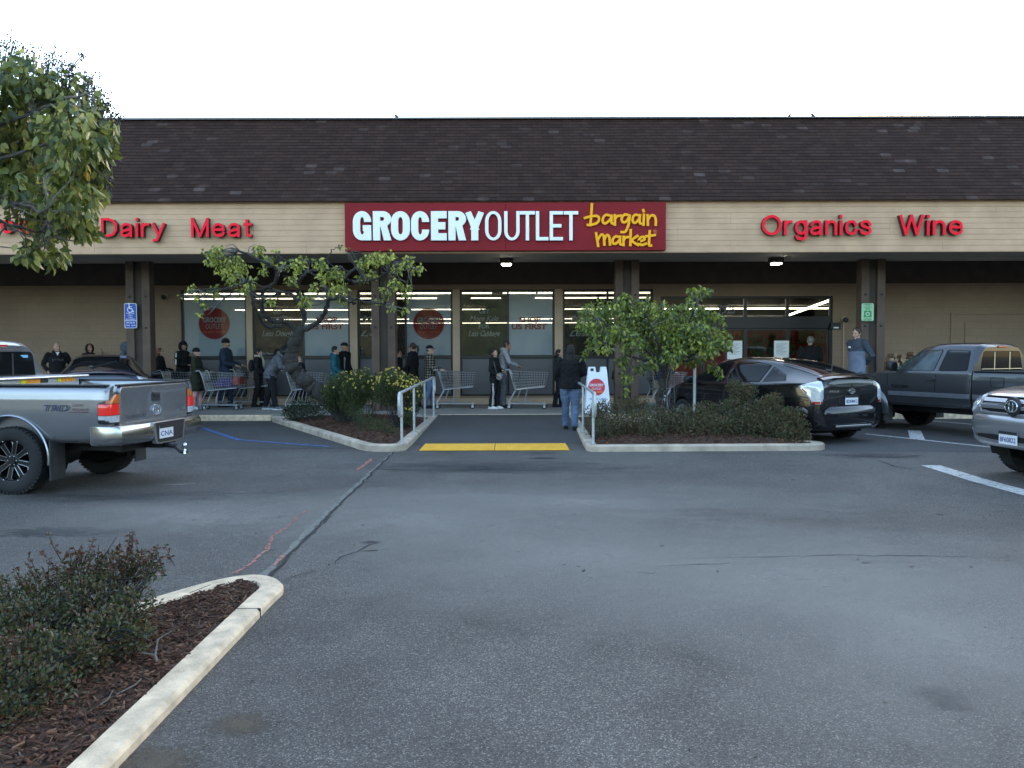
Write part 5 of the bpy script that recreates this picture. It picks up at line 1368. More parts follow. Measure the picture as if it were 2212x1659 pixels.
    mb.loft(rings); fb = mb.build('front_bumper', P['fbump'], root, smooth=50); bvf = bvh_of(mb)
    mb = MB(); decal(mb, bvf, chaikin([(-.62, fz0 + .09), (.62, fz0 + .09), (.66, fz0 + .155), (-.66, fz0 + .155)], 1, True), *FRONT, off=.004, dep=.02); mb.build('bumper_slot', M['gap'], fb)
    plate(fb, (xf + .012, P['plate_y'], fz0 + .13), Y_, Z_, P['front_plate'], 'front_license_plate')
    return root, cab_o, bed_o, bv, bb

def g_angle(fx, fy): return math.atan2(fy, fx)
# ---- silver truck leaving on the left (rear three-quarter view)
TUN = dict(paint=M['silver'], wb=3.26, rw=.387, tw=.265, rr=.235, style='offroad', xb=.87, xws=2.33, xcowl=3.02, xnose=4.12, h=1.79, hood=1.16, belt=1.14, wm=.955, wt=.66, z0=.57, arch=.475, xtail=-1.20, rail=1.235,
           bumper=M['chrome_truck'], flare=False, trim=M['chrome_dull'], moulding=None, handle=(1.75, 1.06), handle_mat=M['silver'], mould_mat=M['silver'], xmir=2.75, fb0=.42, fbump=M['silver'], grille=M['silver'],
           rear_text=[('TUNDRA', .42, .845, .07, .40), ('V8', -.62, .875, .05, .10), ('SR5', -.50, .875, .03, .08)], rear_plate='CNA', front_plate='8F60822', plate_y=.0,
           side_glass=[([(.98, 1.17), (1.62, 1.17), (1.60, 1.66), (1.05, 1.64)], M['car_glass']), ([(1.70, 1.17), (2.82, 1.17), (2.42, 1.60), (2.25, 1.66), (1.68, 1.665)], M['car_glass'])],
           gaps_cab=[[(1.66, .62), (1.66, 1.12)], [(2.88, .62), (2.90, 1.12)], [(.95, .62), (.95, 1.12)], [(.95, .62), (2.88, .62)]])
rt = Vector((.134, .991, 0)); c = (gr(45, 1065) + gr(226, 1021)) / 2
T1, cab, bed, bv, bb = pickup('silver pickup truck with black offroad wheels and chrome rear bumper in the left lane', (c.x, c.y, 0), g_angle(-.991, .134), TUN)
mb = MB(); put_text(mb, 'TRD', .10, (-.60, .972, .96), -X_, Z_, .30, .006, .2)
mb.build('decal_lettering', pm('decal_ink', (.02, .03, .09), .5), bed, fix=False)
mb = MB(); put_text(mb, 'OFF', .038, (-.86, .972, 1.012), -X_, Z_, .13, .0, .2); put_text(mb, 'ROAD', .038, (-.89, .972, .966), -X_, Z_, .19, .0, .2); mb.box2((-.98, .966, .945), (-.74, .9685, .951)); mb.build('decal_lettering', pm('decal_red', (.13, .03, .05), .5), bed, fix=False)
mb = MB()
mb.prism([(.35, 1.285), (.82, 1.285), (.82, 1.16), (.35, 1.16)], lambda u, v, d: (u, d, v), -.80, .80)
tb = mb.build('toolbox', M['alu'], T1, bevel=.008)
mb = MB(); mb.box2((.31, -.97, 1.286), (.84, .97, 1.318)); mb.build('toolbox_lid', M['alu'], tb, bevel=.015)
for y in (-.50, .16):
    mb = MB(); mb.box2((.343, y - .2, 1.236), (.3485, y + .06, 1.283)); mb.build('caution_label', pm('caution', (.80, .32, .03), .5, var=.3, vs=30), tb)
    mb = MB(); mb.box2((.343, y + .062, 1.236), (.3485, y + .14, 1.283)); mb.build('caution_label', pm('caution_yellow', (.75, .68, .02), .5, var=.2, vs=30), tb)
mb = MB(); mb.box2((.33, -.17, 1.24), (.3485, -.04, 1.284)); mb.build('toolbox_latch', M['black_plastic'], tb, bevel=.006)
mb = MB(); decal(mb, bv, [(-.50, 1.55), (-.42, 1.55), (-.36, 1.585), (-.50, 1.585)], *REAR, off=.008, dep=.004); mb.build('window_sticker', pm('sticker', (.18, .45, .7), .5), cab)
# ---- silver truck nosing in on the right edge (front view)
P2 = dict(TUN); P2.update(paint=M['silver2'], style='alloy', rear_plate='', fbump=M['silver2'], grille=M['silver2'], bumper=M['chrome_dull'], rear_text=[])
f = Vector((-.99, -.14, 0)); e = at(2186, 884, 10.05); o2 = e - f * 4.18
T2 = pickup('silver pickup truck nosing in from the right edge with front licence plate', (o2.x, o2.y, 0), g_angle(f.x, f.y), P2)[0]
# ---- slate pickup parked behind the black hatchback
TAC = dict(paint=M['slate'], wb=3.25, rw=.375, tw=.25, rr=.21, style='alloy', xb=.92, xws=2.10, xcowl=2.86, xnose=4.02, h=1.755, hood=1.16, belt=1.195, wm=.89, wt=.60, z0=.50, arch=.46, xtail=-1.12, rail=1.215,
           bumper=M['chrome_dull'], flare=True, trim=M['slate'], moulding=.715, handle=(1.72, 1.06), handle_mat=M['black_plastic'], mould_mat=pm('moulding', (.13, .14, .16), .4, .3), xmir=2.52, fb0=.40, fbump=M['slate'], grille=M['dark_trim'],
           rear_text=[], rear_plate='', front_plate='', plate_y=0.,
           side_glass=[([(1.00, 1.225), (1.60, 1.215), (1.58, 1.62), (1.10, 1.60)], M['car_glass']), ([(1.68, 1.21), (2.62, 1.21), (2.22, 1.53), (2.02, 1.61), (1.66, 1.625)], M['car_glass2'])],
           gaps_cab=[[(1.64, .56), (1.64, 1.15), (1.60, 1.20)], [(2.70, .56), (2.72, 1.15)], [(.945, .56), (.945, 1.2)], [(.945, .56), (2.70, .56)]])
ft = Vector((-.44, .898, 0)); lt = Vector((-ft.y, ft.x, 0)); fl = Vector((7.38, 17.35, 0)); o3 = fl - ft * 3.25 - lt * .8
T3, cab3, bed3, bv3, bb3 = pickup('dark slate extended cab pickup truck parked beside the black hatchback', (o3.x, o3.y, 0), g_angle(ft.x, ft.y), TAC)
mb = MB(); put_text(mb, 'TACOMA', .075, (2.40, .905, .875), -X_, Z_, .40, .018); mb.build('badge', M['chrome'], cab3, fix=False)
mb = MB(); decal(mb, bb3, strip_poly((lambda q: q + q[:1])(fillet([(.30, .95), (.52, .95), (.54, 1.12), (.28, 1.12)], .03)), .012), *SIDE_L, off=.002, dep=.006, step=.06); mb.build('fuel_door', M['gap'], bed3)

# ---- black and navy hatchbacks
def hatchback(label, loc, rz, body, plate_text, scale=1.):
    root = thing('hatchback_car', label, 'car', loc, rz); root.scale = (scale,) * 3
    zr = crv([(-.86, .98), (-.855, 1.06), (-.82, 1.145), (-.70, 1.185), (-.2, 1.335), (.4, 1.445), (.9, 1.485), (1.35, 1.49), (1.75, 1.45), (2.15, 1.315), (2.75, 1.03), (3.0, .965), (3.35, .84), (3.52, .72), (3.60, .56)])
    zb = crv([(-.86, .93), (-.82, 1.02), (-.5, 1.045), (.4, 1.0), (1.6, .965), (2.75, .935), (3.1, .84), (3.45, .66), (3.6, .5)])
    wt = crv([(-.86, .55), (-.7, .57), (.3, .55), (1.3, .575), (2.0, .59), (2.75, .70), (3.2, .62), (3.6, .40)])
    wm = crv([(-.90, .66), (-.86, .735), (-.75, .79), (-.4, .845), (.3, .8625), (2.6, .8625), (3.2, .82), (3.48, .70), (3.6, .52)])
    xs = [-.86, -.85, -.83, -.79, -.74] + [-.74 + 4.2 * i / 70 for i in range(1, 70)] + [3.50, 3.55, 3.585, 3.6]
    rings = []
    for x in xs:
        w_ = wm(x); b_, r_ = zb(x), zr(x); zs = r_ - min(.13, (r_ - b_) * .38)
        rings.append(sect(.22 if x > -.7 else .22 + (-.7 - x) * .5, w_ - .06, w_, .58, w_ - .03, b_, min(wt(x), w_ - .05), zs, r_, x))
    mb = MB(); mb.loft(rings); cut = MB(); ra, Rw = .345, .312
    for x in (0, 2.7):
        for s in (-1, 1): cut.lathe([(ra, -.2), (ra, .25)], (x, s * .80, Rw + .015), (0, s, 0), 40)
    car = boolean_cut(mb, cut); bv = bvh_of(car); bo = car.build('body', body, root, smooth=45)
    # bumper bulge, separate soft volume
    mb = MB(); rings = []
    for y, xx in ((-.845, -.35), (-.83, -.62), (-.74, -.82), (-.5, -.905), (0, -.925), (.5, -.905), (.74, -.82), (.83, -.62), (.845, -.35)):
        rings.append([Vector((xx + .22, y * .93, .24)), Vector((xx + .06, y * .97, .25)), Vector((xx + .015, y, .36)), Vector((xx, y, .50)), Vector((xx + .012, y, .60)), Vector((xx + .05, y * .985, .655)), Vector((xx + .16, y * .95, .665)), Vector((xx + .26, y * .92, .6))])
    mb.loft(rings); bmp = mb.build('rear_bumper', body, root, smooth=50)
    for s in (-1, 1):
        for x in (0, 2.7): wheel(root, x, s * .755, Rw, .19, .205, 'alloy', s)
    mb = MB()
    for x in (0, 2.7):
        for s in (-1, 1):
            rr = [[Vector((x + ra * math.cos(a), s * y, Rw + .015 + ra * math.sin(a))) for a in [R(-20 + 220 * k / 24) for k in range(25)]] for y in (.82, .55)]
            mb.loft(rr, cap=False, closed=False); mb.add(rr[1] + [Vector((x, s * .55, .15))], [tuple(range(26))])
    mb.box2((-.6, -.55, .18), (3.3, .55, .3)); mb.build('underbody', M['gap'], root)
    for basis, s in ((SIDE_L, 1), (SIDE_R, -1)):
        glass = [[(2.56, 1.0), (1.49, 1.01), (1.44, 1.405), (1.70, 1.385), (2.0, 1.30)], [(1.42, 1.01), (.50, 1.04), (.46, 1.345), (.85, 1.405), (1.37, 1.41)], [(.44, 1.045), (-.12, 1.075), (.0, 1.18), (.40, 1.325)]]
        for i, poly in enumerate(glass):
            poly = fillet(poly, .035)
            mb = MB(); decal(mb, bv, poly, *basis, off=.001, dep=.01, step=.06); mb.build('window_seal', M['gap'], bo, smooth=60)
            c = (sum(p[0] for p in poly) / len(poly), sum(p[1] for p in poly) / len(poly))
            mb = MB(); decal(mb, bv, [(c[0] + (p[0] - c[0]) * .95, c[1] + (p[1] - c[1]) * .93) for p in poly], *basis, off=.004, dep=.01, step=.06); mb.build('side_window', M['car_glass'], bo, smooth=60)
        mb = MB()
        for ln in ([(1.46, .33), (1.46, .95)], [(.42, .62), (.50, .98)], [(2.42, .36), (2.46, .96)], [(.40, .62), (.55, .45), (.60, .33)], [(.6, .33), (2.42, .33)], [(-.45, .98), (.40, .95)]): decal(mb, bv, strip_poly(ln, .009), *basis, off=.0015, dep=.005, step=.15)
        decal(mb, bv, strip_poly([(-.06 + .105 * math.cos(R(a)), .77 + .10 * math.sin(R(a))) for a in range(0, 361, 20)], .008), *basis, off=.0015, dep=.005, step=.1)
        mb.build('panel_gap', M['gap'], bo)
        for hx in (.66, 1.62):
            mb = MB(); decal(mb, bv, chaikin([(hx - .1, .86), (hx + .1, .86), (hx + .1, .895), (hx - .1, .895)], 1, True), *basis, off=.028, dep=.035, step=.05); mb.build('door_handle', body, bo, bevel=.008)
        # clear tail lamp wrapped round the rear corner
        U = Vector((-.55, -s * .83, 0)).normalized() * s * -1; D = Vector((.83, -s * .55, 0)).normalized(); O = Vector((-.80, s * .755, 0))
        U = Vector((.55, s * .83, 0)).normalized()          # outward along the corner
        mb = MB(); poly = [(-.13, .71), (.05, .70), (.09, .80), (.24, .985), (.22, 1.02), (-.05, 1.10), (-.12, 1.09)]
        decal(mb, bv, chaikin(poly, 1, True), O, U, Z_, D, off=.012, dep=.03, step=.03); tl = mb.build('tail_light', M['lens_clear'], root, smooth=60)
        mb = MB(); decal(mb, bv, [(-.115, .715), (.045, .705), (.06, .745), (-.115, .75)], O, U, Z_, D, off=.0145, dep=.006, step=.03); mb.build('red_lens', M['lens_red'], tl, smooth=60)
        mb = MB(); decal(mb, bv, [(.13, .87), (.20, .95), (.19, .965), (.13, .90)], O, U, Z_, D, off=.0145, dep=.006, step=.03); mb.build('side_marker', M['lens_red'], tl, smooth=60)
        mx = 2.32; mb = MB(); cy = s * .985
        mb.ell((mx, cy, 1.03), (.075, .105, .075), 14, 10, None, lambda u: Vector((math.copysign(abs(u.x) ** .6, u.x), math.copysign(abs(u.y) ** .6, u.y), math.copysign(abs(u.z) ** .6, u.z)))); mb.tube([(mx + .02, s * .80, .97), (mx, s * .92, 1.01)], .025, 8); mr = mb.build('mirror', M['black_plastic'], bo, smooth=60)
        mb = MB(); mb.ell((mx - .07, cy, 1.03), (.012, .085, .058), 14, 8); mb.build('mirror_glass', M['car_glass'], mr, smooth=60)
        mb = MB(); O2 = Vector((3.4, s * .66, 0)); decal(mb, bv, chaikin([(-.2, .60), (.16, .62), (.30, .80), (.10, .78), (-.18, .70)], 1, True), O2, Vector((-.8, s * .6, 0)).normalized(), Z_, Vector((-.6, -s * .8, 0)).normalized(), off=.01, dep=.03, step=.04); mb.build('headlight', M['lens_clear'], root, smooth=60)
    mb = MB(); decal(mb, bv, fillet([(-.60, -.54), (-.60, .54), (.24, .50), (.36, .3), (.36, -.3), (.24, -.50)], .06), *TOP, off=.004, dep=.02); hg = mb.build('hatch_glass', M['car_glass'], bo, smooth=60)
    mb = MB(); mb.tube([(-.52, .10, 1.255), (-.18, -.28, 1.36)], .008, 5); mb.tube([(-.52, .10, 1.25), (-.44, .16, 1.265)], .025, 8); mb.build('wiper', M['black_plastic'], hg)
    mb = MB(); decal(mb, bv, chaikin([(1.86, -.50), (1.86, .50), (2.66, .66), (2.74, .3), (2.74, -.3), (2.66, -.66)], 2, True), *TOP, off=.004, dep=.02); mb.build('windshield', M['car_glass'], bo, smooth=60)
    mb = MB(); rings = [[Vector((x + .10, y, z - .03)), Vector((x, y, z - .035)), Vector((x - .02, y, z - .01)), Vector((x + .05, y, z + .022)), Vector((x + .14, y, z + .03))] for y, x, z in ((-.60, -.80, 1.115), (-.4, -.845, 1.155), (0, -.87, 1.172), (.4, -.845, 1.155), (.60, -.80, 1.115))]
    mb.loft(rings); mb.build('spoiler', body, bo, smooth=60)
    mb = MB(); decal(mb, bv, chaikin([(-.56, .99), (.56, .99), (.53, 1.12), (-.53, 1.12)], 1, True), *REAR, off=.003, dep=.02); mb.build('lower_hatch_glass', M['car_glass'], bo, smooth=60)
    mb = MB(); decal(mb, bv, [(-.60, .955), (.60, .955), (.60, .972), (-.60, .972)], *REAR, off=.0045, dep=.01); decal(mb, bv, [(-.58, .86), (.58, .86), (.58, .872), (-.58, .872)], *REAR, off=.004, dep=.01); mb.build('hatch_gap', M['gap'], bo)
    mb = MB(); decal(mb, bv, chaikin([(-.30, .66), (.30, .66), (.33, .85), (-.33, .85)], 1, True), *REAR, off=.004, dep=.02); pr = mb.build('plate_recess', body, bo)
    px_ = -.875
    plate(pr, (px_, 0, .755), -Y_, Z_, plate_text)
    emblem(bo, (-.868, 0, .915), -Y_, Z_, .07, M['chrome'])
    mb = MB(); put_text(mb, 'PRIUS', .05, (-.868, .40, .895), -Y_, Z_, .22, .02); mb.build('badge', M['chrome'], bo, fix=False)
    mb = MB(); mb.tube([(.62, .0, 1.455), (.44, .0, 1.60)], [.006, .004], 5); mb.ell((.63, 0, 1.46), (.04, .02, .02), 10, 6); mb.build('antenna', M['black_plastic'], bo)
    mb = MB(); mb.box2((-.935, -.42, .30), (-.915, .42, .335)); mb.build('bumper_strip', M['chrome_dull'], bmp, bevel=.006)
    return root
lp = Vector((-.898, -.44, 0)); fp = Vector((-.44, .898, 0)); rl = Vector((4.78, 14.85, 0)); o4 = rl - lp * .755
hatchback('glossy black hatchback car parked behind the right planter with clear tail lamps', (o4.x, o4.y, 0), g_angle(fp.x, fp.y), M['car_black'], '8DKM412')
fn_ = Vector((-.40, .9165, 0)); tp = at(213, 800, 15.9); o5 = Vector((tp.x, tp.y, 0)) + fn_ * .87 * 1.06
hatchback('dark navy hatchback car parked beyond the silver truck bed', (o5.x, o5.y, 0), g_angle(fn_.x, fn_.y), M['car_navy'], '', 1.06)

# ------------------------------------------------------------------ shopping carts
M['wire'] = pm('wire', (.42, .43, .45), .35, .8, var=.1)
M['cart_red'] = pm('cart_red', (.20, .035, .02), .5, var=.2, vs=20)
def make_cart():
    t = thing('shopping_cart', 'cart', 'shopping cart', (0, 0, 0), 0, 'wire shopping carts in the queue')
    hw0, hw1 = .27, .20                               # half width rear, front
    xr_t, xr_b, xf_t, xf_b = .04, .20, 1.02, .96; zt_r, zt_f, zb_r, zb_f = .98, .93, .52, .60
    def top(u, s): return Vector((xr_t + (xf_t - xr_t) * u, s * (hw0 + (hw1 - hw0) * u), zt_r + (zt_f - zt_r) * u))
    def bot(u, s): return Vector((xr_b + (xf_b - xr_b) * u, s * (hw0 - .05 + (hw1 - hw0) * u), zb_r + (zb_f - zb_r) * u))
    mb = MB(); r = .0042
    for s in (-1, 1):
        for k in range(15): mb.tube([bot(k / 14, s), top(k / 14, s)], r, 4)
        for q in range(7): mb.tube([bot(0, s).lerp(top(0, s), q / 6), bot(1, s).lerp(top(1, s), q / 6)], r * (1.6 if q in (0, 6) else 1), 4)
    for k in range(8):
        a = k / 7; mb.tube([bot(1, -1).lerp(bot(1, 1), a), top(1, -1).lerp(top(1, 1), a)], r, 4); mb.tube([bot(0, -1).lerp(bot(0, 1), a), bot(1, -1).lerp(bot(1, 1), a)], r, 4); mb.tube([bot(0, -1).lerp(bot(0, 1), a), top(0, -1).lerp(top(0, 1), a)], r, 4)
    for q in range(7): mb.tube([bot(1, -1).lerp(top(1, -1), q / 6), bot(1, 1).lerp(top(1, 1), q / 6)], r * (1.6 if q in (0, 6) else 1), 4); mb.tube([bot(0, -1).lerp(top(0, -1), q / 6), bot(0, 1).lerp(top(0, 1), q / 6)], r, 4)
    for k in range(8): mb.tube([bot(k / 7, -1), bot(k / 7, 1)], r, 4)
    mb.build('basket', M['wire'], t)
    mb = MB(); r = .012
    for s in (-1, 1):
        y = s * .235
        mb.tube([(-.08, s * .25, 1.0), (.02, s * .25, 1.01), (.05, s * .25, .98), (.19, y, .50), (.17, y, .44), (.02, y, .17), (.03, y, .145), (.98, s * .19, .13)], r, 8)
        mb.tube([(.20, y, .50), (.94, s * .18, .57)], r, 8); mb.tube([(.50, y, .53), (.42, y, .19), (.47, y, .16)], r * .8, 6); mb.tube([(.32, y, .5), (.22, y, .24), (.30, y, .21), (.62, y, .21)], r * .7, 6)
    for x, z, y in ((.03, .145, .235), (.98, .13, .19), (.45, .15, .22), (.19, .50, .235)): mb.tube([(x, -y, z), (x, y, z)], r * .9, 6)
    for k in range(5): mb.tube([(.04, -.18 + .09 * k, .15), (.96, -.15 + .075 * k, .135)], .005, 4)
    mb.build('frame', M['wire'], t, smooth=60)
    mb = MB(); mb.tube([(-.08, -.27, 1.0), (-.08, .27, 1.0)], .017, 10); mb.build('handle', M['dark_trim'], t, smooth=60)
    mb = MB(); mb.box2((.06, -.24, .74), (.30, .24, .75)); mb.prism([(.06, .75), (.30, .75), (.30, .74), (.06, .74)], lambda u, v, d: (u, d, v), -.24, .24); mb.box2((.29, -.22, .75), (.30, .22, .97)); mb.build('child_seat', M['dark_trim'], t)
    for x, y in ((.03, .22), (.03, -.22), (.93, .17), (.93, -.17)):
        mb = MB(); mb.lathe([(.02, -.014), (.055, -.014), (.062, -.008), (.062, .008), (.055, .014), (.02, .014)], (0, 0, 0), (0, 1, 0), 16, closed=True); wl = mb.build('wheel', M['tyre'], t, smooth=40, loc=(x, y, .062))
        mb = MB(); mb.lathe([(.036, -.017), (.036, .017)], (0, 0, 0), (0, 1, 0), 14); mb.box2((-.02, -.024, 0), (.02, -.018, .09)); mb.box2((-.02, .018, 0), (.02, .024, .09)); mb.build('caster', M['wire'], wl)
    return t
cart0 = make_cart(); first = [True]
def cart(px, Y, rz, label, z=SW, sign=None):
    """px: photo x of the handle"""
    c = cart0 if first[0] else copy_tree(cart0); first[0] = False
    c.location = (at(px, 790, Y).x, Y, z); c.rotation_euler = (0, 0, R(rz)); c['label'] = label
    if sign:
        mb = MB(); mb.box2((1.02, -.15, .66), (1.032, .15, .86)); mb.box2((.88, -.225, .66), (1.0, -.217, .86)); mb.build('ad_panel', M['cart_red'], c)
    return c
C1 = cart(353, 22.2, 0, 'shopping cart held by the red haired woman and hooded man behind the truck')
C2 = cart(437, 21.45, -2, 'shopping cart with purple bundle pushed by the woman in pink trousers', sign=1)
C3 = cart(508, 22.75, 1, 'shopping cart close to the window, gripped by the man in navy jacket and beanie')
C4 = cart(618, 21.6, 2, 'shopping cart leaned on by the person in grey hoodie, behind the leaning trunk')
C6 = cart(943, 21.7, 1, 'empty shopping cart in front of the man in plaid shirt')
C7 = cart(1098, 21.6, -4, 'empty shopping cart leaned on by the man in the grey hoodie')
C8 = cart(1396, 21.2, 10, 'shopping cart glimpsed behind the small leafy tree trunk')
t = thing('net_bundle', 'purple netted bundle lying in the nearest shopping cart', 'bundle', (C2.location.x + .58, C2.location.y, SW + .56))
mb = MB(); rnd = random.Random(3)
for k in range(34):
    a = rnd.uniform(0, 6.28); q = rnd.uniform(0, 1) ** .5; mb.ell((.24 * q * math.cos(a), .13 * q * math.sin(a), .06 + rnd.uniform(0, .20) * (1 - q * .5)), (.06, .055, .055), 8, 6)
mb.build('bundle', pm('purple', (.10, .06, .20), .6, var=.8, vs=40), t, smooth=180)
p = at(645, 800, 21.5); t = thing('plastic_bag', 'white plastic bag hanging on the cart beside the leaning trunk', 'bag', (p.x, 21.5, SW + .98))
mb = MB(); mb.ell((0, 0, -.10), (.08, .06, .12), 10, 8, None, lambda u: u + Vector((mnoise.noise(u * 3) * .25, 0, 0))); mb.tube([(-.03, 0, 0), (-.02, 0, .09), (.02, 0, .09), (.03, 0, 0)], .012, 6); mb.build('bag', M['paper'], t, smooth=180)
# ------------------------------------------------------------------ people
def cloth(name, col, rough=.9, var=.18, vs=9): return pm(name, col, rough, 0, var, vs, bump=.25, bs=90, spec=.25)
SKIN = {'fair': pm('skin_fair', (.50, .30, .22), .55, var=.08, vs=14), 'tan': pm('skin_tan', (.36, .20, .13), .55, var=.08, vs=14), 'brown': pm('skin_brown', (.20, .11, .07), .55, var=.08, vs=14)}
CL = {'black': cloth('cloth_black', (.012, .012, .014)), 'black2': cloth('cloth_soft_black', (.02, .02, .022)), 'navy': cloth('cloth_navy', (.022, .032, .055)), 'grey': cloth('cloth_grey', (.10, .105, .12)), 'grey_l': cloth('cloth_light_grey', (.24, .245, .26)),
      'olive': cloth('cloth_olive', (.026, .03, .018)), 'teal': cloth('cloth_teal', (.018, .10, .13)), 'slate': cloth('cloth_slate', (.07, .10, .13)), 'plaid': plaid_mat('cloth_plaid'), 'pink': cloth('cloth_pink', (.62, .36, .38)), 'jean': cloth('cloth_jean', (.10, .14, .22), vs=5, var=.35), 'jean_d': cloth('cloth_dark_jean', (.03, .045, .075)),
      'white': cloth('cloth_white', (.72, .72, .72)), 'fleece': cloth('cloth_fleece', (.15, .175, .235)), 'fleece_d': cloth('cloth_fleece_dark', (.05, .06, .08)), 'cream': cloth('cloth_cream', (.42, .37, .29)), 'fur': cloth('cloth_fur', (.13, .09, .06), var=.6, vs=50), 'leaf_print': cloth('cloth_print', (.16, .17, .19), var=.9, vs=30)}
HAIR = {'black': pm('hair_black', (.010, .009, .008), .75, var=.3, vs=60), 'brown': pm('hair_brown', (.035, .02, .012), .5, var=.4, vs=60), 'red': pm('hair_red', (.13, .045, .02), .5, var=.4, vs=60), 'sandy': pm('hair_sandy', (.22, .14, .08), .55, var=.4, vs=60), 'grey': pm('hair_grey', (.16, .15, .14), .6, var=.4, vs=60)}
M['eye'] = pm('eye', (.03, .02, .015), .2, var=0); M['lip'] = pm('lip', (.26, .10, .08), .5, var=0)

def remesh(mb, vox, smooth_it=2, disp=0., seed=0):
    o = bpy.data.objects.new('x', mb.mesh('x', True))
    k = o.modifiers.new('r', 'REMESH'); k.mode = 'VOXEL'; k.voxel_size = vox; k.use_smooth_shade = True
    if smooth_it: k = o.modifiers.new('s', 'SMOOTH'); k.factor = .5; k.iterations = smooth_it
    me = tmp_eval(o); d = o.data; bpy.data.objects.remove(o); bpy.data.meshes.remove(d)
    if disp:
        n = len(me.vertices); co = np.empty(n * 3); me.vertices.foreach_get('co', co); no = np.empty(n * 3); me.vertices.foreach_get('normal', no); co = co.reshape(-1, 3); no = no.reshape(-1, 3)
        f = np.sin(co[:, 2] * 46 + 3 * np.sin(co[:, 0] * 19 + seed) + 2.5 * np.sin(co[:, 1] * 23 + seed * 2)) * .6 + np.sin(co[:, 2] * 85 + co[:, 1] * 50 * math.sin(seed) + co[:, 0] * 31) * .4
        co += no * (f * disp)[:, None]; me.vertices.foreach_set('co', co.ravel()); me.update()
    return me

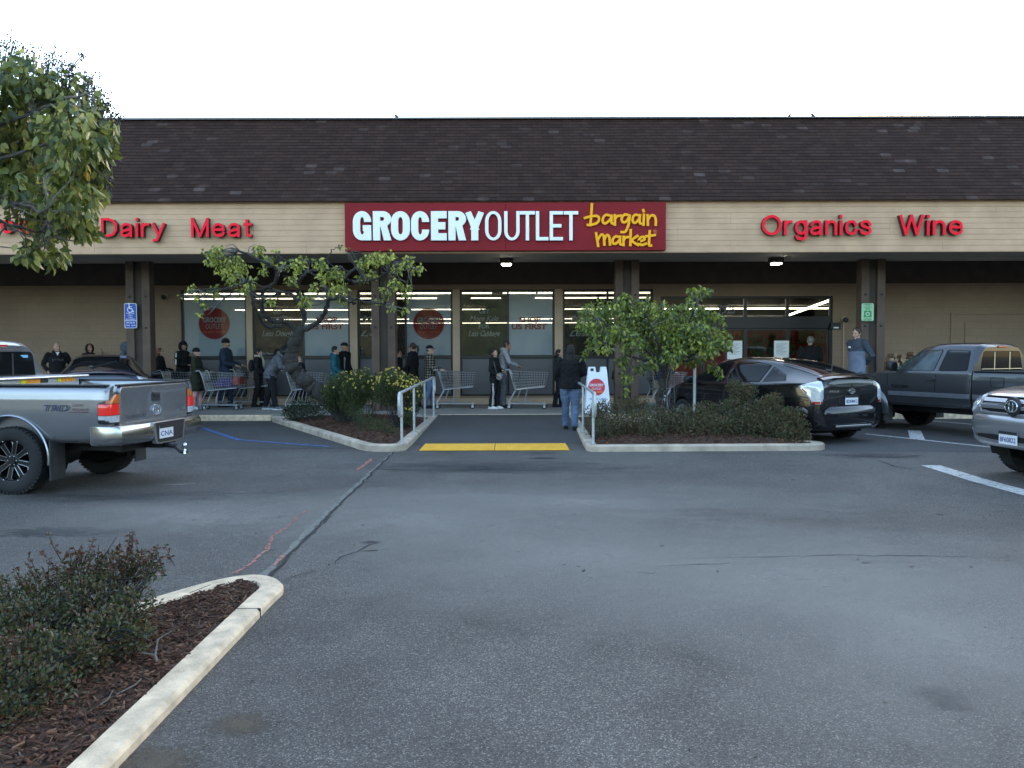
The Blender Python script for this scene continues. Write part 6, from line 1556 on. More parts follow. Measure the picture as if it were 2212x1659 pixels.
ARM = {'down': ((-.02, .05, -.29), (.05, .06, -.55)), 'cart': ((.06, .06, -.29), (.34, .03, -.36)), 'pocket': ((-.08, .12, -.26), (.10, .02, -.46)), 'back': ((-.13, .09, -.27), (-.17, -.12, -.44)), 'lean': ((.12, .07, -.25), (.33, -.06, -.33)), 'raise': ((.12, .06, -.24), (.26, -.02, .02)), 'front': ((.03, .08, -.28), (.24, -.10, -.30)), 'hold': ((.0, .09, -.29), (.20, .04, -.42))}
def person(label, px, ytop, Y, face, H=None, z0=SW, lean=0., arms=('cart', 'cart'), stride=.06, coat='black', hem=.80, pants='black', shoe='black', skin='fair', hair=None, hat=None, hood=None, hyaw=0., hpitch=0., build=1., extra=None, grp='people queueing outside the store', hat_extra=0., knee=0.):
    top = at(px, ytop, Y).z
    if H is None: H = top - z0 - hat_extra
    s = H / 1.74
    root = thing('person', label, 'person', (at(px, 800, Y).x, Y, z0), R(face), grp); root.scale = (s, s, s)
    LR = Matrix.Rotation(R(lean), 3, 'Y'); PV = Vector((0, 0, .95))
    def up(p):
        p = Vector(p); k = min(1, max(0, (p.z - .85) / .25)); return PV + Matrix.Rotation(R(lean) * k, 3, 'Y') @ (p - PV)
    b = build
    def trunk(mb, prof, n=16):
        rings = []
        for z, hx, hy, xo in prof:
            rings.append([up((xo + hx * math.cos(2 * math.pi * k / n), hy * math.sin(2 * math.pi * k / n), z)) for k in range(n)])
        mb.loft(rings)
    hips = {1: Vector((0, .092 * b, .90)), -1: Vector((0, -.092 * b, .90))}
    def leg_pts(sd):
        st = stride * sd; ank = Vector((st * 1.6 - .02, sd * .10, .085)); kn = Vector((st * .8 + .035 + knee, sd * .10, .49)); return [hips[sd], hips[sd].lerp(kn, .5) + Vector((.012, 0, 0)), kn, kn.lerp(ank, .4) + Vector((-.022, 0, 0)), ank]
    sh = {sd: up((0, sd * .185 * b, 1.425)) for sd in (1, -1)}
    def arm_pts(sd):
        e, w_ = ARM[arms[0] if sd > 0 else arms[1]]
        q = 1.0
        return [sh[sd], sh[sd] + Vector((e[0], sd * e[1], e[2])), sh[sd] + Vector((w_[0], sd * w_[1], w_[2]))]
    # body, one continuous skin
    mb = MB()
    trunk(mb, [(.84, .10 * b, .15 * b, 0), (.93, .112 * b, .168 * b, -.005), (1.06, .10 * b, .145 * b, .005), (1.22, .112 * b, .16 * b, .005), (1.36, .108 * b, .172 * b, 0), (1.44, .085, .15, -.005), (1.475, .06, .075, -.005), (1.52, .053, .057, .0), (1.58, .052, .055, .01)])
    for sd in (1, -1):
        P = leg_pts(sd); mb.tube(P, [.092 * b, .084 * b, .056, .054, .038], 12)
        mb.tube([P[-1] + Vector((-.055, 0, -.05)), P[-1] + Vector((.03, 0, -.035)), P[-1] + Vector((.13, sd * .01, -.058)), P[-1] + Vector((.19, sd * .012, -.066))], [(.033, .03), (.042, .04), (.042, .024), (.028, .014)], 10); mb.ell(P[-1], (.045, .042, .05), 10, 6)
        A = arm_pts(sd); mb.ell(A[0], (.062, .058, .062), 10, 8); mb.tube([A[0], A[0].lerp(A[1], .5), A[1], A[1].lerp(A[2], .35), A[2]], [.052 * b, .047 * b, .039, .039, .027], 10)
        # hand: palm, four unequal bent fingers, thumb from the side
        d = (A[2] - A[1]).normalized(); grip = (arms[0] if sd > 0 else arms[1]) in ('cart', 'lean', 'raise')
        dn = Vector((0, 0, -1)) - d * d.dot(Vector((0, 0, -1)));  dn = dn.normalized() if dn.length > .1 else Vector((1, 0, 0))
        if abs(d.z) > .75: dn = Vector((0, -sd, 0)) - d * d.dot(Vector((0, -sd, 0))); dn.normalize()
        sv = d.cross(dn); c = A[2] + d * .055
        mb.tube([A[2] - d * .01, A[2] + d * .03, A[2] + d * .095], [(.024, .022), (.036, .018), (.040, .014)], 10)
        for k, L in enumerate((.068, .078, .073, .056)):
            r0 = c + d * .038 + sv * ((k - 1.5) * .0195); cu = 1.25 if grip else .55
            p1 = r0 + (d * math.cos(.3 * cu) + dn * math.sin(.3 * cu)) * L * .45; p2 = p1 + (d * math.cos(1.1 * cu) + dn * math.sin(1.1 * cu)) * L * .32; p3 = p2 + (d * math.cos(1.9 * cu) + dn * math.sin(1.9 * cu)) * L * .26
            mb.tube([r0 - d * .01, p1, p2, p3], [.0095, .009, .0085, .007], 6)
        ts = -1 if sd > 0 else 1
        if abs(d.z) > .75: ts = 1 if sv.x > 0 else -1
        t0 = c - d * .02 + sv * ts * .03; mb.tube([t0, t0 + sv * ts * .025 + d * .03 + dn * .01, t0 + sv * ts * .022 + d * .058 + dn * .022], [.013, .011, .008], 6)
    hc = up((.012, 0, 1.625)); HRt = Matrix.Rotation(R(hyaw), 3, 'Z') @ Matrix.Rotation(R(lean * .35 + hpitch), 3, 'Y')
    def hp(p): return hc + HRt @ Vector(p)
    def hshape(u):
        x, y, z = u
        if z < 0: y *= 1 + .42 * z * abs(z) ** .2; x *= 1 + .12 * z
        if x > 0: x *= .96 - .06 * max(0, z)
        return Vector((x, y, z))
    mb.ell(hc, (.098, .077, .118), 20, 14, HRt, hshape)
    mb.tube([hp((-.01, 0, -.06)), up((0, 0, 1.50))], [.052, .056], 12)
    mb.tube([hp((.085, 0, .025)), hp((.106, 0, -.015)), hp((.112, 0, -.032)), hp((.088, 0, -.042))], [.010, .014, .017, .010], 8)
    mb.ell(hp((.078, 0, -.098)), (.022, .026, .018), 8, 6, HRt); mb.tube([hp((.088, -.02, -.066)), hp((.096, 0, -.065)), hp((.088, .02, -.066))], [.007, .010, .007], 6)
    for sd in (1, -1):
        mb.ell(hp((-.008, sd * .079, -.008)), (.018, .009, .03), 8, 6, HRt); mb.ell(hp((.070, sd * .035, -.03)), (.02, .022, .022), 8, 6, HRt); mb.tube([hp((.088, sd * .012, .036)), hp((.080, sd * .05, .032))], [.009, .007], 6)
    me = remesh(mb, .0085, 1); link('body', me, SKIN[skin], root)
    for sd in (1, -1):
        mb = MB(); mb.ell(hp((.0865, sd * .032, .012)), (.009, .013, .009), 10, 6, HRt); mb.build('eye', M['eye'], root, smooth=180)
    mb = MB(); mb.tube([hp((.090, -.024, -.0665)), hp((.101, -.008, -.064)), hp((.101, .008, -.064)), hp((.090, .024, -.0665))], [(.003, .004), (.006, .007), (.006, .007), (.003, .004)], 6); mb.build('mouth', M['lip'], root, smooth=180)
    # trousers
    mb = MB(); trunk(mb, [(.82, .11 * b, .165 * b, 0), (.92, .125 * b, .182 * b, -.005), (1.02, .115 * b, .165 * b, 0)])
    for sd in (1, -1):
        P = leg_pts(sd); q = (P[-1] - P[-2]).normalized(); mb.tube(P[:-1] + [P[-1] + q * .02], [.105 * b, .098 * b, .078, .076, .072], 12)
    link('trousers', remesh(mb, .013, 2, .006, len(label)), CL[pants], root)
    # shoes
    for sd in (1, -1):
        P = leg_pts(sd)[-1]; mb = MB()
        mb.tube([P + Vector((-.075, 0, -.05)), P + Vector((-.03, 0, -.025)), P + Vector((.05, sd * .006, -.035)), P + Vector((.14, sd * .012, -.052)), P + Vector((.205, sd * .012, -.062))], [(.034, .034), (.046, .052), (.05, .045), (.05, .03), (.03, .016)], 12); mb.tube([P + Vector((-.02, 0, -.03)), P + Vector((-.02, 0, .035))], [.05, .048], 10)
        so_ = link('shoe', remesh(mb, .011, 1), CL[shoe] if shoe in CL else shoe, root)
        mb = MB(); mb.prism([(P.x - .085, P.y - .035), (P.x + .03, P.y - .047), (P.x + .15, P.y - .047), (P.x + .215, P.y - .015), (P.x + .215, P.y + .025), (P.x + .14, P.y + .052), (P.x + .03, P.y + .047), (P.x - .085, P.y + .035)], lambda u, v, d: (u, v, d), .0, .022); mb.build('sole', CL['white'] if shoe in ('white', 'leaf_print') else CL['black2'], so_, bevel=.006)
    # jacket
    mb = MB(); fl = .035 if hem < .7 else 0
    prof = [(hem, .135 * b + fl, .195 * b + fl, 0), (hem + .03, .142 * b + fl, .202 * b + fl, 0)] + ([(.80, .158 * b, .22 * b, 0)] if hem < .72 else []) + [(.98, .136 * b, .190 * b, 0), (1.10, .132 * b, .180 * b, .008), (1.24, .138 * b, .190 * b, .008), (1.37, .130 * b, .198 * b, .0), (1.45, .105, .165, -.005), (1.495, .082, .095, -.005), (1.525, .072, .078, .0)]
    trunk(mb, prof, 20)
    for sd in (1, -1):
        A = arm_pts(sd); mb.ell(A[0], (.078, .074, .078), 10, 8); e = A[1].lerp(A[2], .93); mb.tube([A[0], A[0].lerp(A[1], .5), A[1], A[1].lerp(A[2], .4), e], [.074 * b, .070 * b, .062, .058, .046], 12)
    if hood == 'down': mb.ell(up((-.085, 0, 1.50)), (.065, .115, .065), 12, 8); mb.tube([up((.06, sd_ * .09, 1.475)) for sd_ in (-1,)] + [up((-.07, 0, 1.50)), up((.06, .09, 1.475))], [.03, .055, .03], 8)
    jk = link('jacket', remesh(mb, .0135, 2, .0065, len(label) * 1.7), CL[coat] if isinstance(coat, str) else coat, root)
    if hood == 'up':
        mb = MB(); rings = []                        # open-fronted hood: shell around the head
        for i in range(9):
            t_ = i / 8; x = .062 - .19 * t_; k = math.sqrt(max(.02, 1 - (max(0, t_ - .25) / .78) ** 2)); rings.append([hp((x, .105 * k * math.cos(2 * math.pi * j / 18), -.005 + (.145 if math.sin(2 * math.pi * j / 18) > 0 else .155) * k * math.sin(2 * math.pi * j / 18))) for j in range(18)])
        inner = [[p.lerp(hc, .12) for p in rings[k]] for k in (4, 2, 0)]
        mb.loft(inner + rings); mb.build('hood', CL[coat] if isinstance(coat, str) else coat, jk, smooth=180)
    elif hood == 'fur':
        mb = MB(); mb.tube([up((.05, -.095, 1.49)), up((-.03, -.13, 1.53)), up((-.12, -.08, 1.55)), up((-.13, .08, 1.55)), up((-.03, .13, 1.53)), up((.05, .095, 1.49))], [.03, .045, .05, .05, .045, .03], 10); mb.build('fur_collar', CL['fur'], jk, smooth=180)
    # hair and hats
    if hair:
        col, style = hair; mb = MB(); nz = lambda u: u * (1 + .05 * mnoise.noise(u * 5))
        if style == 'bald': mb.ell(hp((-.03, 0, -.005)), (.084, .084, .06), 16, 10, HRt)
        else: mb.ell(hp((-.018, 0, .028)), (.098, .088, .102), 18, 12, HRt, nz)
        if style in ('bob', 'long'): mb.ell(hp((-.04, 0, -.03)), (.085, .098, .12), 16, 12, HRt, nz)
        if style == 'long': mb.loft([[hp((-.05 + .05 * math.cos(a) * k - dx, .10 * math.sin(a) * k, z)) for a in [2 * math.pi * j / 14 for j in range(14)]] for z, k, dx in ((-.02, 1., 0), (-.12, 1.05, .02), (-.22, 1.0, .035), (-.32, .85, .05), (-.38, .5, .05))])
        if style == 'pony': mb.tube([hp((-.10, 0, .03)), hp((-.155, 0, .02)), hp((-.17, 0, -.07)), hp((-.155, 0, -.17))], [.028, .036, .034, .012], 10)
        link('hair', remesh(mb, .009, 1, .002, 3), HAIR[col], root)
    if hat:
        col, style = hat
        if style == 'beanie':
            mb = MB(); mb.ell(hp((-.008, 0, .045)), (.108, .092, .098), 18, 12, HRt, lambda u: Vector((u.x, u.y, max(u.z, -.25)))); mb.lathe([(1, -.018), (1.05, -.01), (1.05, .03), (1, .038)], (0, 0, 0), (0, 0, 1), 24)
            k = len(mb.v) - 24 * 4
            for i in range(k, len(mb.v)): p = mb.v[i]; mb.v[i] = tuple(hp((-.008 + p[0] * .104, p[1] * .089, .03 + p[2])))
        else:
            mb = MB(); mb.ell(hp((-.008, 0, .048)), (.106, .090, .085), 18, 12, HRt, lambda u: Vector((u.x, u.y, max(u.z, -.15)))); br = [hp((.06 + .125 * math.cos(R(a)) * (1 if abs(a) < 90 else 0), .085 * math.sin(R(a)), .043 - .012 * math.cos(R(a)))) for a in range(-90, 91, 15)]
            mb.loft([br, [p + Vector((0, 0, .008)) for p in br]])
        mb.build('hat', CL[col] if isinstance(col, str) else col, root, smooth=50)
    if extra: extra(root, hp, up, sh, arm_pts, jk)
    return root

def shades(root, hp, *a):
    mb = MB()
    for sd in (1, -1): mb.box(hp((.094, sd * .034, .012)), (.016, .052, .034), Matrix.Rotation(root.rotation_euler.z * 0, 3, 'Z')); mb.tube([hp((.09, sd * .062, .016)), hp((.0, sd * .082, .014))], .004, 5)
    mb.build('sunglasses', M['black'], root, bevel=.004)
def glasses(root, hp, *a):
    mb = MB()
    for sd in (1, -1): mb.tube([hp((.097, sd * .034 + .024 * math.cos(k * .524), .012 + .018 * math.sin(k * .524))) for k in range(13)], .0025, 5); mb.tube([hp((.093, sd * .06, .014)), hp((.0, sd * .082, .012))], .003, 5)
    mb.build('eyeglasses', M['dark_trim'], root)
def stache(root, hp, *a):
    mb = MB(); mb.tube([hp((.088, -.035, -.062)), hp((.108, 0, -.05)), hp((.088, .035, -.062))], [.006, .011, .006], 6); mb.build('moustache', HAIR['black'], root, smooth=180)
def white_stripe(root, hp, up, sh, arm, jk):
    A = arm(-1); mb = MB(); A2 = [up((-.02, -.14, 1.50)), A[0] + Vector((0, -.079, .02)), A[0].lerp(A[1], .5) + Vector((.0, -.072, 0)), A[1] + Vector((0, -.066, 0))]
    mb.tube(A2, [(.016, .006)] * 4, 8); mb.build('stripe', CL['white'], jk, smooth=60)
def chest_print(root, hp, up, sh, arm, jk):
    mb = MB(); rr = random.Random(5)
    for k in range(9): mb.tube([up((.150, -.12 + k * .03, 1.25 + rr.uniform(0, .02))), up((.152, -.11 + k * .03, 1.31 + rr.uniform(0, .02)))], .007, 5)
    mb.build('print', CL['grey'], jk)
    mb = MB(); mb.add([up((.118, -.05, 1.50)), up((.142, 0, 1.40)), up((.118, .05, 1.50))], [(0, 1, 2)]); mb.build('tee', CL['white'], jk)
def scarf(root, hp, up, sh, arm, jk):
    mb = MB(); mb.tube([up((.08, -.06, 1.50)), up((-.08, -.05, 1.53)), up((-.08, .05, 1.53)), up((.09, .06, 1.50)), up((.15, .02, 1.36)), up((.15, -.01, 1.20))], [.04, .045, .045, .04, .035, .03], 8); mb.build('scarf', CL['cream'], root, smooth=180)
    mb = MB(); mb.ell(up((-.20, 0, 1.22)), (.09, .14, .2), 12, 10); mb.build('backpack', CL['black2'], root, smooth=180)
def skull(root, hp, up, sh, arm, jk):
    mb = MB(); mb.ell(up((.10, -.155, 1.30)), (.04, .02, .06), 10, 8); mb.tube([up((.11, -.17, 1.24)), up((.11, -.17, 1.02))], [.022, .012], 6); mb.build('print', CL['grey_l'], jk)
def handbag(root, hp, up, sh, arm, jk):
    mb = MB(); mb.ell(Vector((.20, -.10, .95)), (.10, .05, .11), 12, 8); mb.tube([Vector((.13, -.10, 1.04)), up((.06, -.18, 1.40)), ], .008, 5); mb.build('handbag', CL['grey_l'], root, smooth=180)
def leg_stripes(root, hp, up, sh, arm, jk):
    mb = MB()
    for k in range(3): mb.tube([Vector((.02 + k * .018, -.188 + .01 * (k == 1), .75 - .0)), Vector((.035 + k * .018, -.182, .45)), Vector((.0 + k * .018, -.176, .10))], .005, 5)
    mb.build('trouser_stripes', CL['white'], root)
def fleece_panels(root, hp, up, sh, arm, jk):
    mb = MB(); mb.loft([[up((x + hx * math.cos(a), hy * math.sin(a), z)) for a in [R(-105 + 210 * k / 20) for k in range(21)]] for z, hx, hy, x in ((.795, .151, .211, 0), (.98, .147, .201, 0), (1.10, .143, .191, .008), (1.25, .149, .200, .008))], cap=False, closed=False); mb.build('front_panel', CL['fleece'], jk, smooth=180)
    mb = MB(); mb.box(up((.152, -.06, 1.34)), (.008, .06, .035)); mb.build('logo', CL['white'], jk)

def towel_dot(*a): pass
person('balding man in black hooded sweatshirt over white tee, leftmost in the queue', 124, 741, 22.6, -55, coat='black', pants='jean_d', arms=('pocket', 'pocket'), hood='down', hair=('sandy', 'bald'), hyaw=15, build=1.12, extra=chest_print)
person('person in black coat with hood up and one hand raised, left of the car aerial', 193, 742, 22.7, -10, coat='black', arms=('raise', 'down'), hood='up', skin='tan', hyaw=-25, build=1.05, hat_extra=.02)
person('person in blue grey hood half hidden behind the left post', 271, 738, 22.5, 10, coat='slate', arms=('pocket', 'pocket'), hood='up', skin='tan', hat_extra=.02)
person('red haired woman in glasses and long black coat beside the left post', 346, 752, 22.35, 8, coat='black', hem=.55, arms=('cart', 'hold'), hair=('red', 'bob'), hyaw=-8, extra=glasses)
person('hooded man in black sweatshirt with a white shoulder stripe', 395, 736, 22.5, -12, coat='black', arms=('front', 'front'), hood='up', hat=('black2', 'cap'), skin='tan', hyaw=-15, build=1.12, extra=white_stripe, hat_extra=.03)
person('woman in black beanie, olive fur collared parka and pink trousers', 424, 749, 21.75, 0, coat='olive', hem=.52, pants='pink', shoe='white', arms=('cart', 'cart'), hood='fur', hat=('black', 'beanie'), build=1.02, hat_extra=.04, hyaw=-5, stride=.04)
person('man with moustache in navy jacket and black beanie standing in front of the first window', 488, 729, 22.6, 0, coat='navy', pants='jean_d', arms=('cart', 'cart'), hat=('black', 'beanie'), skin='tan', build=1.15, extra=stache, hat_extra=.04, hyaw=-14)
person('dark haired woman with cream scarf looking down, left of the stooping shopper', 558, 753, 22.6, 5, coat='black', arms=('hold', 'hold'), hair=('black', 'bob'), hpitch=22, extra=scarf, hyaw=-10, build=.95)
person('person in grey hooded sweatshirt and black hat stooping over a cart beside the leaning trunk', 585, 735, 21.5, -6, H=1.74, coat='grey', pants='black', shoe='leaf_print', arms=('lean', 'lean'), hat=('black', 'beanie'), hair=('black', 'bob'), lean=34, hood='down', build=1.15, stride=-.11, skin='brown')
person('smiling red haired person in dark top seen just right of the leaning trunk', 645, 768, 22.7, -35, coat='black2', hair=('red', 'short'), arms=('hold', 'hold'), build=.95, skin='fair')
person('short haired person in teal rain jacket above the flowering bush', 724, 748, 22.1, 4, coat='teal', hood='down', arms=('hold', 'hold'), hair=('black', 'short'), hyaw=0, build=1.0)
person('man in black cap and black sweatshirt with pale print beside the teal jacket', 744, 738, 22.6, -20, coat='black', arms=('pocket', 'pocket'), hat=('black', 'cap'), skin='tan', build=1.1, extra=skull, hat_extra=.03)
person('dark haired person in sunglasses peering out right of the middle post', 860, 756, 22.5, -15, coat='black2', hair=('black', 'short'), arms=('pocket', 'pocket'), skin='tan', extra=shades, build=.95)
person('woman with brown ponytail in black top looking back, left of the plaid shirt', 892, 741, 22.25, 165, coat='black', arms=('hold', 'down'), hair=('brown', 'pony'), skin='fair', build=1.05, extra=shades)
person('man in plaid shirt, black cap and blue jeans holding an empty cart', 928, 744, 21.85, 0, coat='plaid', pants='jean', shoe='black2', arms=('cart', 'cart'), hat=('black', 'cap'), hair=('grey', 'bald'), build=1.12, extra=shades, hat_extra=.03)
person('long haired woman in black outfit with striped trousers in front of the dark green poster', 1068, 755, 21.55, -25, coat='black', pants='black', shoe='white', arms=('front', 'hold'), hair=('black', 'long'), hyaw=-35, build=.95, extra=lambda *a: (handbag(*a), leg_stripes(*a)), stride=.03)
person('man in grey hooded sweatshirt leaning forearms on an empty cart', 1083, 748, 21.95, 0, H=1.76, coat='grey_l', pants='grey', shoe='black', arms=('lean', 'lean'), hair=('brown', 'short'), skin='tan', lean=12, hood='down', build=1.02, stride=-.05)
person('person in black jacket with face partly covered, behind the long haired man', 1207, 755, 22.2, -5, coat='black', hair=('black', 'bob'), arms=('raise', 'hold'), hood='down', hyaw=-15)
person('man with long dark hair in black sweatshirt and blue jeans walking up the ramp', 1232, 746, 16.6, 82, z0=.055, coat='black', pants='jean', shoe='black2', arms=('front', 'front'), hair=('black', 'long'), build=1.16, stride=.07, skin='brown', grp='people walking by the store', hem=.84)
person('person in black leaning out from behind the post right of the sandwich board', 1334, 792, 22.0, 30, H=1.6, coat='black', lean=20, arms=('hold', 'hold'), hair=('black', 'short'), skin='tan')
person('person in dark blue jacket mostly hidden behind the small leafy tree', 1432, 752, 20.6, -10, coat='navy', arms=('cart', 'cart'), hair=('black', 'short'), pants='black', skin='tan', hat=('black', 'cap'), extra=leg_stripes)
person('grey haired man in black jacket seen from behind at the right glass door', 1750, 727, 22.8, 88, coat='black', arms=('front', 'front'), hair=('grey', 'short'), skin='fair', build=1.1, grp='people walking by the store')
person('man in two tone blue fleece with hands behind his back beside the right post', 1851, 708, 20.2, 205, coat='fleece_d', pants='jean_d', arms=('back', 'back'), hair=('brown', 'short'), skin='fair', build=1.0, hpitch=10, hyaw=8, extra=fleece_panels, grp='people walking by the store')
# ------------------------------------------------------------------ trees, shrubs, flowers
M['bark'] = pm('bark', (.085, .075, .068), .95, var=.45, vs=22, bump=1., bs=28)
M['bark_dark'] = pm('bark_dark', (.035, .031, .028), .95, var=.4, vs=22, bump=1., bs=28)
M['twig'] = pm('twig', (.13, .115, .10), .9, var=.4, vs=30)
M['leaf_pear'] = leaf_mat('leaf_pear', [(0.037, 0.067, 0.019), (0.080, 0.118, 0.027), (0.140, 0.188, 0.037), (0.235, 0.276, 0.056), (0.399, 0.394, 0.085)], .42, .35)
M['leaf_near'] = leaf_mat('leaf_near', [(0.041, 0.062, 0.022), (0.082, 0.106, 0.030), (0.134, 0.160, 0.039), (0.205, 0.221, 0.057), (0.339, 0.321, 0.087)], .42, .3)
M['leaf_mid'] = leaf_mat('leaf_mid', [(0.061, 0.088, 0.022), (0.146, 0.179, 0.036), (0.247, 0.286, 0.058), (0.413, 0.412, 0.091), (0.578, 0.537, 0.148)], .45, .4)
M['leaf_shrub'] = leaf_mat('leaf_shrub', [(0.032, 0.050, 0.019), (0.061, 0.079, 0.028), (0.093, 0.100, 0.039), (0.138, 0.096, 0.048), (0.207, 0.100, 0.053)], .4, .2)
M['leaf_hedge'] = leaf_mat('leaf_hedge', [(0.030, 0.043, 0.019), (0.055, 0.069, 0.027), (0.090, 0.084, 0.036), (0.150, 0.084, 0.048)], .42, .15)
M['leaf_fore'] = leaf_mat('leaf_fore', [(.018, .030, .012), (.042, .058, .022), (.075, .085, .032), (.10, .07, .036), (.07, .085, .03), (.13, .05, .03), (.11, .11, .045)], .38, .22)
M['leaf_red'] = leaf_mat('leaf_red', [(.06, .022, .016), (.11, .03, .02), (.09, .05, .025), (.04, .045, .02)], .4, .25)
M['leaf_dark'] = leaf_mat('leaf_dark', [(0.014, 0.022, 0.011), (0.025, 0.042, 0.017), (0.042, 0.062, 0.022)], .5, .15)
M['leaf_flower'] = leaf_mat('leaf_flower', [(.022, .034, .012), (.05, .072, .022), (.085, .105, .03), (.06, .065, .025)], .5, .25)
M['petal'] = leaf_mat('petal', [(.58, .42, .04), (.62, .52, .10), (.66, .58, .22)], .6, .3)
M['berry'] = pm('berry', (.018, .015, .022), .45, var=.3, vs=40)
M['leaf_gold'] = leaf_mat('leaf_gold', [(.30, .18, .03), (.40, .28, .05)], .5, .35)

def nrm(a): return a / np.maximum(1e-9, np.linalg.norm(a, axis=1))[:, None]
def leaves(name, C, A, L, W, mat, parent, curl=.18, full=True, seed=0):
    """C centres at the leaf base, A axis directions, L lengths, W widths"""
    rng = np.random.default_rng(seed); n = len(C); A = nrm(A)
    S = nrm(np.cross(A, rng.normal(size=(n, 3)))); Nn = np.cross(A, S)
    if full:
        T = [(0, 0, 0), (.33, .5, .06), (.66, .40, 0.02), (1, 0, -.12), (.66, -.40, 0.02), (.33, -.5, .06), (.33, 0, -.04), (.66, 0, -.07)]
        Fc = [(0, 1, 6), (0, 6, 5), (1, 2, 7, 6), (6, 7, 4, 5), (2, 3, 7), (7, 3, 4)]
    else:
        T = [(0, 0, 0), (.5, .5, .08), (1, 0, -.05), (.5, -.5, .08)]; Fc = [(0, 1, 2), (0, 2, 3)]
    k = len(T); V = np.empty((n, k, 3))
    for i, (t, s, h) in enumerate(T):
        V[:, i] = C + A * (t * L)[:, None] + S * (s * W)[:, None] + Nn * (h * L * (1 + curl))[:, None]
    V = V.reshape(-1, 3); base = (np.arange(n) * k)
    li, ls, lt = [], [], []; off = 0
    idx = np.concatenate([np.array(f) for f in Fc]); tot = np.array([len(f) for f in Fc])
    loops = (base[:, None] + idx[None, :]).ravel(); lt = np.tile(tot, n); ls = np.concatenate([[0], np.cumsum(lt)[:-1]])
    me = bpy.data.meshes.new(name); me.vertices.add(len(V)); me.vertices.foreach_set('co', V.ravel().astype(np.float32))
    me.loops.add(len(loops)); me.loops.foreach_set('vertex_index', loops.astype(np.int32)); me.polygons.add(len(lt)); me.polygons.foreach_set('loop_start', ls.astype(np.int32)); me.polygons.foreach_set('loop_total', lt.astype(np.int32))
    me.update(calc_edges=True); me.validate()
    return link(name, me, mat, parent)
def blob_pts(blobs, cover, la, rng, shell=.45):
    """blobs: [(centre, r)]; cover layers of leaf area la"""
    C, D = [], []
    for c, r in blobs:
        r3 = np.array(r if isinstance(r, (tuple, list)) else (r, r, r * .9)); n = max(3, int(cover * math.pi * r3[0] * r3[2] / la))
        u = nrm(rng.normal(size=(n, 3))); q = rng.uniform(0, 1, n) ** shell
        C.append(np.array(c)[None, :] + u * q[:, None] * r3[None, :]); D.append(u)
    return np.concatenate(C), np.concatenate(D)
def limb(mb, pts, r0, r1, wob=.0, seed=0, n=8, it=2):
    P = smooth_pts(pts, it=it); m = len(P); rnd = random.Random(seed)
    mb.tube([p + Vector((rnd.gauss(0, wob), rnd.gauss(0, wob), rnd.gauss(0, wob))) * (0 if i in (0, m - 1) else 1) for i, p in enumerate(P)], [((r0 + (r1 - r0) * (i / (m - 1)) ** .75) * (1 + .32 * mnoise.noise((i * .45, seed * 1.7, 0))), (r0 + (r1 - r0) * (i / (m - 1)) ** .75) * (1 + .32 * mnoise.noise((i * .45, seed * 1.7, 9)))) for i in range(m)], n)
def twigs(mb, blobs, anchors, rng, per=2, r=.006):
    for c, rr in blobs:
        c = Vector(c); a = min(anchors, key=lambda p: (Vector(p) - c).length); a = Vector(a)
        rad = rr if not isinstance(rr, (tuple, list)) else rr[0]
        for k in range(per):
            e = c + Vector(rng.normal(size=3)) * rad * .5; m = a.lerp(e, .5) + Vector(rng.normal(size=3)) * .05
            mb.tube([a, a.lerp(m, .6) + Vector(rng.normal(size=3)) * .03, m, m.lerp(e, .5) + Vector(rng.normal(size=3)) * .025, e], [r * 1.5, r * 1.3, r, r * .8, r * .4], 5)

def tree(name, label, base, blobs, limbs, trunk_mat, leafm, L, cover, seed, droop=.8, tw=2, twr=.006, jit=.0):
    rng = np.random.default_rng(seed)
    t = thing(name, label, 'tree', base); B = np.array(base)
    mb = MB(); anchors = []
    for i, (pts, r0, r1) in enumerate(limbs):
        q = [Vector(p) - Vector(base) for p in pts]; limb(mb, q, r0, r1, .014, seed + i, 9, 3); anchors += [tuple(v) for v in smooth_pts(q, it=1)][(2 if i == 0 else 1):]
    lb = [(tuple(np.array(c) - B), r) for c, r in blobs]
    mb.build('trunk', trunk_mat, t, smooth=180)
    mb = MB(); twigs(mb, lb, anchors[len(anchors) // 6:], rng, tw, twr); mb.build('twigs', M['twig'], t, smooth=180)
    C, D = blob_pts(lb, cover, L * L * .36, rng)
    n = len(C); A = D * .55 + np.array([0, 0, -droop]) + rng.normal(size=(n, 3)) * .45
    leaves('crown', C, A, L * rng.uniform(.65, 1.15, n), L * .52 * rng.uniform(.8, 1.15, n), leafm, t, seed=seed)
    return t
rng = np.random.default_rng(5)
def c2(x, y, Y): return at((600 + x / 2.074) / 1.8228, (900 + y / 2.074) / 1.8228, Y)
def c3(x, y, Y): return at((1300 + x / 1.844) / 1.8228, (900 + y / 1.844) / 1.8228, Y)
def c4(x, y, Y): return at((2000 + x / 1.843) / 1.8228, (900 + y / 1.843) / 1.8228, Y)
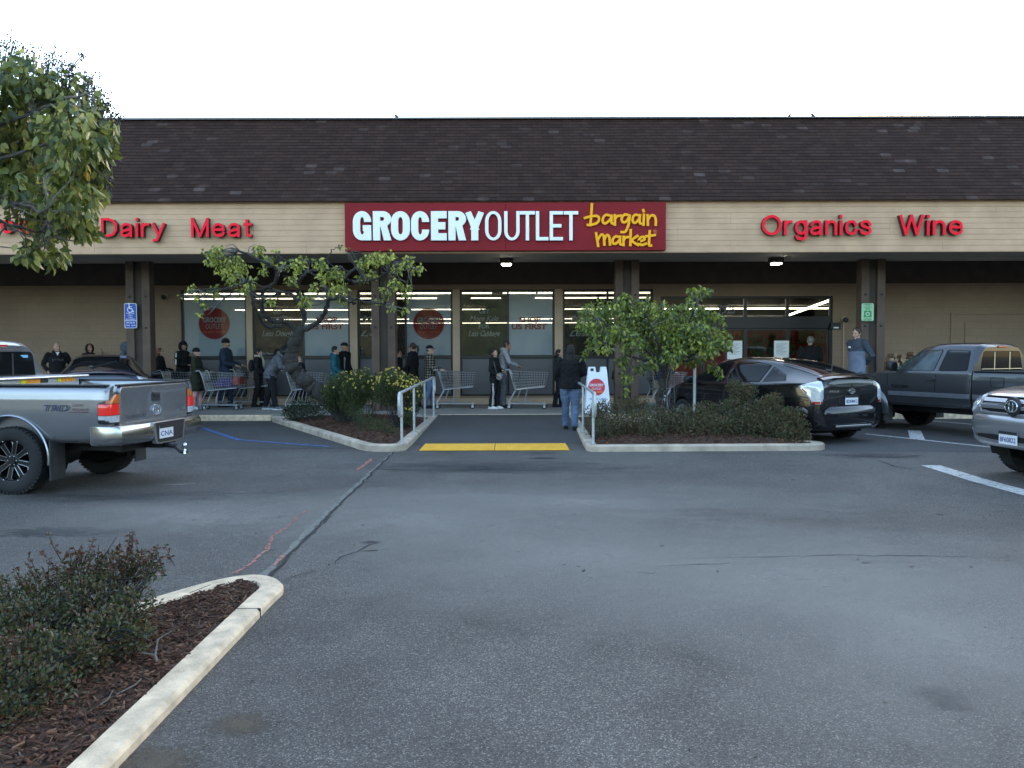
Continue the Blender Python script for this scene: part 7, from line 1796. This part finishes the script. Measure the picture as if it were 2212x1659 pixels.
# flat-topped tree with a leaning trunk in the left planter
TY = 17.0
lim = [([Vector((-3.25, 17.25, .02)), c2(1480, 1440, 17.15), c2(1350, 1330, 17.05), c2(1230, 1230, 17), c2(1150, 1130, 17), c2(1130, 1050, 17), c2(1165, 930, 17), c2(1200, 830, 17)], .21, .115),
       ([c2(1200, 860, 17), c2(1100, 770, 16.9), c2(960, 740, 16.7), c2(905, 680, 16.6), c2(895, 590, 16.5), c2(920, 500, 16.4), c2(1010, 430, 16.3), c2(1000, 330, 16.2), c2(880, 260, 16.0), c2(700, 170, 15.9)], 0.061, .022),
       ([c2(1080, 790, 16.9), c2(930, 800, 16.7), c2(850, 680, 16.3), c2(810, 540, 16.1), c2(795, 430, 16.0), c2(640, 480, 15.8), c2(380, 500, 15.7)], 0.040, .012),
       ([c2(1200, 850, 17), c2(1250, 700, 17.3), c2(1160, 560, 17.6), c2(1070, 520, 17.8), c2(950, 555, 18.0), c2(720, 500, 18.2), c2(600, 560, 18.2)], 0.050, .012),
       ([c2(1210, 850, 17), c2(1330, 780, 17), c2(1410, 690, 16.9), c2(1440, 580, 16.8), c2(1550, 580, 16.7), c2(1650, 610, 16.6), c3(180, 520, 16.4), c3(400, 550, 16.2)], 0.065, .014),
       ([c2(1240, 720, 17.2), c2(1190, 560, 17.1), c2(1200, 430, 17), c2(1270, 360, 17), c2(1400, 340, 16.9), c2(1560, 320, 16.8), c3(100, 360, 16.7), c3(250, 390, 16.5), c3(420, 320, 16.3)], 0.047, .014),
       ([c2(1440, 590, 16.8), c2(1400, 470, 17.2), c2(1300, 360, 17.5), c2(1130, 310, 17.7)], 0.029, .012),
       ([c3(110, 350, 16.7), c3(200, 260, 16.9), c3(165, 170, 17.), c3(340, 230, 17.2), c3(560, 260, 17.3)], 0.032, .012),
       ([c2(1420, 330, 16.9), c2(1440, 240, 16.9), c2(1470, 170, 16.9), c2(1530, 150, 16.9)], .02, .006)]
bl = []
for f, lst in ((c2, [(520, 200, 75), (470, 250, 50), (560, 300, 80), (650, 240, 60), (720, 310, 80), (860, 170, 55), (940, 260, 50), (640, 390, 95), (800, 440, 60), (310, 490, 45), (350, 560, 30), (500, 510, 55), (430, 620, 32), (390, 700, 26), (740, 500, 45), (1180, 300, 70), (1140, 420, 60), (1360, 290, 60), (1420, 400, 80), (1500, 360, 70), (1250, 590, 70), (1540, 500, 60), (1560, 590, 40), (960, 600, 40), (1240, 240, 30), (1020, 180, 26), (550, 160, 40), (420, 190, 22), (900, 350, 45), (1060, 300, 40), (1320, 470, 45), (230, 550, 16), (1530, 150, 20)]),
               (c3, [(60, 330, 50), (90, 420, 50), (240, 250, 60), (330, 210, 70), (420, 200, 55), (480, 290, 60), (560, 230, 50), (620, 300, 42), (665, 280, 24), (470, 400, 55), (540, 430, 45), (400, 460, 50), (300, 330, 45), (230, 360, 45), (540, 590, 28), (440, 570, 32), (360, 520, 36), (60, 510, 30), (120, 150, 18), (560, 490, 40), (15, 450, 40)])):
    for x, y, r in lst:
        Y = TY + float(np.clip(rng.normal(-.3, .6), -1.4, 1.2)); bl.append((tuple(f(x, y, Y)), r / (3.78 if f is c2 else 3.361) * Y / 1810 * .95))
tree('ornamental_tree', 'flat topped gnarled tree with leaning trunk in the planter left of the ramp', (-3.25, 17.25, .12), bl, lim, M['bark_dark'], M['leaf_mid'], .092, 2.9, 31, tw=3, twr=.007)
# small round tree in the right planter
TY = 15.1; b0 = c4(1115, 1420, 15.1)
lim = [([Vector((b0.x, b0.y, .1)), c4(1105, 1260, 15.1), c4(1120, 1150, 15.1), c4(1140, 1050, 15.1), c4(1130, 950, 15.1)], .085, .065)] + [([c4(1130, 960, 15.1), c4((1130 + x) / 2 + 20, (950 + y) / 2 + 30, 15.1 + d / 2), c4(x, y, 15.1 + d)], .045, .012) for x, y, d in ((650, 650, -.3), (850, 560, .4), (1000, 620, -.5), (1200, 650, .5), (1380, 520, -.1), (1500, 660, .3), (1500, 830, -.4), (820, 900, .3), (1350, 930, -.5))]
bl = []
for x, y, r in [(600, 620, 90), (560, 700, 65), (700, 600, 95), (820, 560, 80), (850, 500, 42), (900, 650, 120), (1000, 560, 80), (1020, 700, 120), (1130, 600, 85), (1150, 750, 120), (1250, 650, 100), (1280, 800, 115), (1350, 500, 48), (1400, 445, 42), (1455, 450, 30), (1330, 440, 25), (1400, 590, 52), (1480, 620, 60), (1560, 655, 32), (1380, 740, 100), (1480, 780, 90), (1560, 800, 68), (1600, 850, 40), (1450, 880, 75), (1350, 930, 80), (1480, 1000, 45), (1540, 1060, 24), (1200, 920, 90), (1060, 860, 100), (900, 820, 95), (780, 760, 85), (680, 720, 80), (620, 800, 50), (560, 920, 30), (590, 860, 34), (830, 960, 50), (870, 1080, 42), (960, 1000, 50), (1050, 980, 55), (840, 1180, 24), (700, 860, 55), (1130, 1420, 26), (1165, 1395, 20), (1370, 640, 60), (1350, 820, 70), (1400, 860, 60), (1300, 560, 60)]:
    Y = TY + float(np.clip(rng.normal(0, .45), -.9, .9)) * (.2 if r < 50 else 1); bl.append((tuple(c4(x, y, Y)), r / 3.36 * Y / 1810))
tree('ornamental_tree', 'small dense leafy tree on a thin dark trunk in the right planter', (b0.x, b0.y, .12), bl, lim, M['bark_dark'], M['leaf_pear'], .094, 3.7, 41, tw=2, twr=.006)
# near tree overhanging the upper left corner; its trunk stands in the foreground planter out of frame
TY = 5.7; tb = Vector((-4.45, 4.6, .12))
lim = [([tb, Vector((-4.5, 4.7, .9)), Vector((-4.4, 4.9, 1.7))], .14, .10)] + [([Vector((-4.42, 4.88, 1.6)), at(-260, 480, 5.4), at(x * .4 - 120, y * .6 + 170, 5.5), at(x, y, 5.7 + d)], .032, .006) for x, y, d in ((30, 150, .2), (170, 210, -.2), (105, 450, -.5), (60, 330, .3), (200, 300, .1), (-80, 200, .3), (90, 500, .1))]
bl = []
for x, y, r in [(60, 165, 62), (130, 190, 58), (175, 225, 48), (20, 200, 70), (100, 250, 80), (40, 290, 90), (150, 290, 78), (205, 265, 42), (228, 290, 28), (240, 268, 16), (60, 390, 92), (160, 360, 66), (205, 340, 38), (222, 320, 22), (150, 430, 62), (205, 405, 34), (100, 475, 58), (155, 480, 48), (185, 460, 30), (95, 535, 42), (60, 545, 30), (118, 555, 28), (190, 500, 22), (20, 400, 45), (-60, 200, 90), (-70, 330, 110), (-110, 440, 60), (-160, 260, 130), (-170, 420, 130), (-280, 330, 150)]:
    Y = TY + float(np.clip(rng.normal(0, .3), -.55, .55)) * (.3 if r < 45 else 1); bl.append((tuple(at(x, y, Y)), r * Y / 1810))
nt_ = tree('overhanging_tree', 'large leaved tree with dark berry clusters overhanging the upper left corner', tuple(tb), bl, lim, M['bark'], M['leaf_near'], .076, 3.3, 51, droop=1.0, tw=3, twr=.005)
mb = MB(); gl_ = MB(); rnd = random.Random(15); tw_ = MB()
for x, y, r, n in [(20, 105, 26, 90), (60, 120, 22, 70), (110, 135, 26, 90), (150, 150, 20, 50), (30, 150, 30, 80), (190, 170, 20, 60), (205, 200, 22, 70), (150, 185, 24, 60), (235, 245, 20, 60), (225, 225, 16, 40), (210, 250, 18, 40), (178, 122, 8, 16), (255, 250, 9, 16), (225, 355, 16, 50), (215, 375, 14, 40), (60, 165, 34, 60), (130, 165, 30, 60), (235, 390, 14, 26)]:
    c = at(x, y, 5.75) - tb; rr = r * 5.75 / 1810; st = c - Vector((rnd.uniform(.02, .08), rnd.uniform(-.04, .04), rr * 2.2 + .05))
    for k in range(n):
        p = c + Vector((rnd.gauss(0, .5), rnd.gauss(0, .5), rnd.gauss(0, .5))) * rr; mb.ell(p, (.0062,) * 3, 6, 4)
        if k % 4 == 0: tw_.tube([st, st.lerp(p, .5) + Vector((rnd.gauss(0, .008), 0, .01)), p], [.0042, .003, .002], 4)
mb.build('berries', M['berry'], nt_, smooth=180); tw_.build('berry_stalks', M['twig'], nt_, smooth=180)
C = []; A = []
for x, y, n in ((183, 365, 3), (178, 415, 3)):
    for k in range(n): C.append(tuple(at(x + rnd.gauss(0, 7), y + rnd.gauss(0, 10), 5.45) - tb)); A.append((rnd.gauss(0, .4), rnd.gauss(0, .3), -1))
leaves('yellowed_leaves', np.array(C), np.array(A), np.full(len(C), .075), np.full(len(C), .036), M['leaf_gold'], nt_, seed=3)

def shrub(label, base, blobs, leafm, L, cover, seed, cat='shrub', wr=.5, stems=14, name='low_shrub', grp=None, tips=None, rise=.35):
    rng = np.random.default_rng(seed); t = thing(name, label, cat, tuple(base), 0, grp); B = np.array(base)
    lb = [(tuple(np.array(c) - B), r) for c, r in blobs]
    mb = MB()
    for c, r in lb:
        for k in range(stems):
            rad = r if not isinstance(r, (tuple, list)) else r[0]
            e = Vector(c) + Vector(rng.normal(size=3)) * rad * .45; s0 = Vector((c[0] * .5 + rng.normal() * .05, c[1] * .5 + rng.normal() * .05, 0)); m = s0.lerp(e, .55) + Vector(rng.normal(size=3)) * .04
            mb.tube([s0, m, e], [.006, .004, .002], 4)
    mb.build('stems', M['bark_dark'], t)
    C, D = blob_pts(lb, cover, L * L * wr * .7, rng, .4); n = len(C); A = D * .7 + rng.normal(size=(n, 3)) * .6 + np.array([0, 0, rise])
    leaves('foliage', C, A, L * rng.uniform(.6, 1.2, n), L * wr * rng.uniform(.8, 1.2, n), leafm, t, full=False, seed=seed)
    if tips:
        C, A = [], []; mb = MB()
        for (c, n_, h) in tips:
            c = Vector(c) - Vector(base)
            for k in range(n_):
                s0 = c + Vector(rng.normal(size=3)) * .05; e = s0 + Vector((rng.normal() * .05, rng.normal() * .05, h * rng.uniform(.6, 1.1))); mb.tube([s0, s0.lerp(e, .5) + Vector(rng.normal(size=3)) * .008, e], [.003, .0022, .0012], 4)
                for q in range(16):
                    f = rng.uniform(.15, 1.0); C.append(tuple(s0.lerp(e, f))); A.append((rng.normal(), rng.normal(), .3 + rng.normal() * .3))
        mb.build('shoots', M['bark_dark'], t)
        leaves('shoot_leaves', np.array(C), np.array(A), L * rng.uniform(.6, 1.1, len(C)), L * wr * rng.uniform(.8, 1.1, len(C)), M['leaf_red'], t, full=False, seed=seed + 1)
    return t
# foreground bush
fb_ = [(300, 1222, 4.75, .10), (250, 1240, 4.7, .14), (180, 1245, 4.7, .15), (330, 1238, 4.62, .06), (100, 1285, 4.7, .16), (30, 1300, 4.7, .18), (200, 1310, 4.5, .2), (290, 1310, 4.42, .13), (90, 1360, 4.4, .23), (10, 1380, 4.4, .23), (230, 1370, 4.22, .17), (300, 1375, 4.2, .08), (-110, 1300, 4.6, .28)]
bl = [(tuple(at(x, y, Y)), r) for x, y, Y, r in fb_]
tips = [(tuple(at(x, y, 4.65)), n, .16) for x, y, n in ((288, 1215, 7), (310, 1225, 5), (345, 1235, 4), (250, 1230, 5), (170, 1235, 7), (200, 1245, 4), (120, 1265, 4), (80, 1270, 4), (300, 1260, 5))]
shrub('green shrub with reddish tips filling the near planter beside the tip of the kerb', (-2.45, 4.35, .12), bl, M['leaf_fore'], .030, 3.1, 61, name='foreground_shrub', tips=tips, stems=16)
bl = [(tuple(at(x, y, Y)), r) for x, y, Y, r in [(60, 1440, 4.0, .22), (150, 1432, 3.95, .18), (10, 1500, 3.7, .2), (95, 1500, 3.68, .15), (30, 1555, 3.48, .12), (185, 1425, 4.0, .10), (-100, 1450, 3.9, .26), (-80, 1560, 3.4, .2)]]
shrub('lower green shrub nearest the camera in the bottom left corner', (-2.35, 3.75, .12), bl, M['leaf_fore'], .030, 3.0, 62, name='foreground_shrub', stems=14, tips=[(tuple(at(x, y, 3.8)), n, .1) for x, y, n in ((40, 1420, 3), (10, 1470, 3))])
# bare sticks on the mulch
mb = MB(); rnd = random.Random(8)
for k in range(26):
    x, y = rnd.uniform(-2.6, -1.8), rnd.uniform(2.6, 4.6); z = HF(x, y) + .012; a = rnd.uniform(0, 6.3); L_ = rnd.uniform(.06, .22); mb.tube([(x, y, z), (x + L_ * .5 * math.cos(a), y + L_ * .5 * math.sin(a), z + rnd.uniform(0, .02)), (x + L_ * math.cos(a + .3), y + L_ * math.sin(a + .3), z + rnd.uniform(0, .02))], [.0045, .0035, .002], 5)
tag(mb.build('fallen_twigs', M['twig']), kind='stuff')
g = gr(350, 1375, .14); mb = MB(); mb.tube([(0, 0, .0), (-.03, .05, .012), (-.05, .13, .06), (.0, .19, .085)], [.006, .005, .004, .002], 6); mb.tube([(-.03, .05, .012), (-.1, .06, .02)], [.004, .002], 5)
tag(mb.build('stick', M['twig'], loc=(-1.70, 3.95, .143)), 'forked dry stick lying across the near kerb', 'stick')
# yellow flowering bushes in the left planter
def flower_bush(label, base, blobs, seed, nfl, fb):
    t = shrub(label, base, blobs, M['leaf_flower'], .048, 5.0, seed, 'bush', .38, 10, 'flowering_bush'); rng = np.random.default_rng(seed); B = np.array(base)
    C, A, Ls = [], [], []
    for c, r, n in fb:
        for k in range(n):
            u = rng.normal(size=3); u[2] = abs(u[2]) * .9; u[1] -= .5; u /= np.linalg.norm(u); p = np.array(c) - B + u * np.array(r) * rng.uniform(.95, 1.1); sz = rng.uniform(.018, .032)
            a0 = rng.uniform(0, 6); e1 = np.cross(u, rng.normal(size=3)); e1 /= np.linalg.norm(e1); e2 = np.cross(u, e1)
            for q in range(5): a = a0 + q * 1.2566; d = e1 * math.cos(a) + e2 * math.sin(a) + u * .25; C.append(p); A.append(d); Ls.append(sz)
    leaves('blossoms', np.array(C), np.array(A), np.array(Ls), np.array(Ls) * .8, M['petal'], t, full=False, seed=seed)
    return t
def blb(lst): return [(tuple(at(x, y, Y)), r) for x, y, Y, r in lst]
b1 = blb([(740, 835, 16.9, .32), (780, 830, 16.8, .34), (770, 850, 16.6, .34), (720, 850, 16.8, .24), (815, 840, 16.7, .30), (760, 870, 16.7, .26), (720, 870, 16.9, .2)])
flower_bush('dark bush with scattered yellow flowers beside the leaning trunk', (-3.0, 16.9, .14), b1, 71, 60, [(b1[0][0], (.34, .34, .32), 16), (b1[1][0], (.36, .36, .33), 26), (b1[4][0], (.32, .32, .3), 24), (b1[2][0], (.36, .36, .34), 8)])
b2 = blb([(850, 828, 16.3, .30), (880, 838, 16.2, .26), (835, 850, 16.3, .28), (895, 858, 16.2, .16), (865, 865, 16.3, .22), (890, 885, 16.2, .14), (880, 905, 16.1, .12)])
flower_bush('bush covered with yellow flowers next to the left handrail', (-2.2, 16.35, .14), b2, 72, 120, [(b2[0][0], (.32, .32, .3), 55), (b2[1][0], (.28, .28, .26), 75), (b2[3][0], (.18, .18, .18), 16), (b2[5][0], (.15, .15, .15), 12), (b2[2][0], (.3, .3, .3), 10)])
def low(label, lst, seed, leafm=None, L=.043, cover=2.7, base_y=None):
    bl = [(c_, r_ * 1.15) for c_, r_ in blb(lst)]; c = np.mean([b[0] for b in bl], axis=0); return shrub(label, (c[0], c[1], .12), bl, leafm or M['leaf_hedge'], L, cover, seed, 'shrub', .5, 8)
low('low dark shrub at the foot of the leaning trunk', [(640, 885, 18.3, .22), (665, 880, 18.2, .22), (625, 893, 18.3, .15), (690, 888, 18.0, .18)], 81, M['leaf_dark'])
low('sparse low shrub on the mulch in front of the yellow bush', [(800, 925, 15.4, .20), (825, 928, 15.2, .22), (848, 935, 15.0, .14), (785, 905, 15.8, .18), (765, 890, 16.3, .18)], 82, M['leaf_flower'], .03, 1.3)
# low hedge of reddish shrubs in the right planter
low('low reddish shrub beside the right handrail', [(1290, 895, 15.2, .20), (1310, 890, 15.0, .22), (1285, 925, 14.6, .16), (1320, 925, 14.4, .24)], 91)
low('low reddish shrub left of the small tree trunk', [(1350, 888, 15.1, .22), (1375, 880, 15.2, .22), (1355, 925, 14.5, .24), (1390, 915, 14.5, .24)], 92, M['leaf_shrub'])
low('low shrub in front of the small tree trunk', [(1420, 905, 14.6, .24), (1445, 920, 14.4, .24), (1410, 935, 14.2, .22), (1470, 905, 14.6, .22)], 93)
low('low shrub at the foot of the galvanised post', [(1500, 905, 14.6, .24), (1525, 895, 14.7, .22), (1490, 932, 14.3, .22), (1545, 925, 14.3, .24)], 94, M['leaf_shrub'])
low('upright reddish shrub standing against the black car door', [(1600, 850, 15.2, .20), (1585, 835, 15.3, .13), (1620, 845, 15.1, .13), (1590, 880, 15.1, .20)], 95, M['leaf_shrub'])
low('low shrub right of the upright reddish shrub', [(1575, 890, 14.8, .22), (1600, 915, 14.4, .26), (1565, 930, 14.3, .22), (1630, 890, 14.6, .22)], 96)
low('tall reddish shrub at the rear wheel of the black car', [(1660, 880, 14.5, .22), (1672, 865, 14.6, .14), (1650, 920, 14.3, .26), (1690, 905, 14.3, .2)], 97, M['leaf_shrub'])
low('yellowish low shrub at the rounded end of the right planter', [(1710, 905, 14.2, .20), (1725, 925, 14.1, .18), (1700, 940, 14.0, .18), (1735, 945, 14.0, .12)], 98, M['leaf_shrub'])
# galvanised sign post in the right planter
p = at(1500, 892, 15.75); ztop = at(1502, 652, 15.75).z
t = thing('sign_post', 'galvanised sign post standing in the right planter, its head lost in leaves', 'sign post', (p.x, 15.75, .10))
mb = MB(); mb.tube([(0, 0, 0), (0, 0, ztop - .12)], .03, 12); mb.build('post', M['galv'], t, smooth=60)
mb = MB(); hz2 = ztop - .12; rot = Matrix.Rotation(R(62), 3, 'Z'); mb.box(Vector((0, .034, hz2 - .23)), (.31, .004, .46), rot); mb.build('sign_back', M['galv'], t, bevel=.001)
bpy.data.scenes.remove(TMP)
